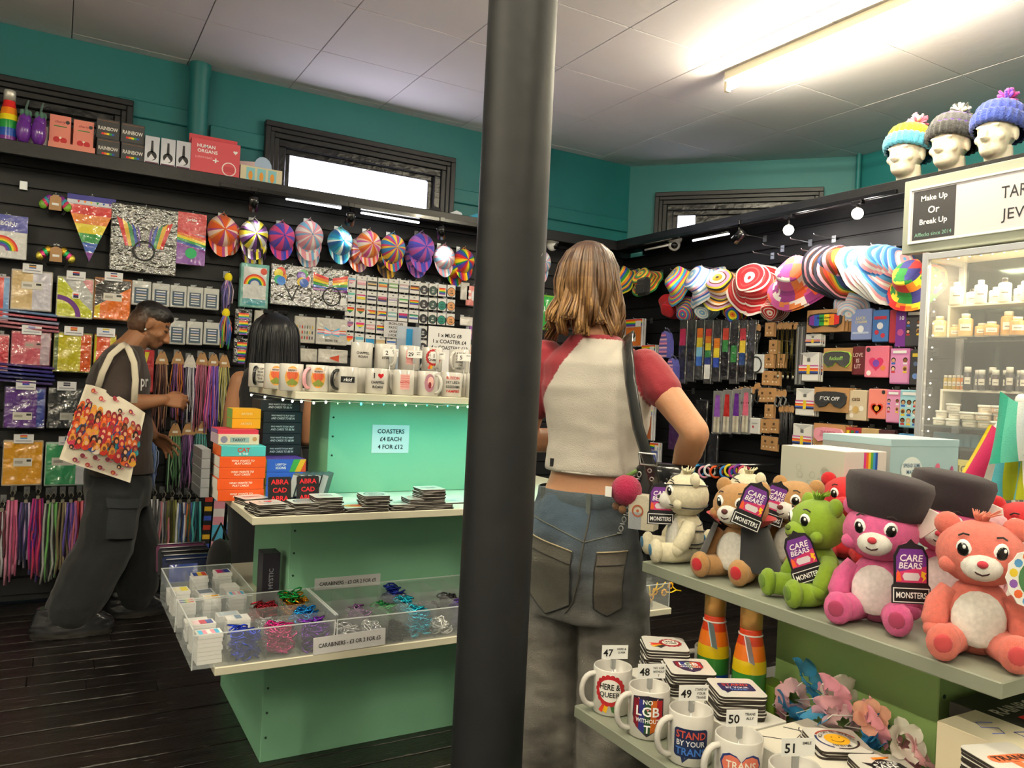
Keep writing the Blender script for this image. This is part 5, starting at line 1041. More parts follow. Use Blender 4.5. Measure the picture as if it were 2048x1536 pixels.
def backpack(px_, py_, s, label):
    c = at(px_, py_, X=3.66); e = empty('striped_backpack', tuple(c), -pi/2, label, 'backpack', 'striped backpacks'); cs = ['8a6ac0', 'e88ab0', '4a4a9a', 'e8b0c8']
    m = MB(); pr = [(-.5, -.9), (.5, -.9), (.55, -.5), (.5, .3), (.25, .8), (0, .95), (-.25, .8), (-.5, .3), (-.55, -.5)]
    m.prism([(x*s*.8, z*s) for x, z in pr], -.03, .03, cs[2], 'cloth')
    m.build('body', e); p = MB()
    for i in range(12):
        z1 = s*(.85-1.7*i/12); z0 = z1-s*1.7/12*.9; w = s*.8*(.5 if z1 < s*.3 else max(.1, .5-.45*(z1/s-.3))); p.rect(-w, z0, w, z1, cs[i % 4], -.031, 'cloth')
    p.build('print', e); m = MB(); m.tube([(-.03, 0, s*.9), (0, 0, s*1.15), (.03, 0, s*.9)], .006, '2a2a4a', 'cloth'); m.build('loop', e); hook(c, dict(X=3.66), s*1.12, what=label)
backpack(1333, 690, .10, 'purple and pink striped backpack'); backpack(1346, 740, .085, 'lilac striped backpack below the first one')
# ---- packs near the corner
hd = lambda c, t=None: (lambda p, w, h: (p.stripes(-w*.48, h*.24, w*.48, h*.48, RB, -.0005), p.rect(w*.1, h*.22, w*.42, h*.42, 'e8e8e8', -.0012), p.rect(-w*.44, -h*.46, w*.44, h*.2, c, -.0005, 'wrap'), p.rect(-w*.1, -h*.3, w*.15, -h*.05, 'e8e6e0', -.001)))
for r, c, l in (((1222, 640, 1250, 692), 'b9bcc4', 'grey'), ((1252, 638, 1286, 694), 'e87a2a', 'orange'), ((1222, 695, 1252, 740), 'd8702a', 'amber'), ((1284, 690, 1312, 735), 'c83a4a', 'red'), ((1284, 745, 1304, 800), '3a8a4a', 'green'), ((1282, 812, 1306, 880), 'c8703a', 'copper'), ((1300, 885, 1318, 940), '6a7ac8', 'periwinkle')):
    rpack('rainbow_header_packet', r, 'packet with rainbow header and %s contents' % l, 'packet', 'rainbow header packets', hd(c), 'c8c8cc', back=1)
# ---- socks in clear bags
for i in range(9):
    x = 1366+17.2*i; sc = [['c82a5a', '2a2a30', '1c1c22'], ['2a2a30', '1c1c22', '3a3a40'], ['f07a2a', 'f0d83a', '8ac8e8', '3a6ac8', '4a4a4a'], ['d83a3a', 'f08a2a', 'f0d83a', '3a8a4a', '2a3a8a', 'f2f2f2', 'f2f2f2'], ['3a3a40', 'f08a2a', 'f0d83a', '2a4ab0', '2a2a30'], ['d84a3a', '3a8a4a', '1c1c22', '1c1c22'], ['2a2a30', '3a8a4a', '1c1c22'], ['c83a4a', 'e8c83a', '2a4a8a', '1c1c22'], ['3a3a44', '2a2a30']][i]
    rpack('sock_packet', (x-8, 640, x+8, 768-4*(i % 3)), 'clear bag with long %s socks' % ('crimson topped black', 'plain black', 'orange and blue', 'rainbow and white', 'grey and rainbow', 'red topped dark', 'green banded black', 'red and yellow banded', 'charcoal')[i], 'socks', 'sock packets', lambda p, w, h, sc=sc: (p.stripes(-w*.36, -h*.42, w*.36, h*.36, sc, -.0006, 'wrap')), '3c3c40', .014, 'wrap', back=1)
for i, (c, l) in enumerate((('9a5ac8', 'lilac'), ('c82a2a', 'scarlet'), ('6a2a9a', 'purple'), ('e06a8a', 'pink'))):
    x = 1436+19*i; rpack('feather_packet', (x-10, 782-2*i, x+10, 868), 'clear bag with %s feathered tassel' % l, 'packet', 'feathered tassel packets', lambda p, w, h, c=c: (p.poly([(-w*.3, -h*.1), (w*.3, -h*.1), (w*.2, h*.4), (-w*.2, h*.4)], c, -.0006, 'wrap'), p.stripes(-w*.3, -h*.46, w*.3, -h*.1, ['d8d0c0', 'b8ae9a', 'e0dccc'], -.0006, 'wrap', True)), '8a8a8c', .016, 'wrap', back=0)
for r, c, l in (((1390, 800, 1414, 930), '1c1c20', 'tall black packet behind the elbow'), ((1416, 868, 1436, 935), '26262c', 'tall black packet beside the tassels'), ((1340, 780, 1360, 900), '4a2a5a', 'purple dark packet behind the elbow')): rpack('dark_packet', r, l, 'packet', None, None, c, back=0)
# ---- kraft cards with earrings, hair ties and necklaces
kr = 'b98d5f'
def a_ear2(p, w, h): p.rect(-w*.12, h*.05, w*.12, h*.22, '5a4430', -.0006); p.disc(-w*.2, -h*.25, w*.07, 'e8e0d0', -.0006, n=8); p.disc(w*.2, -h*.25, w*.07, 'e8e0d0', -.0006, n=8); p.rect(-w*.25, -h*.12, w*.25, -h*.08, '8a6a44', -.0006)
for i, (x, y) in enumerate(((1539, 659), (1547, 694), (1538, 722), (1562, 722), (1533, 756), (1550, 757), (1525, 790), (1541, 790), (1538, 823), (1530, 852), (1548, 852), (1531, 886), (1545, 888))):
    rpack('earring_card', (x-9, y-14, x+9, y+14), 'kraft card with small earrings, %s' % ('top of the column', 'second down the column', 'third down beside the bracelet', 'third down beside the necklaces', 'fourth down with gold beads', 'fourth down by the necklaces', 'fifth down by the hair ties', 'fifth down by the black tassels', 'sixth down', 'seventh down by the white packets', 'seventh down by the black tassels', 'bottom of the column', 'bottom of the column by the tassels')[i], 'earrings', 'kraft earring cards', a_ear2, kr, .004, 'card', back=2)
def ties(x, y, n, label, drop=26, c='1c1a1c'):
    for i in range(n):
        q = at(x+11*i, y, **KR); e = empty('hair_tie_card', tuple(q), -pi/2, '%s, %s' % (label, ('first', 'second', 'third', 'fourth')[i]), 'hair tie', 'hair ties on kraft cards'); m = MB(); m.prism([(-.02, -.022), (.02, -.022), (.024, 0), (.014, .02), (-.014, .02), (-.024, 0)], -.002, .002, kr, 'card'); m.build('card', e); m = MB(); L = drop*.0031
        m.tube([(.018*cos(t), .006*sin(3*t), -.02-L/2+L/2*sin(t)) for t in [2*pi*k/12 for k in range(13)]], .005, c, 'cloth', n=5, cap=False); m.build('tie', e); hook(q, KR, .016, what=label)
ties(1483, 655, 4, 'black hair tie on kraft card in the upper row', 24); ties(1470, 713, 3, 'brown hair tie on kraft card beside the bracelet', 26, '3a2420'); ties(1482, 780, 3, 'black hair tie on kraft card above the white packets'); ties(1515, 772, 1, 'black hair tie on a large kraft card'); ties(1556, 786, 2, 'silver beaded tie on kraft card', 20, '6a6a6a')
for i in range(4):
    q = at(1561+10*i, 652, **KR); e = empty('necklace_card', tuple(q), -pi/2, 'kraft card with a long gold chain, %s' % ('beside the earrings', 'second', 'third', 'nearest the wristbands')[i], 'necklace', 'necklaces on kraft cards'); m = MB(); m.prism([(-.02, -.02), (.02, -.02), (.026, .0), (.014, .022), (-.014, .022), (-.026, 0)], -.002, .002, kr, 'card'); m.build('card', e); m = MB()
    for s in (-1, 1): m.tube([(s*.012, -.003, -.015), (s*.014, -.002, -.16), (s*.004, -.002, -.29)], .0022, '8a7a3a', 'metal', n=5)
    m.ell((0, -.003, -.3), (.01, .006, .012), 'b8b4a8', 'metal', n=8); m.build('chain', e); hook(q, KR, .018, what='gold chain necklace')
for i, x in enumerate((1596, 1604)): rpack('chain_card', (x-4, 652, x+4, 770), 'narrow strip of long grey chains, %s' % ('first', 'second')[i], 'necklace', 'grey chain strips', lambda p, w, h: p.stripes(-w*.4, -h*.48, w*.4, h*.48, ['6a6a6a', '9a9a9a', '4a4a4a'], -.0006, vert=True), '55565a', .01, 'card', back=1)
for i in range(3):
    q = at(1564+9*i, 818, **KR); e = empty('tassel_card', tuple(q), -pi/2, 'kraft card with long black tassels, %s' % ('first', 'second', 'third')[i], 'tassel', 'black tassel cards'); m = MB(); m.prism([(-.02, -.02), (.02, -.02), (.024, 0), (.014, .02), (-.014, .02), (-.024, 0)], -.002, .002, kr, 'card'); m.build('card', e); m = MB()
    for k in range(10): m.tube([(random.uniform(-.014, .014), random.uniform(-.008, .008), -.015), (random.uniform(-.016, .016), 0, -.21)], .003, '1a1a1e', 'ribbon', n=4)
    o = m.build('strands', e); o['kind'] = 'stuff'; hook(q, KR, .016, what='black tassel card')
rpack('bracelet_card', (1497, 709, 1528, 746), 'white card with a black cord bracelet', 'bracelet', None, lambda p, w, h: (p.ring(0, -h*.05, w*.34, w*.42, '2a2c30', -.0008), p.rect(w*.05, -h*.1, w*.12, h*.3, 'c8ccd0', -.0012)), 'd4d6da', .012, 'card')
for r, l in (((1473, 834, 1499, 868), 'with a red mark, beside the feathers'), ((1501, 836, 1520, 868), 'beside the earring cards')): rpack('white_packet', r, 'small white packet %s' % l, 'packet', 'small white packets', lambda p, w, h: (p.disc(-w*.15, -h*.05, w*.1, 'b83a4a', -.0006), p.rect(-w*.3, h*.15, w*.3, h*.2, '9a9a9a', -.0006)), 'dcdcda', .012, 'card', back=1)
def a_wr(p, w, h): p.stripes(-w*.5, -h*.26, w*.5, h*.06, ['c86aa8', 'f0f0f0', 'e84a3a', 'f0a03a', '3a5aa8', '2a2a4a'], -.0006); p.rect(-w*.08, -h*.26, w*.08, h*.06, ('e8c83a'), -.001); p.rect(-w*.08, h*.18, w*.08, h*.3, '6a6a6a', -.0006); p.poly([(-w*.48, h*.48), (0, h*.3), (w*.48, h*.48)], 'c8c8c8', -.0004)
for r, l in (((1612, 668, 1642, 692), 'behind the rainbow eye mask'), ((1599, 705, 1638, 762), 'below the rainbow eye mask'), ((1592, 777, 1630, 831), 'beside the black eye mask'), ((1586, 848, 1624, 902), 'beside the pink eye mask')): rpack('wristband_packet', r, 'white packet with a striped wristband %s' % l, 'wristband', 'wristband packets', a_wr, 'ebe9e6', .012, 'card', back=2)
# ---- eye masks
MK = [(-.42, .12), (-.36, .24), (-.15, .28), (.15, .28), (.36, .24), (.42, .12), (.40, -.12), (.28, -.27), (.12, -.22), (.03, -.1), (-.03, -.1), (-.12, -.22), (-.28, -.27), (-.40, -.12)]
def mask(r, fill, txt, tc, label, edge=None):
    c, w, h = bpx(*r, X=3.68); q = MB(); q.box(-w/2, w/2, -.003, .003, -h/2, h/2, kr, 'card'); o = q.build('eye_mask_card', None, tuple(c), -pi/2, label, 'eye mask', 'eye masks on kraft cards'); e = MB(); n = 10
    P = [(x*w*1.1, z*h*1.2) for x, z in MK]
    if isinstance(fill, list):
        e.prism(P, -.012, -.003, '2a2a2e', 'cloth')
        for i, f in enumerate(fill):
            x0 = w*(-.40+.8*i/len(fill)); x1 = x0+w*.8/len(fill); k = lambda x: .27*h if abs(x) < w*.3 else .2*h; e.poly([(x0, -k(x0)*.8), (x1, -k(x1)*.8), (x1, k(x1)), (x0, k(x0))], f, -.0126, 'ribbon')
    else:
        if edge: e.prism([(x*1.06, z*1.08) for x, z in P], -.010, -.003, edge, 'cloth')
        e.prism(P, -.014, -.003, fill, 'cloth')
    b = e.build('mask', o); p = MB()
    for i, t in enumerate(txt): p.text(t, 0, h*.05-h*.14*i+(h*.07 if len(txt) > 1 else 0), h*(.17 if len(txt) == 1 else .12), tc, -.0152, w*.66, skew=.2)
    p.build('lettering', b)
    for i in range(3):
        bb = o.copy(); COL.objects.link(bb); bb.location.x += .016*(i+1); bb.location.y -= .012*(i+1); bb['label'] = label+', spare card %s behind it' % ('one', 'two', 'three')[i]
    hook(c, dict(X=3.68), h/2+.002, what=label)
mask((1614, 619, 1688, 664), RB[::-1], ['Beauty Queen', 'Sleeping'], '2a2a2a', 'kraft card with a rainbow eye mask'); mask((1647, 696, 1704, 742), '3a3c3e', ['fuckoff!'], '9acc6a', 'kraft card with a grey eye mask edged in lime', 'a8dc4a'); mask((1628, 775, 1697, 824), '202226', ['F*CK OFF'], 'e8e8ea', 'kraft card with a black eye mask'); mask((1627, 848, 1690, 892), 'f0a0b4', ['THE BITCH', 'IS SLEEPING'], 'b85a78', 'kraft card with a pale pink eye mask')
# ---- novelty packs between the masks and the cabinet
def faces(n, bg):
    sk = ['c89a7a', '8a5a3a', 'e0b89a', '6a4028', 'd8a884']; hr = ['2a1c14', '3a2a1c', '1a1a1c', 'c8a05a']
    def f(p, w, h):
        p.rect(-w*.46, -h*.46, w*.46, h*.3, bg, -.0005)
        k = 3 if n > 4 else 2
        for i in range(n):
            x = w*(-.3+.6*(i % k)/(k-1)); z = h*(.16-.24*(i//k)); p.disc(x, z+h*.015, w*.12, hr[i % 4], -.001, n=12); p.disc(x, z, w*.085, sk[i % 5], -.0014, n=12); p.rect(x-w*.1, z-h*.11, x+w*.1, z-h*.06, ['3a6ac8', 'e8e8e8', 'c83a3a', 'e8c83a'][i % 4], -.0012)
        p.rect(-w*.35, h*.36, w*.35, h*.44, 'f0f0f0', -.001)
    return f
def art(bg, *el):
    def f(p, w, h):
        p.rect(-w*.48, -h*.48, w*.48, h*.48, bg, -.0003)
        for e in el:
            if e[0] == 'h': p.heart(e[1]*w, e[2]*h, e[3]*w, e[4], -.001)
            elif e[0] == 'd': p.disc(e[1]*w, e[2]*h, e[3]*w, e[4], -.0014)
            elif e[0] == 'r': p.rect(e[1]*w, e[2]*h, e[3]*w, e[4]*h, e[5], -.0012)
            else: p.text(e[1], e[2]*w, e[3]*h, e[4]*h, e[5], -.0018, w*.8)
    return f
NV = (((1704, 618, 1744, 680), '8a9ad0', art('8a9ad0', ('t', 'LUCK', 0, .2, .1, 'e8d8a0'), ('t', 'CHARM', 0, .08, .09, 'e8d8a0'), ('d', 0, -.15, .16, 'f2f2f6'), ('r', -.4, -.3, .4, -.24, 'c8d4ee')), 'periwinkle packet with a white figure'),
    ((1747, 620, 1778, 684), '4a7ac0', art('4a7ac0', ('r', -.4, .2, .4, .3, 'c83a4a'), ('d', 0, 0, .2, 'e8e8f0'), ('d', -.2, -.2, .14, 'c83a4a'), ('d', .2, -.3, .14, 'c83a4a')), 'blue and red patterned packet'),
    ((1780, 620, 1796, 686), 'b03a4a', None, 'narrow red packet edge on'), ((1793, 622, 1814, 694), '7a3a9a', art('7a3a9a', ('t', '10', .1, .3, .12, 'ffffff'), ('d', 0, -.1, .3, 'c85a9a')), 'purple packet marked 10'), ((1812, 620, 1846, 694), '3a3234', faces(4, '4a4a50'), 'dark packet with a grid of small portraits'),
    ((1706, 693, 1730, 750), '6a2a30', art('6a2a30', ('t', 'LOVE', 0, .2, .14, 'e0c8c0'), ('t', 'IS', 0, 0, .14, 'e0c8c0'), ('t', 'LIT', 0, -.2, .14, 'e0c8c0')), 'dark red packet with bold lettering'), ((1731, 692, 1778, 755), 'e87a94', art('e87a94', ('h', 0, -.05, .3, 'd83a6a'), ('d', 0, -.05, .14, '7a4ab0'), ('d', -.35, .38, .09, '3a3a3a'), ('d', -.3, -.36, .1, 'f6e8e8'), ('d', .3, -.2, .1, 'e88a4a')), 'pink packet with a purple gem on a heart'), ((1781, 697, 1820, 768), 'd080b8', faces(4, 'd890c0'), 'orchid packet with small portraits'), ((1822, 700, 1844, 770), '3a3a3c', art('3a3a3c', ('r', -.3, .3, .3, .4, 'c8b03a'), ('d', 0, .1, .2, '5a6a8a'), ('d', 0, -.25, .25, '6a8ac8')), 'black packet beside the cabinet'),
    ((1694, 780, 1734, 841), 'd4c4a8', art('d4c4a8', ('t', 'cats', 0, .2, .12, '5a3a2a'), ('d', 0, -.15, .16, 'c8a86a'), ('d', -.28, -.1, .12, 'efe8dc'), ('d', .28, -.1, .12, 'efe8dc'), ('d', -.2, -.34, .1, 'efe8dc')), 'cream packet with round faces'), ((1738, 778, 1774, 838), 'ec8a80', art('ec8a80', ('h', 0, -.15, .34, 'd8402c'), ('h', 0, -.15, .26, 'ec8a80'), ('d', 0, -.15, .13, 'd8a03a'), ('d', .34, .4, .1, '3a3a3a')), 'coral packet with an open heart'), ((1774, 780, 1802, 846), 'd880b0', faces(4, 'e098c0'), 'pink packet tucked behind the sky blue one'), ((1800, 780, 1840, 856), '9accdc', faces(9, 'a8d8e4'), 'sky blue packet with rows of small portraits'),
    ((1692, 855, 1722, 884), 'b83a3a', art('b83a3a', ('r', -.4, -.4, -.2, .3, 'f0d83a'), ('r', -.1, -.4, .1, .3, '3a8a3a'), ('r', .2, -.4, .4, .3, '3a4ab0')), 'small rainbow box below the cream packet'), ((1724, 857, 1758, 888), 'c8a878', art('c8a878', ('d', -.25, -.1, .16, 'efe4d4'), ('d', .25, -.1, .16, 'efe4d4'), ('t', 'TOTAL', .1, -.3, .16, 'c83a3a')), 'tan box with two pale faces'), ((1759, 860, 1790, 888), '4a2a2e', art('4a2a2e', ('r', -.4, -.4, .4, 0, 'c83a4a'), ('t', 'PROUD', 0, -.2, .16, 'f0f0f0')), 'dark box reading PROUD'), ((1798, 868, 1836, 892), '5a9ad0', art('5a9ad0', ('r', -.3, -.2, .3, .1, '8ac0e8')), 'light blue box below the portraits'))
for r, c, a, l in NV: rpack('novelty_packet', r, l, 'packet', 'novelty packets by the cabinet', a, c, .016, 'card', back=1)
for x, y in ((1495, 470), (1530, 490), (1585, 478), (1607, 500), (1632, 470), (1560, 510), (1510, 505), (1345, 540)): hook(at(x, y, X=3.70), KR, 0)
for i, (x, c) in enumerate(zip((1398, 1409, 1420, 1432, 1444, 1452, 1461, 1470, 1480, 1489), ('2a8ac8', 'e8a0b8', 'f4f4f4', 'e85a2a', '1c1c1e', '3a8ae0', 'e8d83a', 'c83a9a', '6a3a9a', 'd84a6a'))):
    q = at(x, 941+(i % 2)*3, X=3.62); m = MB(); m.tube([(.035*cos(t), 0, .035*sin(t)) for t in [2*pi*k/16 for k in range(17)]], .008, c, 'gloss', n=6, cap=False); m.build('bracelet', None, tuple(q), -pi/2+.9, 'rubber bracelet on the bar, %s' % ('blue', 'pink', 'white', 'orange', 'black', 'azure', 'yellow', 'magenta', 'purple', 'coral')[i], 'bracelet', 'rubber bracelets on the bar')
q0, q1 = at(1388, 932, X=3.62), at(1496, 934, X=3.62); m = MB(); m.tube([(0, 0, 0), q1-q0], .007, '9a9a9e', 'metal', n=6); m.tube([(0, 0, 0), (.24, 0, 0)], .007, '9a9a9e', 'metal', n=6); m.tube([q1-q0, q1-q0+Vector((.24, 0, 0))], .007, '9a9a9e', 'metal', n=6); m.build('bracelet_bar', None, tuple(q0+Vector((0, 0, .012))), 0, 'metal bar on the slatwall carrying rubber bracelets', 'rail')
# ---- lamps, camera and led bars under the shelf
m = MB(); m.box(-.012, .012, -2.14, 0, -.014, .008, '101013', 'gloss', ch=.002); m.build('light_track', None, (3.585, 4.6, 2.378), 0, 'black lighting track along the bucket hat shelf', 'track')
for px_, py_, aim, l in ((1577, 460, (1440, 590), 'glowing bulb spotlight above the patchwork hat'), (1715, 427, (1600, 560), 'glowing bulb spotlight above the ringed hats')):
    c = at(px_, py_, X=3.585); e = empty('bulb_spotlight', (3.585, c.y, 2.364), 0, l, 'spotlight', 'bulb spotlights'); m = MB(); m.box(-.018, .018, -.03, .03, -.02, 0, '131316', 'gloss', ch=.003); m.tube([(0, 0, -.02), (0, 0, c.z-2.364+.03)], .008, '131316', 'gloss'); m.build('holder', e)
    m = MB(); m.ell((0, 0, c.z-2.364), (.03, .03, .03), 'fff4e0', 'glow', n=16); m.build('bulb', e)
    a = bpy.data.lights.new('bulb_light', 'POINT'); a.energy = 5; a.shadow_soft_size = .04; a.color = (1, .94, .84); o = bpy.data.objects.new('bulb_light', a); COL.objects.link(o); o.parent = e; o.location = (-.02, 0, c.z-2.364-.05)
c = at(1478, 455, X=3.585); spot((3.585, c.y, 2.362), at(1400, 560, X=3.6), 'black spotlight aimed at the white bucket hat', 14)
strip(at(1386, 481, X=3.63), at(1458, 467, X=3.63), 'slim led strip beside the black spotlight', 'glowsoft'); strip(at(1290, 500, X=3.66), at(1340, 489, X=3.66), 'slim led strip behind the dome camera', 'gloss')
c = at(1350, 462, X=3.69); dome(Vector((3.69, c.y, 2.404)), -.7, 'white dome camera under the bucket hat shelf')
# ---- glass cabinet
CX0, CX1, CY0, CY1, CZ = 3.50, 3.83, .95, 2.255, 2.03
e = empty('glass_cabinet', (CX0, CY0, 0), 0, 'tall glass display cabinet with white frame and warm lights', 'cabinet'); W, D = CX1-CX0, CY1-CY0
def part(nm, b, c, mt, ch=.002, par=None): m = MB(); m.box(*b, c, mt, ch=ch); return m.build(nm, par or e)
for x in (0, W-.03):
    for y in (0, D-.03): part('frame_post', (x, x+.03, y, y+.03, 0, CZ), 'b4b6bc', 'gloss')
for z in (.25, CZ-.035):
    for y in (.03, D-.03): part('frame_rail', (0, .03, .03, D-.03, z, z+.03), 'b4b6bc', 'gloss') if y == .03 else part('frame_rail', (.03, W-.03, D-.03, D, z, z+.03), 'b4b6bc', 'gloss')
part('base_panel', (.002, W, .002, D-.002, 0, .25), 'c8c8cc', 'gloss'); part('top_panel', (.03, W, .03, D-.03, CZ-.012, CZ), 'e8e4d8', 'gloss')
part('glass_pane', (.006, .010, .03, D-.03, .28, CZ-.035), 'ffffff', 'glass', 0); part('glass_pane', (.03, W-.03, D-.014, D-.010, .28, CZ-.035), 'ffffff', 'glass', 0); part('mirror_back', (W-.012, W-.004, .01, D-.03, .26, CZ-.012), 'ffffff', 'mirror', 0)
zc = lambda y: at(1900, y, X=3.62).z
zs = [zc(676), zc(851), zc(893)]
for z in zs: part('glass_shelf', (.02, W-.02, .01, D-.02, z-.008, z), 'cfe0d8', 'clear', 0)
z1, z3 = zc(612), zc(779)
for z, zb, yl in ((z1, zs[0], at(1902, 640, X=3.62).y), (z3, zs[1], at(1887, 800, X=3.62).y)):
    q = empty('riser', (3.62, yl, zb), 0, 'white acrylic riser on the %s glass shelf' % ('upper' if z == z1 else 'lower'), 'riser', 'white risers in the cabinet'); part('riser_top', (-.03, .12, CY0+.05-yl, 0, z-zb-.010, z-zb), 'f4efdc', 'gloss', .001, q); part('riser_leg', (-.03, .12, -.012, 0, .0005, z-zb-.010), 'f4efdc', 'gloss', .001, q)
for y0 in (CY1-.04,):
    m = MB(); 
    for i in range(30): m.ell((0, 0, .3+i*.056), (.004, .004, .004), 'fff2cc', 'glow', n=6)
    q = m.build('led_chain', e, (.04, y0-CY0-.005, 0)); q['kind'] = 'stuff'
m = MB()
for i in range(24): m.ell((.05, .06+i*.05, CZ-.03), (.005, .005, .005), 'fff2cc', 'glow', n=6)
q = m.build('led_chain', e); q['kind'] = 'stuff'
a = bpy.data.lights.new('cabinet_light', 'AREA'); a.shape = 'RECTANGLE'; a.size = .12; a.size_y = 1.1; a.energy = 14; a.color = (1, .82, .52); o = bpy.data.objects.new('cabinet_light', a); COL.objects.link(o); o.parent = e; o.location = (.12, D/2, CZ-.04)
_jm = {}
def jar(x, y, z, R, H, col, capc, label, group, neck=.5, capH=.18, name='cosmetic_bottle', cat='bottle'):
    k = (R, H, col, capc, neck)
    if k not in _jm:
        m = MB(); m.lathe([(.001, 0), (R*.95, 0), (R, H*.04), (R, H*(.92-capH)), (R*.9, H*(.97-capH)), (R*neck, H*(1-capH))], col, 'gloss', n=16); b = m.mesh(name); m = MB(); m.lathe([(R*neck*1.05, H*(1-capH)), (R*neck*1.1, H*(1-capH)), (R*neck*1.1, H*.985), (R*neck, H), (.001, H)], capc, 'gloss', n=14); c = m.mesh('lid'); m = MB(); m.W = R+.0008; m.rect(-R*.75, H*.25, R*.75, H*.55, 'e9e2d0', 0); m.rect(-R*.5, H*.36, R*.5, H*.40, '6a5a44', -.0006); _jm[k] = (b, c, m.mesh('printed_label'))
    b, c, l = _jm[k]; o = link(name, b, None, (x, y, z), -pi/2+.5, label, cat, group); link('lid', c, o); link('printed_label', l, o)
for i in range(7): jar(3.60+.03*(i % 2), at(1918+24*i, 600, X=3.62).y, z1, .026 if i % 3 else .03, .072 if i % 2 else .105, 'f2ecd8', '1f1c1a' if i % 3 == 1 else 'efe8d4', 'white cosmetic bottle on the upper riser, %s' % ('first', 'second', 'third', 'fourth', 'fifth', 'sixth', 'seventh')[i], 'white bottles on the upper riser', .45)
for i, (c, h) in enumerate((('e6cf98', .10), ('e0c288', .06), ('d9b57c', .105), ('cfa468', .062), ('c2904f', .064), ('d0a05c', .11), ('c08a50', .08))): jar(3.585+.03*(i % 2), at(1888+26*i, 660, X=3.62).y, zs[0], .031, h, c, 'efe6cc', 'tan cosmetic bottle on the glass shelf, %s' % ('palest', 'small pale', 'tall golden', 'small golden', 'short brown', 'tall brown', 'last in the row')[i], 'tan bottles on the glass shelf', .55)
for i in range(5): jar(3.60, at(1896+8.5*i, 770, X=3.62).y, z3, .0095, .066, ('c9a94a', 'b8a040', 'c8a03a', 'd09030', 'd87a2a')[i], 'f4f0e4', 'tiny amber vial on the lower riser, %s' % ('first', 'second', 'third', 'fourth', 'fifth')[i], 'amber vials on the lower riser', .7)
for i in range(9): jar(3.59+.03*(i % 2), at(1942+14*i, 770, X=3.62).y, z3, .0175, .092 if i % 3 else .105, ('4a4648', '8a8688', '5a5658', '2a2022', '3a2426', '2a2628')[i % 6], 'f4efe0', 'dark bottle with white cap on the lower riser, %s' % ('first', 'second', 'third', 'fourth', 'fifth', 'sixth', 'seventh', 'eighth', 'ninth')[i], 'dark bottles on the lower riser', .75, .24)
k = 0
for x, n, r, c in ((1886, 2, .026, 'f2eede'), (1913, 3, .029, 'f4f0e4'), (1943, 2, .0315, 'f0e8d0'), (1974, 3, .0315, 'e4cfae'), (2006, 3, .0315, 'd8b48e'), (2038, 3, .0315, 'dcc0a0')):
    for j in range(n): jar(3.59+.02*(k % 2), at(x, 840, X=3.62).y, zs[1]+.0345*j, r, .034, c, 'f8f5ea', '%s tub with pale lid, level %s of its pile, by %s' % (('white', 'ivory', 'cream', 'sand', 'peach', 'beige')[('f2eede', 'f4f0e4', 'f0e8d0', 'e4cfae', 'd8b48e', 'dcc0a0').index(c)], ('one', 'two', 'three')[j], 'the lower riser'), 'tubs on the lower glass shelf', 1.0, .3, 'powder_tub', 'tub'); k += 1
for i in range(6): carton('blue_box', 3.66, at(1880+14*i, 880, X=3.66).y, at(1900, 905, X=3.66).z-.0, .035, .04, .07, ('5a8a9a', '8ab0bc', '4a7a8a'), 'small teal box on the bottom glass shelf, %s' % ('first', 'second', 'third', 'fourth', 'fifth', 'sixth')[i], 'box', None, 'teal boxes in the cabinet') if 0 else None
for i in range(6): carton('teal_box', 3.70, at(1878+15*i, 885, X=3.7).y, zs[2]+.0005, .04, .03, .06, ('5a8a9a', '8ab0bc', '4a7a8a'), 'small teal box on the bottom glass shelf, %s' % ('first', 'second', 'third', 'fourth', 'fifth', 'sixth')[i], 'box', None, 'teal boxes in the cabinet', -pi/2)
c = at(1930, 938, X=3.58); carton('yellow_card_box', 3.58, c.y, c.z-.04, .19, .05, .08, ('e8dc7a', 'e8dc7a', 'd8cc6a'), 'pale yellow card lettered TRI in the cabinet', 'box', pt(['TRICKS'], '7a6a2a', .034, .8), None, -pi/2)
# ---- sign above the cabinet
ys = 2.392; e = empty('shop_sign', (3.575, ys, 2.045), -pi/2, 'grey framed sign board reading Make Up Or Break Up', 'sign'); m = MB(); m.box(0, 1.4, -.03, .02, 0, .355, '989c8e', 'matte', ch=.003); m.build('board', e)
c0 = at(1826, 487, X=3.545); m = MB(); m.box(.045, 1.38, -.036, -.0305, .052, .298, 'c8c4c8', 'card', ch=.002); m.build('panel', e); m = MB(); 
for b in ((.035, 1.385, .298, .308), (.035, 1.385, .042, .052), (.035, .045, .052, .298)): m.box(b[0], b[1], -.042, -.0305, b[2], b[3], 'f2f0f0', 'gloss', ch=.002)
m.build('panel_frame', e); p = MB(); p.rect(.055, .058, .262, .292, '3a3a3c', -.0366)
for t, z in (('Make Up', .262), ('Or', .208), ('Break Up', .150)): p.text(t, .158, z-.012, .034, 'f4f4f2', -.0372, .18)
p.text('Afflecks since 2014', .158, .082, .018, '8ac0a8', -.0372, .18, bold=False); p.text('TAROT', .56, .215, .062, '2a2a2e', -.0372, .19, bold=False); p.text('JEWELLERY', .64, .112, .062, '2a2a2e', -.0372, .36, bold=False); p.build('lettering', e)
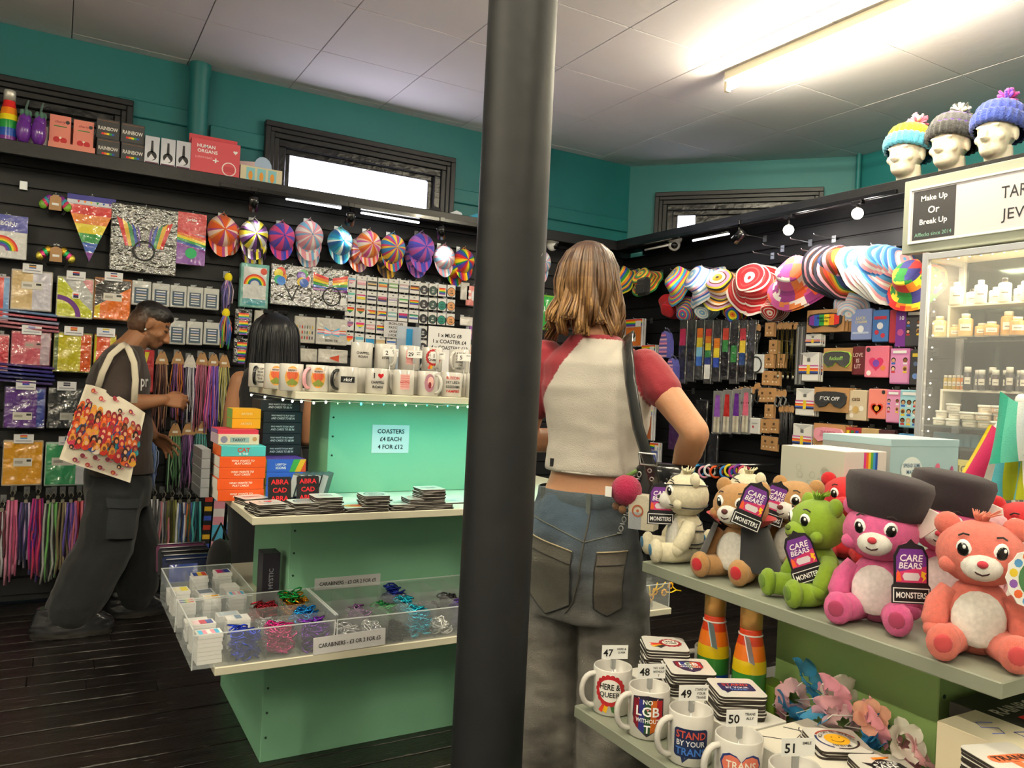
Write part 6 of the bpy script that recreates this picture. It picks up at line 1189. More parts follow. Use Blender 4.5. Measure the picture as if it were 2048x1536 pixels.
# ---- mannequin heads with bobble hats
def headmesh():
    m = MB(); n = 20
    m.ell((0, .012, .215), (.072, .090, .085), n=n); m.ell((0, -.022, .175), (.058, .062, .085), n=n); m.ell((0, -.05, .118), (.036, .034, .028), n=n); m.ell((0, -.02, .13), (.05, .06, .045), n=n)
    m.tube([(0, .03, .062), (0, .028, .09), (0, .018, .14)], [.060, .053, .054], n=16); m.ell((0, .03, .072), (.064, .058, .012), n=16)
    m.tube([(0, -.078, .205), (0, -.094, .176), (0, -.101, .160), (0, -.085, .150)], [.008, .012, .015, .010], n=10); m.ell((-.011, -.088, .157), .0095, n=8); m.ell((.011, -.088, .157), .0095, n=8)
    m.ell((0, -.079, .134), (.021, .010, .0055), n=10); m.ell((0, -.077, .125), (.018, .011, .007), n=10); m.ell((-.028, -.068, .212), (.022, .012, .008), n=8); m.ell((.028, -.068, .212), (.022, .012, .008), n=8); m.ell((-.028, -.062, .198), (.014, .010, .008), n=8); m.ell((.028, -.062, .198), (.014, .010, .008), n=8)
    for s in (-1, 1): m.ell((s*.072, .012, .185), (.010, .020, .032), n=10); m.ell((s*.045, -.05, .165), (.016, .02, .018), n=8)
    return m
hm = paint(blob(headmesh(), .004, 4), 'skin', 'dcd2c0')
def beanie(cs, cuff, pom, e):
    def shape(name, prof, colf, amp, ribs):
        V = []; F = []; N = 96
        for r, z in prof:
            for i in range(N): a = 2*pi*i/N; q = r*(1+amp*(.5+.5*cos(ribs*a))); V.append((q*cos(a)*.92, q*sin(a)*1.08+.008, z))
        for j in range(len(prof)-1):
            for i in range(N): F.append((j*N+i, j*N+(i+1) % N, (j+1)*N+(i+1) % N, (j+1)*N+i))
        m = MB(); m.add(V, F, colf, 'knit', True, TR(0, .0, .0, rx=-.24)); m.build(name, e, (0, -.032, .022))
    n = len(cs); shape('hat_crown', [(.098, .225), (.101, .25), (.098, .27), (.09, .288), (.072, .303), (.045, .313), (.012, .317), (.001, .317)], lambda v: cs[min(n-1, int((.318-v.z)/.1*n))], .07, 22); shape('hat_cuff', [(.094, .185), (.105, .187), (.110, .205), (.109, .235), (.103, .245), (.096, .245)], cuff, .09, 26)
    m = MB()
    for i in range(60):
        d = Vector((random.gauss(0, 1), random.gauss(0, 1), random.gauss(0, 1))).normalized(); m.tube([d*.008, d*random.uniform(.036, .05)], [.009, .006], random.choice(pom), 'knit', n=4)
    o = m.build('pompom', e, (0, .075, .355)); o['kind'] = 'stuff'; e.scale = (1.12, 1.12, 1.12)
for px_, X, cs, cuff, pom, l in ((1812, 3.70, ['e8c81c', 'e8c81c', 'e8c82a'], '4a9ab8', ['e88ab0', 'f0d0c8', 'd86a8a'], 'yellow and sky blue'), (1898, 3.72, ['5a3a8a', '4a4a4e', '5a3a8a'], '2a2a2c', ['e8e0a8', 'c8c8c8', '4a4a4a'], 'purple and black'), (1990, 3.72, ['3a4aa8', '3a4aa8'], '2f4290', ['d83a9a', '6a3ab8', 'c85ac8'], 'royal blue')):
    c = at(px_, 320, X=X); e = empty('mannequin_head', (X, c.y, 2.4365-.0595*1.12), radians(-88), 'white mannequin head wearing a %s bobble hat' % l, 'mannequin', 'mannequin heads in bobble hats'); link('head', hm, e); beanie(cs, cuff, pom, e)
# ================================================================ NEAR STAND: PLUSH TOYS, MUGS, COASTERS
ZN, ZP = .64, .92
stand('display_stand', [(1.30, 2.3, .55, 1.26, 0, ZN-.026), (1.40, 2.2, .83, 1.20, ZN+.001, ZP-.026)], [(.99, 2.5, .12, 1.378, ZN), (1.21, 2.5, .625, 1.44, ZP)], 'lime', 'greyshelf', 'lime green stand with grey shelves of plush toys and mugs')
GN = 'mugs on the lime green stand'; NM = (('47', ('HERE &', 'QUEER'), pr_here, 'with a red rosette reading HERE and QUEER'), ('48', ('NO LGB', 'WITHOUT', 'T'), pr_lgb, 'with a striped shield reading NO LGB WITHOUT T'), ('49', ('STAND BY', 'YOUR', 'TRANS'), pr_stand, 'with a navy speech bubble reading STAND BY YOUR TRANS'), ('50', ('TRANS', 'ALLY'), pr_transheart, 'with an orange heart reading TRANS'), ('51', ('SMILE',), pr_smile, 'with tag 51, at the end of the row'))
for i, (n, t, pr, l) in enumerate(NM): mug(1.048, 1.325-.119*i, ZN, radians(-44+1.5*i), pr, 'f4f2ee', 'white mug '+l, radians(208), GN, (n, t))
def cn1(p):
    for i in range(14): a = 2*pi*i/14; p.disc(.012+.021*cos(a), .004+.021*sin(a), .005, 'a8242c', -.0004, n=8)
    p.disc(.012, .004, .021, 'a8242c', -.0006); p.disc(.012, .004, .018, 'f2ebe0', -.001); p.text('HERE &', .012, .010, .008, '151515', -.0015, .03); p.text('QUEER', .012, -.002, .008, '151515', -.0015, .03); p.poly([(-.008, .0), (-.008, -.01), (-.036, -.014), (-.030, -.006), (-.036, .002)], 'd23a26', -.0002); p.poly([(-.006, -.01), (0, -.016), (-.014, -.034), (-.02, -.026), (-.028, -.024)], '2a2a2a', -.0003); p.poly([(-.007, -.006), (-.003, -.012), (-.026, -.028), (-.034, -.018)], 'e8b51c', -.00025)
def cn2(p): 
    S = [(-.03, .026), (0, .032), (.03, .026), (.03, 0), (.018, -.024), (0, -.036), (-.018, -.024), (-.03, 0)]; p.poly(S, '3a2a4a', -.0004)
    for i, c in enumerate(('7a1626', '2b2f7a', '274f2b', 'c8641e', 'b01f2a')): x0 = -.027+.0108*i; p.rect(x0, -.012, x0+.0108, .023, c, -.0008)
    p.text('LGB', 0, .008, .017, 'ffffff', -.0014, .05); p.text('WITHOUT', 0, -.008, .007, 'ffffff', -.0014, .045); p.text('T', 0, -.02, .01, 'ffffff', -.0014)
def cn3(p): p.poly(rrect(.068, .04, .006), '2a2a5c', -.0004); p.poly([(-.03, -.016), (-.014, -.018), (-.028, -.03)], '2a2a5c', -.0004); p.text('STAND', 0, .010, .012, 'd84a3c', -.001, .056); p.text('BY YOUR', 0, -.004, .008, 'e8e8ee', -.001, .054); p.text('TRANS', 0, -.014, .008, '5a8ad8', -.001, .05)
def cn4(p):
    p.ring(0, 0, .034, .038, 'a84a3a', -.0005, a0=.2, a1=2.6, n=16); p.ring(0, 0, .034, .038, '2a3a6a', -.0005, a0=2.7, a1=4.2, n=12); p.ring(0, 0, .034, .038, '3a2a2a', -.0005, a0=4.4, a1=6.2, n=12); p.disc(0, 0, .022, 'eeb01e', -.0008); p.disc(-.007, .007, .0018, '5a3a10', -.0014, n=8); p.disc(.007, .007, .0018, '5a3a10', -.0014, n=8); p.ring(0, 0, .011, .0125, '5a3a10', -.0014, a0=pi+.3, a1=2*pi-.3, n=10)
    for k, ch in enumerate('YOU CAN BE YOURSELF'): a = 2.9-k*.165; p.text(ch, .028*cos(a), .028*sin(a), .0065, '2a2a2a', -.0016, rot=a-pi/2) if ch != ' ' else None
    for k, ch in enumerate('WITH ME'): a = 4.2+k*.17; p.text(ch, .028*cos(a), .028*sin(a), .0065, '2a2a2a', -.0016, rot=a+pi/2) if ch != ' ' else None
def cn5(p): p.poly([(-.036, .016), (-.02, .012), (0, .03), (.03, .014), (.038, -.02), (0, -.03), (-.03, -.02), (-.026, 0)], '1c1c20', -.0004); p.text("YOU'RE", .006, .014, .008, 'f2f2f2', -.001); p.text('SAFE', 0, .001, .015, 'f2f2f2', -.001, .05); p.text('WITH ME', 0, -.015, .008, 'f2f2f2', -.001, .04); p.poly([(-.01, .024), (.02, .03), (.022, .036), (-.012, .032)], 'e88a2a', -.0008)
def cn6(p): p.poly(rrect(.07, .022, .01), 'e8764a', -.0004); p.poly([(-.006, -.03), (.012, -.026), (.006, -.01), (-.008, -.01)], 'e8764a', -.0004); p.text('TRANS', 0, 0, .014, '3a2a24', -.001, .06)
carton('white_carton', 1.180, 1.205, ZN, .13, .345, .058, ('e0ddd4',)*3, 'long low white carton under the coaster stacks', 'box'); o = carton('white_carton', 1.205, .865, ZN, .18, .32, .058, ('e0ddd4', 'e6e0d2', 'e0ddd4'), 'low white carton with black curved line drawing', 'box')
p = MB(); p.T = TR(0, 0, .0588, rx=-pi/2); p.tube([(-.07, 0, .15), (-.02, 0, .10), (.03, 0, .12), (.01, 0, .15)], .0008, '2a2a2a', 'matte', n=4); p.ring(.05, .11, .028, .03, '2a2a2a', 0, a0=2, a1=7); p.build('drawing', o)
GK = 'coasters on the lime green stand'
for x, y, z, n, rz, pr, w in ((1.19, 1.325, .6985, 12, -.55, cn1, 'with a red rosette reading HERE and QUEER'), (1.175, 1.232, .6985, 9, -.5, cn2, 'with a striped LGB shield'), (1.18, 1.105, .6985, 9, -.45, cn3, 'with a navy speech bubble'), (1.232, .912, .6985, 3, -.5, cn4, 'with a yellow smiling face'), (1.222, .806, .6985, 3, -.45, cn5, 'with a black SAFE WITH ME bubble'), (1.218, .613, .7545, 11, -.3, cn6, 'with orange TRANS lettering')): coasters(x, y, z, n, rz, pr, w, GK, .094, .07)
carton('white_carton', 1.215, .60, ZN, .10, .14, .114, ('f4f0e4',)*3, 'small white carton under the TRANS coasters', 'box')
o = carton('white_carton', 1.335, .60, ZN, .11, .32, .16, ('dccfb4', 'e6dcc0', 'dccfb4'), 'white carton with 53 handwritten on top', 'box', m='matte'); p = MB(); p.T = TR(0, 0, .1606, rx=-pi/2)
p.tube([(.025, 0, .115), (.0, 0, .128), (-.012, 0, .112), (.012, 0, .098), (.0, 0, .082), (-.02, 0, .09)], .001, '6a72b8', 'matte', n=4); p.tube([(.04, 0, .07), (.02, 0, .078), (.018, 0, .06), (.036, 0, .056), (.02, 0, .044), (.006, 0, .054)], .001, '6a72b8', 'matte', n=4); p.build('handwriting', o)
def top_rain(o, W, D, H):
    p = MB(); p.T = TR(0, 0, H+.0006, rx=-pi/2); p.text('RAINBOW', 0, .012, .026, 'e8e4d8', -.0004, W*.8); p.stripes(-W*.3, -.03, W*.3, -.014, RB[:5], -.0004, vert=True); p.rect(-W*.46, -D*.42, W*.46, -D*.40, 'c8703a', -.0004); p.rect(-W*.46, -D*.36, W*.46, -D*.35, 'e0d0b0', -.0004); p.rect(W*.1, D*.33, W*.25, D*.42, 'e8e4d8', -.0004); p.build('print', o)
for i, x in enumerate((1.49, 1.695)):
    for j in range(2):
        o = carton('rainbow_box', x, .725, ZN+.0795*j, .2, .16, .079, ('34332f',)*3, 'charcoal box reading RAINBOW on the grey shelf, %s' % ('by the white carton' if i == 0 else 'further along')+(', upper' if j else ', lower'), 'box', a_rain, 'charcoal boxes on the lime stand')
        if j: top_rain(o, .2, .16, .079)
bottle(1.298, 1.286, ZN, 'orange and yellow steel bottle with gold cap beside the coasters', ['d8401c', 'f07a1c', 'e8c81c', '3a8a3a', '2456b8', '7a2c93'], 'd8a860', .236, .0355, 'orange steel bottles', '9ac8d8'); bottle(1.300, 1.182, ZN, 'orange and yellow steel bottle with gold cap under the plush shelf', ['d8401c', 'f07a1c', 'e8c81c', '3a8a3a', '2456b8', '7a2c93'], 'd8a860', .236, .0355, 'orange steel bottles', 'e0d0d8')
carton('green_box', 1.345, 1.155, ZN, .05, .05, .075, ('6a8a2a',)*3, 'small olive box between bottle and lime panel', 'box')
mug(1.345, 1.335, ZN, 0, None, 'f4f2ee', 'plain white mug half hidden behind the bottle', 2.5, GN)
# ---- flower garland
e = empty('flower_garland', (1.33, .95, ZN+.06), 0, 'garland of pink blue and white fabric flowers', 'garland'); o0 = Vector((1.33, .95, ZN+.06))
FL = ((1605, 1365, '3aa0dc', 1.2), (1545, 1410, 'f0a8b8', 1.2), (1572, 1432, '3aa0dc', 1.2), (1632, 1415, '2f98d8', 1.15), (1590, 1400, 'f4c0c8', 1), (1655, 1395, 'f0a0b8', 1.1), (1688, 1398, 'f4ece0', 1.1), (1640, 1450, '5ab4e4', 1), (1665, 1430, 'f0b0c0', 1), (1715, 1432, 'f0a8b8', 1.05), (1690, 1452, 'f4c8d0', 1), (1735, 1460, 'f0a0b0', 1), (1762, 1470, '2f98d8', 1.1), (1742, 1440, 'e8a890', .9), (1800, 1485, 'f2ece0', 1), (1770, 1495, '2f90d0', 1), (1798, 1512, 'f0a8b8', 1), (1828, 1520, 'f4b8c0', 1))
pts = []
_fm = {}
for i, (x, y, c, s) in enumerate(FL):
    q = at(x, y, X=1.335-.02*(i % 3)); pts.append(q-o0)
    if c not in _fm:
        m = MB()
        for k in range(6):
            a = k*pi/3; T = TR(0, 0, 0, rz=a) @ TR(.012, 0, .004, ry=-.5+.25*(k % 2)); V = []; F = []
            for u in range(9):
                for v in range(5):
                    uu, vv = u/8, v/4*2-1; w = .015*sqrt(max(0, 1-(2*uu-1)**2))+.001; V.append((uu*.03, vv*w, .006*sin(uu*3)+.004*abs(vv)))
            for u in range(8):
                for v in range(4): F.append((u*5+v, u*5+v+1, (u+1)*5+v+1, (u+1)*5+v))
            m.add(V, F, c, 'petal', True, T)
        _fm[c] = m.mesh('flower')
    f = link('flower', _fm[c], e, tuple(q-o0)); f.rotation_euler = (random.uniform(-1.6, -.6), random.uniform(-.8, .5), random.uniform(0, 6)); f.scale = (s, s, s)
m = MB(); m.tube(pts, .0012, 'f0ece4', 'matte', n=4); m.build('string', e)
# ---- plush toys
_ps = {}
def sph(r, m, c, n=18):
    k = (r, m, c, n)
    if k not in _ps: b = MB(); b.ell((0, 0, 0), r, c, m, n=n); _ps[k] = b.mesh('p')
    return _ps[k]
def plush(x, y, H, rz, col, label, belly='f2efe8', muzzle='f2efe8', pad=None, inner=None, hat=None, cape=False, wraps=False, tag='monster', tuft=None, tilt=0, z=ZP, tagrot=0, armc=None, smile=True, nose='c83a4a', tagpos=None):
    e = empty('plush_bear', (x, y, z), rz, label, 'plush toy', 'plush toys on the grey shelf'); e.scale = (H, H, H); pad = pad or col
    def P(nm, r, c, loc, m='fur', rot=None, par=None, n=18): return link(nm, sph(r, m, c, n), par or e, loc, rot=rot)
    P('body', (.215, .185, .27), col, (0, .02, .265)); P('belly_patch', (.165, .06, .19), belly, (0, -.125, .27), rot=(-.12, 0, 0))
    h = P('head', (.275, .235, .225), col, (0, 0, .70), rot=(0, tilt, 0), n=22); P('muzzle', (.125, .10, .092), muzzle, (0, -.2, -.065), par=h); P('nose', (.034, .024, .026), nose, (0, -.295, -.03), 'cloth', par=h, n=12)
    for s in (-1, 1):
        ear = P('ear', (.085, .05, .085), col, (s*.205, .03, .175), par=h, n=14); P('inner_ear', (.052, .03, .052), inner or belly, (0, -.035, 0), par=ear, n=12) if 0 else None
        P('cheek', (.07, .05, .06), col, (s*.185, -.13, -.08), par=h, n=12)
        ey = P('eye', (.05, .024, .062), 'f4f4f4', (s*.105, -.198, .045), 'gloss', par=h, n=14, rot=(.1, 0, s*.42)) if 0 else None
        m = MB(); m.ell((0, 0, 0), (.052, .02, .066), 'f2f2f2', 'gloss', n=14); m.ell((0, -.010, -.004), (.04, .016, .052), '141414', 'gloss', n=12); m.ell((.012, -.022, .02), (.012, .006, .014), 'ffffff', 'gloss', n=8); link('eye', m.mesh('eye'), h, (s*.108, -.198, .045), rot=(.12, 0, s*.45))
        m = MB(); m.tube([(-.035, 0, 0), (0, -.006, .012), (.035, 0, 0)], .007, '2a1c1c', 'cloth', n=5); link('brow', m.mesh('brow'), h, (s*.11, -.185, .135), rot=(0, s*.2, s*.45))
        arm = MB(); arm.tube([(0, 0, 0), (s*.07, -.04, -.10), (s*.09, -.10, -.21), (s*.085, -.13, -.26)], [.075, .085, .085, .06], armc or col, 'fur', n=12); arm.ell((s*.086, -.13, -.255), (.075, .07, .07), armc if 0 else col, 'fur', n=12); arm.build('arm', e, (s*.17, 0, .42))
        leg = MB(); leg.tube([(s*.10, 0, .12), (s*.17, -.16, .115), (s*.20, -.30, .125)], [.11, .105, .10], col, 'fur', n=14); leg.ell((s*.205, -.34, .135), (.105, .07, .125), col, 'fur', n=16); lg = leg.build('leg', e)
        m = MB(); m.ell((0, 0, 0), (.058, .016, .066), pad, 'cloth', n=14); link('paw_pad', m.mesh('paw_pad'), lg, (s*.208, -.402, .14), rot=(.12, 0, 0))
    if smile:
        m = MB(); m.tube([(-.05, .008, .012), (-.03, -.004, -.008), (0, -.01, -.016), (.03, -.004, -.008), (.05, .008, .012)], .006, '3a1a1e', 'cloth', n=5); link('mouth', m.mesh('mouth'), h, (0, -.288, -.085))
    if tuft:
        m = MB()
        for i in range(26): a = random.uniform(0, 6.28); m.tube([(.02*cos(a), .02*sin(a), 0), (.045*cos(a), .045*sin(a), .05), (.09*cos(a)+.03, .07*sin(a), .075+random.uniform(-.02, .03))], [.012, .009, .003], tuft, 'fur', n=4)
        o = m.build('tuft', h, (0, 0, .205)); o['kind'] = 'stuff'
    if hat:
        m = MB(); m.lathe([(.20, -.02), (.255, 0), (.285, .10), (.305, .235), (.29, .29), (.2, .315), (.001, .32)], hat, 'fur', n=30, T=TR(0, 0, 0, s=(1.05, .8, 1))); m.build('hat', h, (.02, .01, .135), rot=(0, .12, 0))
        m = MB(); m.prism([(-.05, -.12), (.05, -.12), (.11, .05), (.06, .12), (-.06, .10)], -.012, .012, 'e9dcd8', 'cloth'); m.build('hat_ribbon', h, (.3, 0, .12), rot=(0, .5, -.3))
    if cape:
        V = []; F = []; N = 20
        for j in range(8):
            t = j/7
            for i in range(N+1): a = radians(-62+304*i/N); r = .235+.15*t; V.append((r*1.1*cos(a), .02+r*sin(a), .53-.40*t+.01*sin(6*a)*t))
        for j in range(7):
            for i in range(N): F.append((j*(N+1)+i, j*(N+1)+i+1, (j+1)*(N+1)+i+1, (j+1)*(N+1)+i))
        m = MB(); m.add(V, F, '1c1d22', 'cloth', True); m.build('cape', e); V = []; F = []
        for j in range(4):
            t = j/3
            for i in range(N+1): a = radians(-62+304*i/N); r = .20+.11*t; V.append((r*1.1*cos(a), .02+r*sin(a), .52+.09*t))
        for j in range(3):
            for i in range(N): F.append((j*(N+1)+i, j*(N+1)+i+1, (j+1)*(N+1)+i+1, (j+1)*(N+1)+i))
        m = MB(); m.add(V, F, 'c02430', 'cloth', True); m.build('cape_collar', e)
    if wraps:
        m = MB()
        def loop(cx, cy, cz, rx, ry, tl, a0=0, a1=2*pi): m.tube([(cx+rx*cos(a), cy+ry*sin(a), cz+tl*cos(a)) for a in [a0+(a1-a0)*k/24 for k in range(25)]], .007, '23242a', 'cloth', n=5, cap=False)
        for k, z_ in enumerate((.56, .62, .80, .86)): q = sqrt(max(.05, 1-((z_-.70)/.225)**2)); loop(0, 0, z_, .277*q, .238*q, .03*(-1)**k)
        for k, z_ in enumerate((.15, .24, .33, .42)): q = sqrt(max(.05, 1-((z_-.265)/.27)**2)); loop(0, .02, z_, .218*q, .19*q, .025*(-1)**k, -.6, pi+.6)
        m.build('bandage_seam', e)
    if tag:
        tx, ty, tz = tagpos or (.26, -.2, .50); t = MB(); 
        if tag == 'monster':
            t.prism([(-.14, -.24), (.14, -.24), (.14, -.12), (.125, -.10), (.125, .10), (.09, .17), (.03, .19), (0, .22), (-.03, .19), (-.09, .17), (-.125, .10), (-.125, -.10), (-.14, -.12)], -.004, .004, '17151c', 'card'); g = t.build('hang_tag', e, (tx, ty, tz), rot=(-.1, tagrot, -rz+radians(-30)))
            p = MB(); p.poly([(-.11, -.09), (.11, -.09), (.11, .09), (.08, .15), (-.08, .15), (-.11, .09)], '6a2f8a', -.005); p.poly([(-.11, -.09), (.11, -.09), (.11, .03), (-.11, -.02)], 'c8326a', -.0055); p.text('CARE', 0, .085, .05, 'f4f0f4', -.0065, .17, skew=.15); p.text('BEARS', -.005, .03, .045, 'f4f0f4', -.0068, .175, skew=.15); p.poly([(-.05, -.075), (.05, -.075), (.065, -.045), (.05, -.02), (-.05, -.02), (-.065, -.045)], 'd8d0d8', -.0062); p.poly([(.075, -.005), (.112, -.02), (.095, -.035), (.108, -.055), (.078, -.085), (.088, -.055), (.07, -.045)], 'f0c020', -.0066); p.poly([(-.11, -.08), (-.07, -.08), (-.08, -.03), (-.1, .0)], 'e8642c', -.0066)
            p.rect(-.132, -.232, .132, -.128, 'e8e8e8', -.0048); p.rect(-.124, -.225, .124, -.135, '141216', -.0054); p.text('MONSTERS', 0, -.18, .055, 'f4f4f4', -.0062, .22); p.build('print', g)
        else:
            t.prism([(.19*(1+.06*(k % 2))*cos(k*pi/14), .19*(1+.06*(k % 2))*sin(k*pi/14)) for k in range(28)], -.004, .004, 'f0eeea', 'card'); g = t.build('hang_tag', e, (tx, ty, tz), rot=(-.1, tagrot, -rz+radians(-30))); p = MB()
            for k in range(14): p.disc(.155*cos(k*pi/7), .155*sin(k*pi/7), .028, ['e86a3a', '5a9ad0', 'e8c83a', '8a5ab0'][k % 4], -.005, n=8)
            p.disc(0, 0, .13, 'e8e6d8', -.0055); p.disc(0, 0, .122, '4a7a4e', -.006); p.text('CARING', .0, .055, .036, 'f0f0e8', -.0068, .15); p.text('EARTH', 0, .005, .036, '8ac060', -.0068, .15); p.text('4+', -.05, -.06, .04, 'f0f0e8', -.0068); p.build('print', g)
    return e
PB = lambda px_, X: at(px_, 1080, X=X).y
plush(1.31, PB(1368, 1.31), .225, radians(-118), 'efe6c8', 'cream plush bear wrapped in dark seams', belly='e4e2dc', pad='2f6a8c', muzzle='f0eee6', wraps=True, tuft='f2eac8', smile=True, tagpos=(.02, -.27, .62), nose='2a2a2e')
plush(1.50, PB(1492, 1.50), .225, radians(-110), 'efe6c8', 'cream plush bear half hidden behind the caped one', belly='e4e2dc', pad='2f6a8c', wraps=True, tuft='f2eac8', tag=None)
plush(1.31, PB(1478, 1.31), .225, radians(-76), 'b98b56', 'tan plush bear with black cape and red collar', pad='b8202c', cape=True, tagpos=(.26, -.24, .78), tagrot=.35, nose='5a2a2a')
plush(1.50, PB(1588, 1.50), .225, radians(-80), 'b98b56', 'tan plush bear with cape standing behind the green one', pad='b8202c', cape=True, tagpos=(-.06, -.30, .72), tagrot=.3, nose='5a2a2a')
plush(1.31, PB(1634, 1.31), .22, radians(-108), '86a822', 'lime green plush bear with olive paws', belly='7a9a26', muzzle='8fb02a', pad='5a7a1c', inner='6a8a1c', tuft='8ab428', tagpos=(.16, -.25, .46), tagrot=-.35, nose='4a5a14')
plush(1.31, PB(1760, 1.31), .235, radians(-66), 'e0609a', 'pink plush bear with tall dark purple hat', belly='f2e6e6', pad='a83a60', hat='251821', inner='f0b0c8', tagpos=(.27, -.30, .50))
plush(1.52, PB(1888, 1.52), .235, radians(-66), 'd8528e', 'pink plush bear with purple hat, behind the coral one', belly='f2e6e6', pad='a83a60', hat='251821', tag=None)
plush(1.305, PB(1962, 1.305), .235, radians(-58), 'e87a6c', 'coral plush bear with white belly and round green tag', pad='c8484c', inner='f2c8b8', tuft='f08a74', tag='earth', tagpos=(.30, -.30, .62), tagrot=-.2)
plush(1.74, PB(1690, 1.74), .225, radians(-60), 'd8202a', 'scarlet plush bear behind the green one', tag=None, belly='d8202a', muzzle='d8303a'); plush(1.66, PB(2046, 1.66), .235, radians(-50), 'd8202a', 'scarlet plush bear behind the coral one', tag=None, belly='d8202a', muzzle='d8303a')
plush(1.52, PB(2052, 1.52), .215, radians(-50), 'e8b0b8', 'pale pink plush bear behind the coral one', tag=None)
# ---- boxes and flags at the back of the plush shelf
y1 = 1.382-.0
def side_art(o, w, d, h, f, g=None):
    p = MB(); p.T = TR(-w/2-.0006, 0, 0, rz=-pi/2); f(p, d, h); p.build('side_print', o)
o = carton('gift_carton', 1.72+.10, 1.40, ZP, .17, .2, .27, ('d9cfcb', 'dcd8d4', 'b9bcb0'), 'pale grey gift box with a vertical rainbow band', 'box', lambda p, W, H: (p.stripes(-W*.05, .01, W*.28, H-.002, ['d83a8a', 'e8642c', 'e8c83a', '5aa03a', '3a8ac8', '2a4a9a'], -.0006, vert=True)))
side_art(o, .17, .2, .27, lambda p, W, H: [p.ring(random.uniform(-.08, .08), random.uniform(.14, .25), .008, .0095, 'a4a89c', -.0006, n=8) for _ in range(16)]+[p.poly([(W*.5, 0), (W*.5, .2), (W*.2, .12), (W*.3, 0)], '2a6aa0', -.0008)])
c = at(1655, 930, X=1.98); o = carton('gift_carton', 1.98+.16, c.y-.09, ZP, .32, .22, .30, ('a9c4cc', 'e0a8b4', '9a9c9c'), 'sky blue gift box with pink lid and cloud print', 'box', lambda p, W, H: (p.disc(-W*.2, H*.72, W*.15, 'e4eaea', -.0006, rz=H*.12), p.text('SPREAD SOME', -W*.2, H*.76, .011, '5a7a9a', -.0012, W*.24), p.text('MAGIC', -W*.2, H*.70, .011, '5a7a9a', -.0012, W*.2), p.disc(W*.18, H*.74, W*.035, 'd86a8a', -.0008), p.poly([(W*.10, H*.62), (W*.30, H*.66), (W*.30, H*.58), (W*.10, H*.54)], 'c8453c', -.001), p.disc(W*.4, H*.68, W*.03, 'b85a8a', -.0006, rz=H*.07)), lid=.02)
side_art(o, .32, .22, .28, lambda p, W, H: [p.ring(-W*.1, H*.75, .02+.006*k, .026+.006*k, RB[5-k], -.0012, a0=0, a1=pi, n=12) for k in range(5)])
def flag(base, tip, quad, X, cs, label, sw, amp=.02):
    """stick from base to a ball tip; cloth hangs between four corners with stripes running down it"""
    e = empty('hand_flag', tuple(base), 0, label, 'flag', 'hand flags behind the plush toys'); d = Vector(tip)-Vector(base); m = MB(); m.tube([(0, 0, 0), d], .004, 'f0f0ee', 'gloss', n=8); m.build('pole', e); m = MB(); m.ell(tuple(d), (.014, .014, .014), 'f2f2f0', 'gloss', n=12); m.build('finial', e)
    V = []; F = []; N, K = 16, 24; Q = [at(x, y, X=X)-Vector(base) for x, y in quad]
    for j in range(N+1):
        for i in range(K+1):
            s, t = i/K, j/N; p = (Q[0]*(1-s)+Q[1]*s)*(1-t)+(Q[3]*(1-s)+Q[2]*s)*t; V.append(p+Vector((amp*sin(9*s+sw+2*t)*(.3+t), amp*.5*sin(7*s+sw), amp*.6*sin(8*s+sw)*(1-t))))
    for j in range(N):
        for i in range(K): F.append((j*(K+1)+i, j*(K+1)+i+1, (j+1)*(K+1)+i+1, (j+1)*(K+1)+i))
    m = MB(); n = len(cs); m.add(V, F, 'ffffff', 'cloth', True)
    for j in range(N):
        for i in range(K): m.a[j*K+i] = (lin(cs[min(n-1, i*n//K)]), 'cloth', True)
    m.build('cloth', e)
fb = at(2010, 1000, X=1.95); fb.z = ZP
flag(fb, at(2000, 856, X=1.97), [(1978, 872), (2002, 862), (1990, 945), (1945, 935)], 1.97, ['3aa0d8', '3aa0d8', '4aaae0'], 'hand flag with a sky blue pointed cloth', 0, .006)
flag(fb+Vector((.02, -.03, 0)), at(2014, 836, X=1.94), [(1980, 856), (2024, 850), (2012, 995), (1896, 990)], 1.93, ['dcc81c', 'c82a62', 'c82a62', 'e6e2e0', '35302f', '35302f', '35302f'], 'hand flag striped yellow, pink, white and black', 1, .012)
flag(fb+Vector((-.02, -.05, 0)), at(2032, 884, X=1.89), [(1996, 905), (2078, 888), (2078, 1000), (1984, 1000)], 1.88, ['4aa2b0', 'a8b01c', 'a8b01c', '4aa2b0', 'a8b01c', '2a2a2a'], 'hand flag in teal and mustard stripes', 3, .014)
flag(fb+Vector((-.04, -.08, 0)), at(2044, 800, X=1.84), [(2004, 790), (2090, 806), (2090, 905), (1992, 930)], 1.83, ['2aa088', '5cc0a8', 'dfe8e6', 'dfe8e6', '6aa6d8', '4a8ac0'], 'hand flag in teal, white and pale blue', 2, .016)
m = MB(); m.lathe([(.001, 0), (.05, 0), (.055, .1), (.052, .1), (.048, .005)], '8a8a86', 'gloss', n=20); m.build('flag_holder', None, (fb.x-.01, fb.y-.04, ZP), 0, 'grey pot holding the hand flags', 'pot')
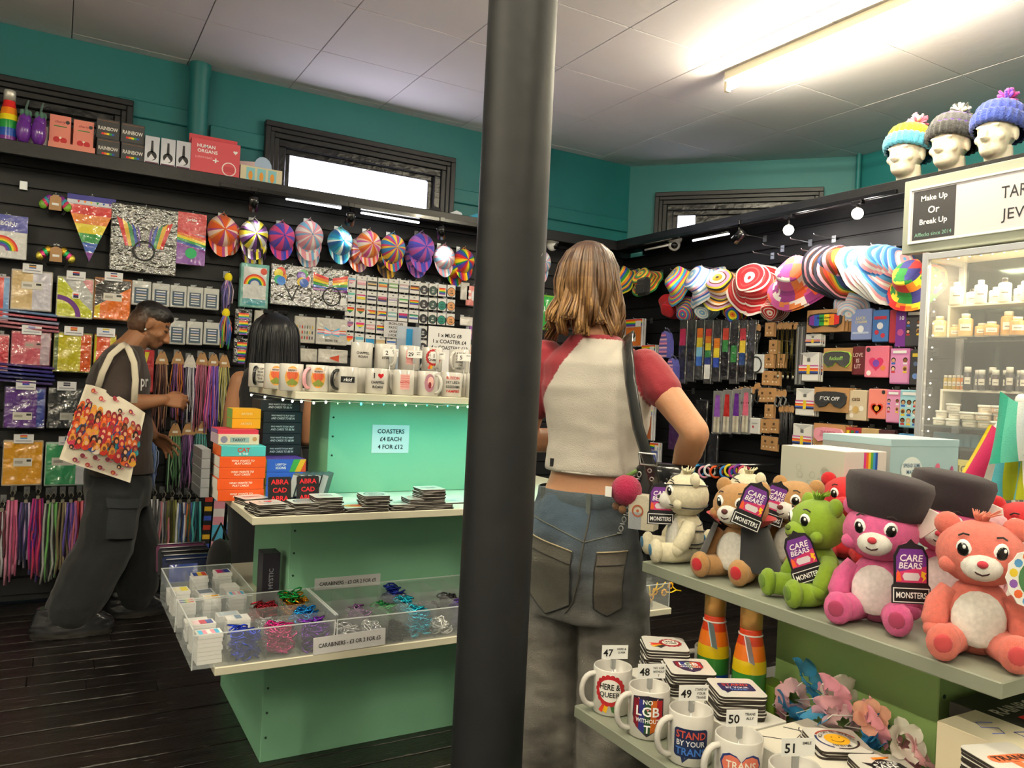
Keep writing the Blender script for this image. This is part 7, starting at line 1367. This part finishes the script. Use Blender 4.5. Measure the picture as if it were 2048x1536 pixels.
# ================================================================ PEOPLE
from mathutils import noise
from mathutils.bvhtree import BVHTree
def loft(m, rings, n=20, col='ffffff'):
    """rings = (cx,cy,cz,half width,half depth[,roundness]) stacked into one closed shape"""
    V = []; F = []
    for r in rings:
        cx, cy, cz, a, b = r[:5]
        for i in range(n):
            t = 2*pi*i/n; c, s = cos(t), sin(t); e = .85; V.append((cx+a*math.copysign(abs(c)**e, c), cy+b*math.copysign(abs(s)**e, s), cz))
    for j in range(len(rings)-1):
        for i in range(n): F.append((j*n+i, j*n+(i+1) % n, (j+1)*n+(i+1) % n, (j+1)*n+i))
    F.append(list(range(n))[::-1]); F.append(list(range((len(rings)-1)*n, len(rings)*n))); m.add(V, F)
def limb(m, P, R, n=14): m.tube(P, R, n=n); [m.ell(tuple(p), r*.98, n=12) for p, r in zip(P, R)]
def hand(m, W, d, nrm, side=1, curl=.5, s=1.0, spread=.12):
    W, d, nrm = Vector(W), Vector(d).normalized(), Vector(nrm); nrm = (nrm-d*nrm.dot(d)).normalized(); t = d.cross(nrm)*side
    for i, (o, L) in enumerate(((.030, .072), (.010, .080), (-.010, .074), (-.029, .058))):
        b = W+d*(.088-.006*abs(i-1))*s+t*o*s; m.tube([W+t*o*.55*s, W+d*.045*s+t*o*.9*s, b], [.014*s, .014*s, .0115*s], n=8)
        P = [b]; a = curl*(.6+.15*i); dd = (d+t*spread*(1.5-i)).normalized()
        for k in range(3): dd = (dd*cos(a)+nrm*sin(a)).normalized(); P.append(P[-1]+dd*L*(.42, .33, .25)[k]*s); a = curl*1.1
        m.tube(P, [.0098*s, .0092*s, .0085*s, .0072*s], n=8); [m.ell(tuple(q), .0088*s, n=8) for q in P]
    P = [W+d*.018*s+t*.02*s, W+d*.045*s+t*.046*s+nrm*.014*s, W+d*.075*s+t*.055*s+nrm*.026*s, W+d*.098*s+t*.05*s+nrm*.034*s]; m.tube(P, [.014*s, .0125*s, .0105*s, .0085*s], n=8); [m.ell(tuple(q), .0098*s, n=8) for q in P[1:]]
def face(m, c, R, s=1.0):
    """a head round centre c; R turns local -y (face) into place"""
    T = Matrix.Translation(c) @ R @ Matrix.Scale(s, 4); E = lambda p, r, n=16: m.ell(p, r, n=n, T=T)
    E((0, .012, .03), (.073, .092, .083)); E((0, -.025, -.01), (.058, .062, .085)); E((0, -.055, -.075), (.034, .032, .025)); E((0, -.022, -.058), (.05, .058, .045))
    m.tube([(0, -.080, .02), (0, -.098, -.008), (0, -.108, -.026), (0, -.09, -.036)], [.008, .011, .0145, .010], n=10, T=T)
    for q in (-1, 1): E((q*.012, -.094, -.03), .0095, 8); E((q*.028, -.072, .028), (.023, .012, .007), 8); E((q*.028, -.070, .010), (.015, .010, .009), 10); E((q*.072, .014, -.003), (.009, .019, .031), 10); E((q*.078, .02, .008), (.006, .014, .02), 8); E((q*.042, -.05, -.02), (.018, .02, .018), 8)
    E((0, -.085, -.052), (.022, .011, .006), 10); E((0, -.083, -.062), (.019, .012, .007), 10); return T
def colnoise(v, sc): return np.array([noise.noise(Vector(map(float, p))*sc) for p in v])
def mixc(t, a, b): a, b = np.array(lin(a)), np.array(lin(b)); t = np.clip(t, 0, 1)[:, None]; return a*(1-t)+b*t
def folds(me, amp, sc): n = np.array(sc); return displace(me, lambda v: amp*np.array([noise.noise(Vector((float(p[0])*n[0], float(p[1])*n[1], float(p[2])*n[2]))) for p in v]))
def bvh(me): return BVHTree.FromPolygons([v.co.copy() for v in me.vertices], [tuple(p.vertices) for p in me.polygons])
def onto(tree, p, d, off=.003):
    h = tree.ray_cast(Vector(p)-Vector(d)*1.0, Vector(d)); 
    return (h[0]-Vector(d)*off) if h[0] else Vector(p)
def strandhair(name, par, c, R, n, zlow, cols, rad, seed, spread=1.0, wave=.012, face_gap=1.0, rt=.0075, jag=.03):
    """hair combed from the crown down round the head; local +y is the back of the head after R"""
    rnd = random.Random(seed); m = MB()
    for i in range(n):
        a = -pi+2*pi*(i+rnd.random())/n
        if abs(a) > pi-face_gap: continue                      # leave the face free (a = 0 is the back)
        lk = int(a*5.5); r2 = random.Random(seed*77+lk); lay = rnd.uniform(.86, 1.03)*(.96+.08*r2.random()); zl = zlow+r2.uniform(-jag, jag)+rnd.uniform(-.25, .25)*jag; ph = r2.uniform(0, 6)+rnd.uniform(-.5, .5); P = []; rr = []
        for k in range(10):
            t = k/9; th = t*pi*.5/.45 if t < .45 else pi/2; pass
            rx = R[0]*sin(th)*lay*spread if t < .45 else R[0]*lay*spread*(1+.12*(t-.45)); ry = R[1]*sin(th)*lay if t < .45 else R[1]*lay*(1+.06*(t-.45)); z = c[2]+R[2]*cos(th) if t < .45 else c[2]-(c[2]-zl)*(t-.45)/.55
            w = wave*sin(ph+t*9)*max(0, t-.3)*1.6; P.append((c[0]+(rx+w)*sin(a), c[1]+(ry+w)*cos(a)-.0, z)); rr.append(rt*(1 if t < .8 else 1.25-.9*(t-.5)))
        cA, cB = (r2 if rnd.random() < .65 else rnd).choice(cols); zt = c[2]+R[2]
        m.tube(P, rr, (lambda v, A=lin(cA), B=lin(cB): tuple(A[j]+(B[j]-A[j])*max(0, min(1, (zt-v.z)/(zt-zlow)*1.25-.2)) for j in range(4))), 'hair', n=5, flat=.6)
    o = m.build(name, par); return o
# ---------------------------------------------------------------- woman in jeans, seen from behind
WC = at(1178, 1000, D=2.32); PHI = radians(58)
W = empty('person', (WC.x, WC.y, 0), -PHI, 'person seen from behind in red and white top and baggy jeans, one hand on hip', 'person')
m = MB(); face(m, (-.045, .03, 1.625), Matrix.Rotation(pi+.12, 4, 'Z') @ Matrix.Rotation(.05, 4, 'X'))
m.tube([(-.005, -.005, 1.42), (-.02, .005, 1.50), (-.04, .02, 1.57)], [.062, .052, .052], n=16)
loft(m, [(0, 0, .90, .15, .10), (0, 0, 1.0, .142, .095), (.005, 0, 1.06, .125, .085), (.008, 0, 1.12, .122, .083), (.012, .005, 1.22, .138, .092), (.012, .005, 1.32, .15, .098), (.008, 0, 1.40, .145, .085), (0, 0, 1.45, .08, .06)], n=22)
RS, RE, RWr = (.152, -.005, 1.388), (.322, -.06, 1.215), (.235, .10, 1.075); LS, LE, LW = (-.168, 0, 1.395), (-.228, .0, 1.15), (-.10, .22, 1.15)
limb(m, [RS, tuple((Vector(RS)+Vector(RE))/2), RE], [.047, .044, .038]); limb(m, [RE, tuple((Vector(RE)*.6+Vector(RWr)*.4)), RWr], [.038, .040, .024]); limb(m, [LS, tuple((Vector(LS)+Vector(LE))/2), LE], [.052, .046, .038]); limb(m, [LE, tuple((Vector(LE)*.6+Vector(LW)*.4)), LW], [.038, .039, .024])
hand(m, RWr, (-.5, .5, -.55), (-.8, -.3, 0), 1, .35, .92); hand(m, LW, (.6, .6, .1), (0, .2, -1), -1, .5, .92)
for s in (-1, 1): limb(m, [(s*.085, 0, .85), (s*.085, 0, .48), (s*.09, .01, .10)], [.085, .06, .042]); m.ell((s*.09, .06, .04), (.04, .10, .038), n=12)
me = paint(blob(m, .0055, 5), 'skin', 'c4916f'); link('body', me, W)
m = MB(); loft(m, [(.002, 0, 1.075, .140, .103), (.004, 0, 1.10, .139, .102), (.008, 0, 1.15, .139, .100), (.012, .004, 1.22, .152, .106), (.008, .004, 1.32, .172, .112), (.0, 0, 1.39, .168, .100), (.002, 0, 1.435, .115, .080), (-.006, .0, 1.475, .070, .066)], n=26)
limb(m, [RS, tuple(Vector(RS)*.62+Vector(RE)*.38)], [.056, .055]); limb(m, [LS, tuple(Vector(LS)*.5+Vector(LE)*.5)], [.07, .062])
me = blob(m, .0055, 5); folds(me, .005, (5, 5, 16)); folds(me, .0025, (14, 14, 30))
def shirtcol(v):
    x = v[:, 0]; ll = np.interp(v[:, 2], [1.28, 1.47, 1.50], [.138, .012, .0]); lr = np.interp(v[:, 2], [1.28, 1.47, 1.50], [.172, .092, .07]); red = ((x < -ll) | (x > lr)) & (v[:, 2] > 1.16); red |= v[:, 2] > 1.462
    return np.where(red[:, None], mixc(.5+.5*colnoise(v, 9), '84202c', '942c38'), mixc(.5+.5*colnoise(v, 6), 'b9b2a8', 'c8c2b8'))
paint(me, 'cloth', shirtcol); SH = link('crop_top', me, W)
m = MB(); m.tube([(.139*cos(a)*1.0+.004, .102*sin(a), 1.078) for a in [2*pi*k/28 for k in range(29)]], .0035, 'cfc9c0', 'cloth', n=5, cap=False); m.build('hem', SH)
m = MB(); m.box(-.006, .006, -.001, .001, -.012, .012, '15151a', 'cloth'); tr = bvh(me); q = onto(tr, (-.085, 0, 1.10), (0, 1, 0), .002); m.build('side_label', SH, tuple(q))
# jeans
m = MB(); loft(m, [(0, .005, .66, .172, .135), (0, .0, .74, .186, .140), (0, -.012, .82, .186, .148), (0, -.008, .90, .174, .138), (0, 0, .98, .157, .117), (0, 0, 1.022, .151, .108)], n=26)
for s in (-1, 1): limb(m, [(s*.092, 0, .74), (s*.10, .005, .52), (s*.105, .015, .28), (s*.105, .025, .06)], [.102, .104, .108, .112]); 
me = blob(m, .0065, 6); folds(me, .013, (6, 6, 4)); folds(me, .006, (12, 12, 22)); folds(me, .0025, (30, 30, 45))
def jeancol(v):
    t = (1.0-v[:, 2])/.35+.35*colnoise(v, 5)-.1; c = mixc(t, '3a4b5a', '74706a'); f = np.clip(.5+1.2*colnoise(v*np.array([1, 1, .5]), 11), 0, 1)[:, None]; return c*(.62+.72*f)*np.array([1, 1, 1, 1])
paint(me, 'denim', jeancol); J = link('jeans', me, W); tr = bvh(me)
def stitch(pts, col, r=.0018, off=.001): 
    P = []; 
    for i in range(len(pts)-1):
        for k in range(6): t = k/6; P.append(onto(tr, (pts[i][0]+(pts[i+1][0]-pts[i][0])*t, 0, pts[i][1]+(pts[i+1][1]-pts[i][1])*t), (0, 1, 0), off))
    P.append(onto(tr, (pts[-1][0], 0, pts[-1][1]), (0, 1, 0), off)); m = MB(); m.tube(P, r, col, 'denim', n=5); return m
def pocket(C, col, label):
    """four corners top-left, top-right, bottom-right, bottom-left plus a pointed bottom"""
    m = MB(); N = 12; V = []; F = []
    for j in range(N+1):
        for i in range(N+1):
            u, t = i/N, j/N; tx = C[0][0]+(C[1][0]-C[0][0])*u; tz = C[0][1]+(C[1][1]-C[0][1])*u; bx = C[3][0]+(C[2][0]-C[3][0])*u; bz = C[3][1]+(C[2][1]-C[3][1])*u-C[4]*(1-abs(2*u-1)); V.append(onto(tr, (tx+(bx-tx)*t, 0, tz+(bz-tz)*t), (0, 1, 0), .0045))
    for j in range(N):
        for i in range(N): F.append((j*(N+1)+i, (j+1)*(N+1)+i, (j+1)*(N+1)+i+1, j*(N+1)+i+1))
    m.add(V, F, col, 'denim', True); o = m.build('back_pocket', J)
    b = [C[0], C[1], C[2], ((C[2][0]+C[3][0])/2, (C[2][1]+C[3][1])/2-C[4]), C[3], C[0]]; stitch(b, '2c2c2c', .0022, .005).build('seam', o); stitch([(C[0][0]+.004, C[0][1]-.035), (C[1][0]-.004, C[1][1]-.035)], '3a3632', .002, .006).build('seam', o); stitch([C[0], C[1]], 'b8a888', .0022, .006).build('frayed_edge', o)
pocket([(-.128, .895), (.022, .868), (.012, .715), (-.142, .735), .05], '56544c', ''); pocket([(.088, .872), (.158, .878), (.150, .72), (.082, .715), .02], '5c564e', '')
m = MB(); m.lathe([(.158, .982), (.1605, .985), (.1575, 1.022), (.154, 1.024)], '46525a', 'denim', n=40, T=TR(0, 0, 0, s=(1, .735, 1))); wb = m.build('waistband', J)
for x in (-.11, .045, .13): m = MB(); q = onto(bvh(wb.data), (x, 0, 1.0), (0, 1, 0), .002); m.box(-.007, .007, -.003, .003, -.03, .026, '59605e', 'denim', ch=.001); m.build('belt_loop', J, tuple(q))
stitch([(-.15, .945), (-.05, .925), (.05, .895)], '6a6a60').build('yoke_seam', J); stitch([(.05, .895), (.14, .925)], '6a6a60').build('yoke_seam', J); stitch([(.05, .98), (.05, .895), (.045, .80), (.02, .72), (.0, .69)], '4a463f', .0026).build('centre_seam', J)
for s in (-1, 1): m = MB(); m.ell((0, .03, .035), (.05, .135, .05), '1c1c1e', 'gloss', n=16); m.box(-.05, .05, -.10, .155, 0, .028, 'd8d4cc', 'matte', ch=.012); m.build('shoe', W, (s*.10, .05, 0))
HC2 = [('4a352a', '7a5a3c'), ('3a2a22', '6a4c32'), ('5a4232', 'a87e4c'), ('4a3628', 'b98e58'), ('3f2e26', '8a6640')]
m = MB(); m.ell((-.045, .02, 1.655), (.086, .104, .106), lambda v: '42302a', 'hair', n=24); m.build('hair_cap', W)
strandhair('hair', W, (0, 0, 1.635), (.092, .108, .124), 900, 1.492, HC2, 0, 3, 1.0, .022, .75, .0048, .03)
for a_ in [o for o in W.children if o.name.startswith('hair') and 'cap' not in o.name]:
    a_.rotation_euler = (0, 0, pi); a_.location = (-.045, .02, 0); a_['kind'] = 'stuff'
# shoulder bag with charms
B = empty('shoulder_bag', (WC.x, WC.y, .0), -PHI, 'black shoulder bag with eyelet strap, chain and plush charms', 'bag')
P = [(.085, .05, 1.468), (.100, -.01, 1.478), (.125, -.085, 1.442), (.160, -.140, 1.34), (.190, -.148, 1.22), (.222, -.140, 1.13), (.252, -.125, 1.03)]; m = MB(); m.tube(P, .021, '2e2f30', 'gloss', n=8, flat=.16, up=(-.37, .93, 0)); st = m.build('strap', B)
m = MB(); 
for k in range(5): q = Vector((.228+.006*k, -.150+.002*k, 1.11-.022*k)); m.tube([(q.x+.005*cos(a), q.y, q.z+.005*sin(a)) for a in [2*pi*i/8 for i in range(9)]], .0016, 'c8c8c8', 'metal', n=4, cap=False)
m.build('eyelet', st, kind='stuff'); m = MB(); m.tube([(.198, -.155, 1.155), (.244, -.155, 1.155), (.250, -.155, 1.125), (.204, -.155, 1.125), (.198, -.155, 1.155)], .003, 'c0c0c0', 'metal', n=5, cap=False); m.build('buckle', st)
m = MB(); loft(m, [(.225, .02, .86, .075, .05), (.225, .02, .90, .10, .06), (.225, .01, 1.02, .10, .055), (.225, 0, 1.10, .085, .035), (.225, 0, 1.12, .07, .02)], n=20); link('pouch', paint(blob(m, .008, 3), 'gloss', '17181b'), B)
m = MB(); 
for k in range(14): q = Vector((.178-.003*k, -.085-.002*k, 1.09-.0125*k)); T = TR(*q, rx=(k % 2)*1.4); m.tube([(.006*cos(a), 0, .008*sin(a)) for a in [2*pi*i/8 for i in range(9)]], .0017, 'd0d0d0', 'metal', n=4, T=T, cap=False)
m.build('chain', B, kind='stuff'); m = MB(); m.ell((.168, -.155, 1.052), (.042, .04, .042), 'a3204a', 'fur', n=18); o = m.build('plush_charm', B); m = MB(); m.tube([(.168, -.155, 1.09), (.19, -.14, 1.105)], .006, '5a7a3a', 'cloth'); m.box(.122, .14, -.192, -.19, 1.035, 1.062, 'f0f0ee', 'card'); m.build('charm_tag', o); m = MB(); m.ell((.145, -.16, 1.007), (.014, .012, .012), '6a4a34', 'cloth', n=8); m.ell((.165, -.17, 1.002), (.012, .012, .012), '7a5638', 'cloth', n=8); m.build('charm_feet', o)
m = MB(); m.prism([(-.034, -.045), (.034, -.045), (.036, .015), (.012, .045), (-.02, .045), (-.036, .02)], -.022, .022, 'c9c2ae', 'cloth'); m.prism([(-.033, -.045), (.0, -.045), (.0, .0), (-.033, .0)], -.023, .0, '9aa0a8', 'cloth'); o = m.build('box_charm', B, (.218, -.15, 1.0)); p = MB(); p.ring(-.01, .004, .012, .016, 'a8583a', -.0236); p.disc(-.01, .004, .004, 'a8583a', -.0236, n=8); p.build('print', o)
# ---------------------------------------------------------------- bending man with tote bag
YM = 4.47
def M_(x, y, dy=0): q = at(x, y, Y=YM+dy); return q
MO = M_(235, 1000); M0 = Vector((MO.x, YM, 0)); Mn = empty('person', tuple(M0), 0, 'person in brown t-shirt and dark cargo trousers looking down at shoelaces', 'person')
L = lambda x, y, dy=0: tuple(M_(x, y, dy)-M0)
m = MB(); hd_ = Vector(L(302, 652)); TF = face(m, hd_, Matrix.Rotation(.52, 4, 'Y') @ Matrix.Rotation(pi/2, 4, 'Z'), 1.02)
m.tube([L(243, 712), L(262, 692), L(283, 668)], [.075, .066, .060], n=16)
loft(m, [L(235, 960)+(.12, .15), L(238, 900)+(.115, .14), L(238, 800)+(.12, .155), L(240, 740)+(.11, .16), L(243, 708)+(.06, .10)], n=20)
S1, E1, W1 = L(242, 722, -.17), L(222, 812, -.21), L(328, 800, -.18); S2, E2, W2 = L(250, 722, .16), L(275, 825, .20), L(308, 872, .10)
limb(m, [S1, tuple((Vector(S1)+Vector(E1))/2), E1], [.062, .055, .045]); limb(m, [E1, tuple(Vector(E1)*.6+Vector(W1)*.4), W1], [.046, .047, .029]); limb(m, [S2, tuple((Vector(S2)+Vector(E2))/2), E2], [.062, .055, .045]); limb(m, [E2, tuple(Vector(E2)*.6+Vector(W2)*.4), W2], [.045, .045, .028])
hand(m, W1, (1, .1, -.05), (.05, .9, -.4), 1, .75, 1.0); hand(m, W2, (.8, -.1, -.6), (-.4, -.7, -.3), -1, .35, 1.0, .2)
body = blob(m, .0055, 5)
def mcol(v):
    loc = np.array([(TF.inverted() @ Vector(map(float, p)))[:] for p in v]); b = (loc[:, 2] < -.035) & (loc[:, 1] < .0) & (loc[:, 2] > -.12) & (np.abs(loc[:, 0]) < .08); c = mixc(.5+.5*colnoise(v, 8), '97684a', 'a87654'); dark = mixc(np.zeros(len(v)), '4a3122', '4a3122'); br = (loc[:, 1] < -.05) & (np.abs(loc[:, 2]-.034) < .006) & (np.abs(np.abs(loc[:, 0])-.03) < .02); lip = (loc[:, 1] < -.085) & (np.abs(loc[:, 2]+.057) < .009) & (np.abs(loc[:, 0]) < .02); ey = (loc[:, 1] < -.06) & (np.abs(loc[:, 2]-.011) < .005) & (np.abs(np.abs(loc[:, 0])-.03) < .014)
    c = np.where((b & ~lip)[:, None], .45*c+.55*dark, c); c = np.where((br | ey)[:, None], mixc(np.zeros(len(v)), '1c1410', '1c1410'), c); return np.where(lip[:, None], mixc(np.zeros(len(v)), '7a4038', '7a4038'), c)
link('body', paint(body, 'skin', mcol), Mn)
m = MB(); T_ = TF; m.ell((0, .020, .052), (.0765, .091, .070), n=26, T=TF); m.ell((0, .050, .0), (.0735, .062, .080), n=22, T=TF); m.ell((0, .002, .076), (.062, .078, .046), n=22, T=TF)
hme = blob(m, .005, 3); folds(hme, .002, (80, 80, 80))
def hcol(v):
    loc = np.array([(TF.inverted() @ Vector(map(float, p)))[:] for p in v]); t = (loc[:, 2]+.03)/.09; return mixc(t, '5c4232', '171413')
link('hair', paint(hme, 'hair', hcol), Mn)
m = MB(); q = TF @ Vector((.078, .016, -.036)); m.ell(tuple(q), (.007, .006, .009), 'e8e8ea', 'metal', n=8); q = TF @ Vector((-.078, .016, -.036)); m2 = MB(); m2.ell(tuple(q), (.007, .006, .009), 'e8e8ea', 'metal', n=8); m.build('earring', Mn); m2.build('earring', Mn)
m = MB(); loft(m, [L(240, 945)+(.155, .185), L(241, 900)+(.15, .185), L(240, 840)+(.148, .185), L(238, 770)+(.145, .19), L(241, 728)+(.125, .185), L(250, 700)+(.085, .11), L(256, 690)+(.072, .08)], n=26)
limb(m, [S1, tuple(Vector(S1)*.22+Vector(E1)*.78)], [.092, .088]); limb(m, [S2, tuple(Vector(S2)*.25+Vector(E2)*.75)], [.092, .086])
me = blob(m, .007, 5); folds(me, .009, (5, 5, 10)); folds(me, .004, (12, 12, 20)); SHM = link('t_shirt', paint(me, 'cloth', '3a2f2b'), Mn); tr = bvh(me)
p = MB(); p.text('pr', 0, 0, .06, 'f2f2f2', 0); P = []
for v in p.v: h = tr.ray_cast(Vector((L(284, 768)[0]+v.x*.55, -.6, L(284, 768)[2]+v.z)), Vector((0, 1, 0))); v[:] = (h[0]+Vector((.001, -.003, 0))) if h[0] and h[0].x > L(272, 770)[0]-.02 else Vector(L(283, 770, -.03))
p.build('lettering', SHM)
# trousers
m = MB(); loft(m, [L(235, 1010)+(.15, .165), L(236, 960)+(.155, .17), L(238, 915)+(.14, .165), L(238, 890)+(.13, .15)], n=22)
K1, A1 = L(212, 1090, -.10), L(150, 1205, -.12); K2, A2 = L(272, 1085, .10), L(272, 1185, .12)
limb(m, [L(232, 985, -.085), K1, A1], [.135, .132, .128]); limb(m, [L(242, 985, .085), K2, A2], [.13, .115, .11]); me = blob(m, .009, 5); folds(me, .014, (4, 4, 7)); folds(me, .006, (11, 11, 16)); TRS = link('cargo_trousers', paint(me, 'cloth', '191c1f'), Mn); tr = bvh(me)
def patch(name, C, col, off, par, mt='cloth'):
    m = MB(); N = 8; V = []; F = []
    for j in range(N+1):
        for i in range(N+1):
            u, t = i/N, j/N; a = [C[0][k]+(C[1][k]-C[0][k])*u for k in (0, 1)]; b = [C[3][k]+(C[2][k]-C[3][k])*u for k in (0, 1)]; q = L(a[0]+(b[0]-a[0])*t, a[1]+(b[1]-a[1])*t); h = tr.ray_cast(Vector((q[0], -1, q[2])), Vector((0, 1, 0))); V.append((h[0] if h[0] else Vector(q))+Vector((0, -off, 0)))
    for j in range(N):
        for i in range(N): F.append((j*(N+1)+i, (j+1)*(N+1)+i, (j+1)*(N+1)+i+1, j*(N+1)+i+1))
    m.add(V, F, col, mt, True); return m.build(name, par)
pk = patch('cargo_pocket', [(212, 1000), (268, 1002), (262, 1062), (205, 1058)], '22262a', .022, TRS); patch('pocket_flap', [(207, 982), (274, 986), (271, 1004), (209, 1000)], '2a2e32', .03, pk)
for (x, y, dy, a), nm in zip(((146, 1247, -.12, 0), (262, 1222, .12, 0)), 'ab'):
    q = M_(x, y, dy); m = MB(); loft(m, [(0, 0, .0, .178, .062), (0, 0, .035, .188, .067), (-.003, 0, .07, .18, .062), (-.02, 0, .105, .15, .056), (-.06, 0, .145, .095, .05)], n=20); s_ = paint(blob(m, .006, 4), 'gloss', lambda v: mixc((v[:, 2]-.02)/.02, '3a3936', '26262a')); folds(s_, .004, (20, 20, 60)); link('shoe', s_, Mn, (q.x-M0.x, dy, 0))
# tote bag
e = empty('tote_bag', tuple(M0), 0, 'cream tote bag printed with red and orange illustrated figures', 'bag'); YT = -.27
def TB(u, t, front=True):
    a = (178+(212-178)*u*1.0+u*58, 768+u*52*u); top = (168+u*112, 766+54*max(0, u)**1.5); bot = (118+u*134, 906+46*u); x = top[0]+(bot[0]-top[0])*t; y = top[1]+(bot[1]-top[1])*t; q = Vector(L(x, y)); bul = .045*sin(pi*min(1, max(0, u)))*sin(pi*min(1, .15+.8*t)); q.y = YT+(-bul if front else bul*.5)+.01*sin(5*u+4*t); return q
V = []; F = []; N = 20
for fr in (True, False):
    o = len(V)
    for j in range(N+1):
        for i in range(N+1): V.append(TB(i/N, j/N, fr))
    for j in range(N):
        for i in range(N): q = (o+j*(N+1)+i, o+(j+1)*(N+1)+i, o+(j+1)*(N+1)+i+1, o+j*(N+1)+i+1); F.append(q if fr else q[::-1])
M2 = (N+1)**2
for k in range(N): F += [(k*(N+1), (k+1)*(N+1), M2+(k+1)*(N+1), M2+k*(N+1)), (k*(N+1)+N, (k+1)*(N+1)+N, M2+(k+1)*(N+1)+N, M2+k*(N+1)+N), (N*(N+1)+k, N*(N+1)+k+1, M2+N*(N+1)+k+1, M2+N*(N+1)+k)]
m = MB(); m.add(V, F, 'e6dcc8', 'cloth', True); bg = m.build('bag_body', e); p = MB(); rnd = random.Random(5)
def blot(u, t, ru, rt, col, k, n=9): p.add([TB(u+ru*cos(2*pi*i/n), t+rt*sin(2*pi*i/n))+Vector((0, -.0015-.0006*k, 0)) for i in range(n)], [list(range(n))], col, 'cloth')
SK = ['e0a07a', 'b86a44', 'f0b890', '8a4a30', 'e88a5a', 'f0a060']; HR = ['2a1a18', '8a1f2a', 'c8401f', 'e8a03a', '4a2a20', 'b8283a', 'e86a2a']; CL = ['d83a2a', 'e8642c', '2a4a8a', 'f2e0d0', 'b8242c', 'e8a83a', 'c83a5a', '2a8a9a']
for r in range(7):
    for c in range(10):
        u = .05+c*.1+rnd.uniform(-.022, .022); t = .25+r*.072+rnd.uniform(-.02, .02); h = rnd.choice(HR); blot(u, t+.05, .062, .058, rnd.choice(CL), 3*r); blot(u, t, .042, .048, h, 3*r+1); blot(u+.004, t+.012, .024, .028, rnd.choice(SK), 3*r+2); blot(u-.03, t+.03, .014, .04, h, 3*r+2)
for u, t in ((.15, .06), (.5, .05), (.3, .12), (.62, .16), (.12, .20), (.78, .10), (.85, .22), (.1, .80), (.28, .86), (.45, .83), (.62, .80), (.8, .84), (.2, .94), (.38, .95), (.55, .93), (.74, .94), (.9, .78)): c = rnd.choice(['a8324a', '2a2024', 'c84a4a', '8a2a4a']); blot(u, t, .035, .03, c, 20); blot(u+.05, t+.006, .03, .006, 'c86a7a', 20); blot(u+.045, t+.022, .022, .005, 'c86a7a', 20); blot(u-.003, t+.006, .014, .015, rnd.choice(SK), 22)
p.build('print', bg)
for P in ([L(196, 775, YT), L(205, 745, -.275), L(222, 710, -.285), L(243, 692, -.275), L(252, 688, -.19)], [L(268, 806, -.285), L(271, 760, -.285), L(268, 725, -.285), L(258, 700, -.275), L(250, 689, -.19)]):
    m = MB(); m.tube(P, .015, 'ded3bd', 'cloth', n=8, flat=.2, up=(0, 1, 0)); m.build('handle', e)
# ---------------------------------------------------------------- black haired shopper behind the stand
SC_ = at(545, 745, D=4.02); S = empty('person', (SC_.x, SC_.y, 0), -radians(8), 'person with long black hair and black top facing the slatwall behind the mugs', 'person')
m = MB(); face(m, (0, .02, 1.49), Matrix.Rotation(pi-.1, 4, 'Z') @ Matrix.Rotation(-.1, 4, 'X')); m.tube([(0, 0, 1.30), (0, .01, 1.42)], [.06, .052], n=14)
loft(m, [(0, 0, .80, .165, .11), (0, 0, .95, .145, .10), (0, 0, 1.05, .14, .10), (0, 0, 1.2, .16, .11), (0, 0, 1.29, .165, .09), (0, 0, 1.335, .09, .06)], n=20)
for s in (-1, 1): limb(m, [(s*.15, 0, 1.27), (s*.178, .0, 1.12), (s*.185, .02, .99)], [.055, .050, .042]); limb(m, [(s*.185, .02, .99), (s*.17, .16, .98), (s*.13, .28, 1.02)], [.046, .044, .028]); hand(m, (s*.13, .28, 1.02), (-s*.4, .8, .2), (0, 0, -1), s, .6, .92); limb(m, [(s*.085, 0, .82), (s*.085, 0, .45), (s*.085, 0, .1)], [.09, .062, .045])
link('body', paint(blob(m, .007, 4), 'skin', 'a8795a'), S)
m = MB(); loft(m, [(0, 0, .86, .178, .125), (0, 0, .98, .158, .113), (0, 0, 1.06, .153, .112), (0, 0, 1.2, .172, .122), (0, 0, 1.285, .168, .10), (0, 0, 1.345, .12, .075)], n=22); me = blob(m, .008, 4); folds(me, .005, (8, 8, 14)); link('black_top', paint(me, 'cloth', '131418'), S)
m = MB(); loft(m, [(0, 0, .72, .185, .135), (0, 0, .82, .182, .13), (0, 0, .88, .168, .12)], n=20); [limb(m, [(s*.09, 0, .75), (s*.09, 0, .45), (s*.09, .01, .06)], [.10, .09, .085]) for s in (-1, 1)]; me = blob(m, .010, 4); link('trousers', paint(me, 'cloth', '1b1c22'), S)
for s in (-1, 1): m = MB(); m.ell((0, .03, .035), (.045, .125, .04), '1a1a1c', 'gloss', n=14); m.build('shoe', S, (s*.09, .04, 0))
m = MB(); m.ell((0, -.005, 1.522), (.104, .114, .106), '101116', 'hair', n=22); m.build('hair_cap', S); o = strandhair('hair', S, (0, -.005, 1.505), (.114, .122, .118), 620, 1.22, [('0e0f14', '14151b'), ('15161c', '1c1d26'), ('0b0c10', '101116')], 0, 9, 1.05, .005, .7, .0048, .04); o.rotation_euler = (0, 0, pi); o['kind'] = 'stuff'
m = MB(); m.tube([(.098*cos(a), .0, 1.535+.095*sin(a)) for a in [pi*k/14 for k in range(15)]], .005, '0c0c0e', 'gloss', n=6); m.box(-.06, -.01, -.012, .006, 1.618, 1.64, '0c0c0e', 'gloss', ch=.004); m.box(.01, .06, -.012, .006, 1.618, 1.64, '0c0c0e', 'gloss', ch=.004); m.build('sunglasses', S)
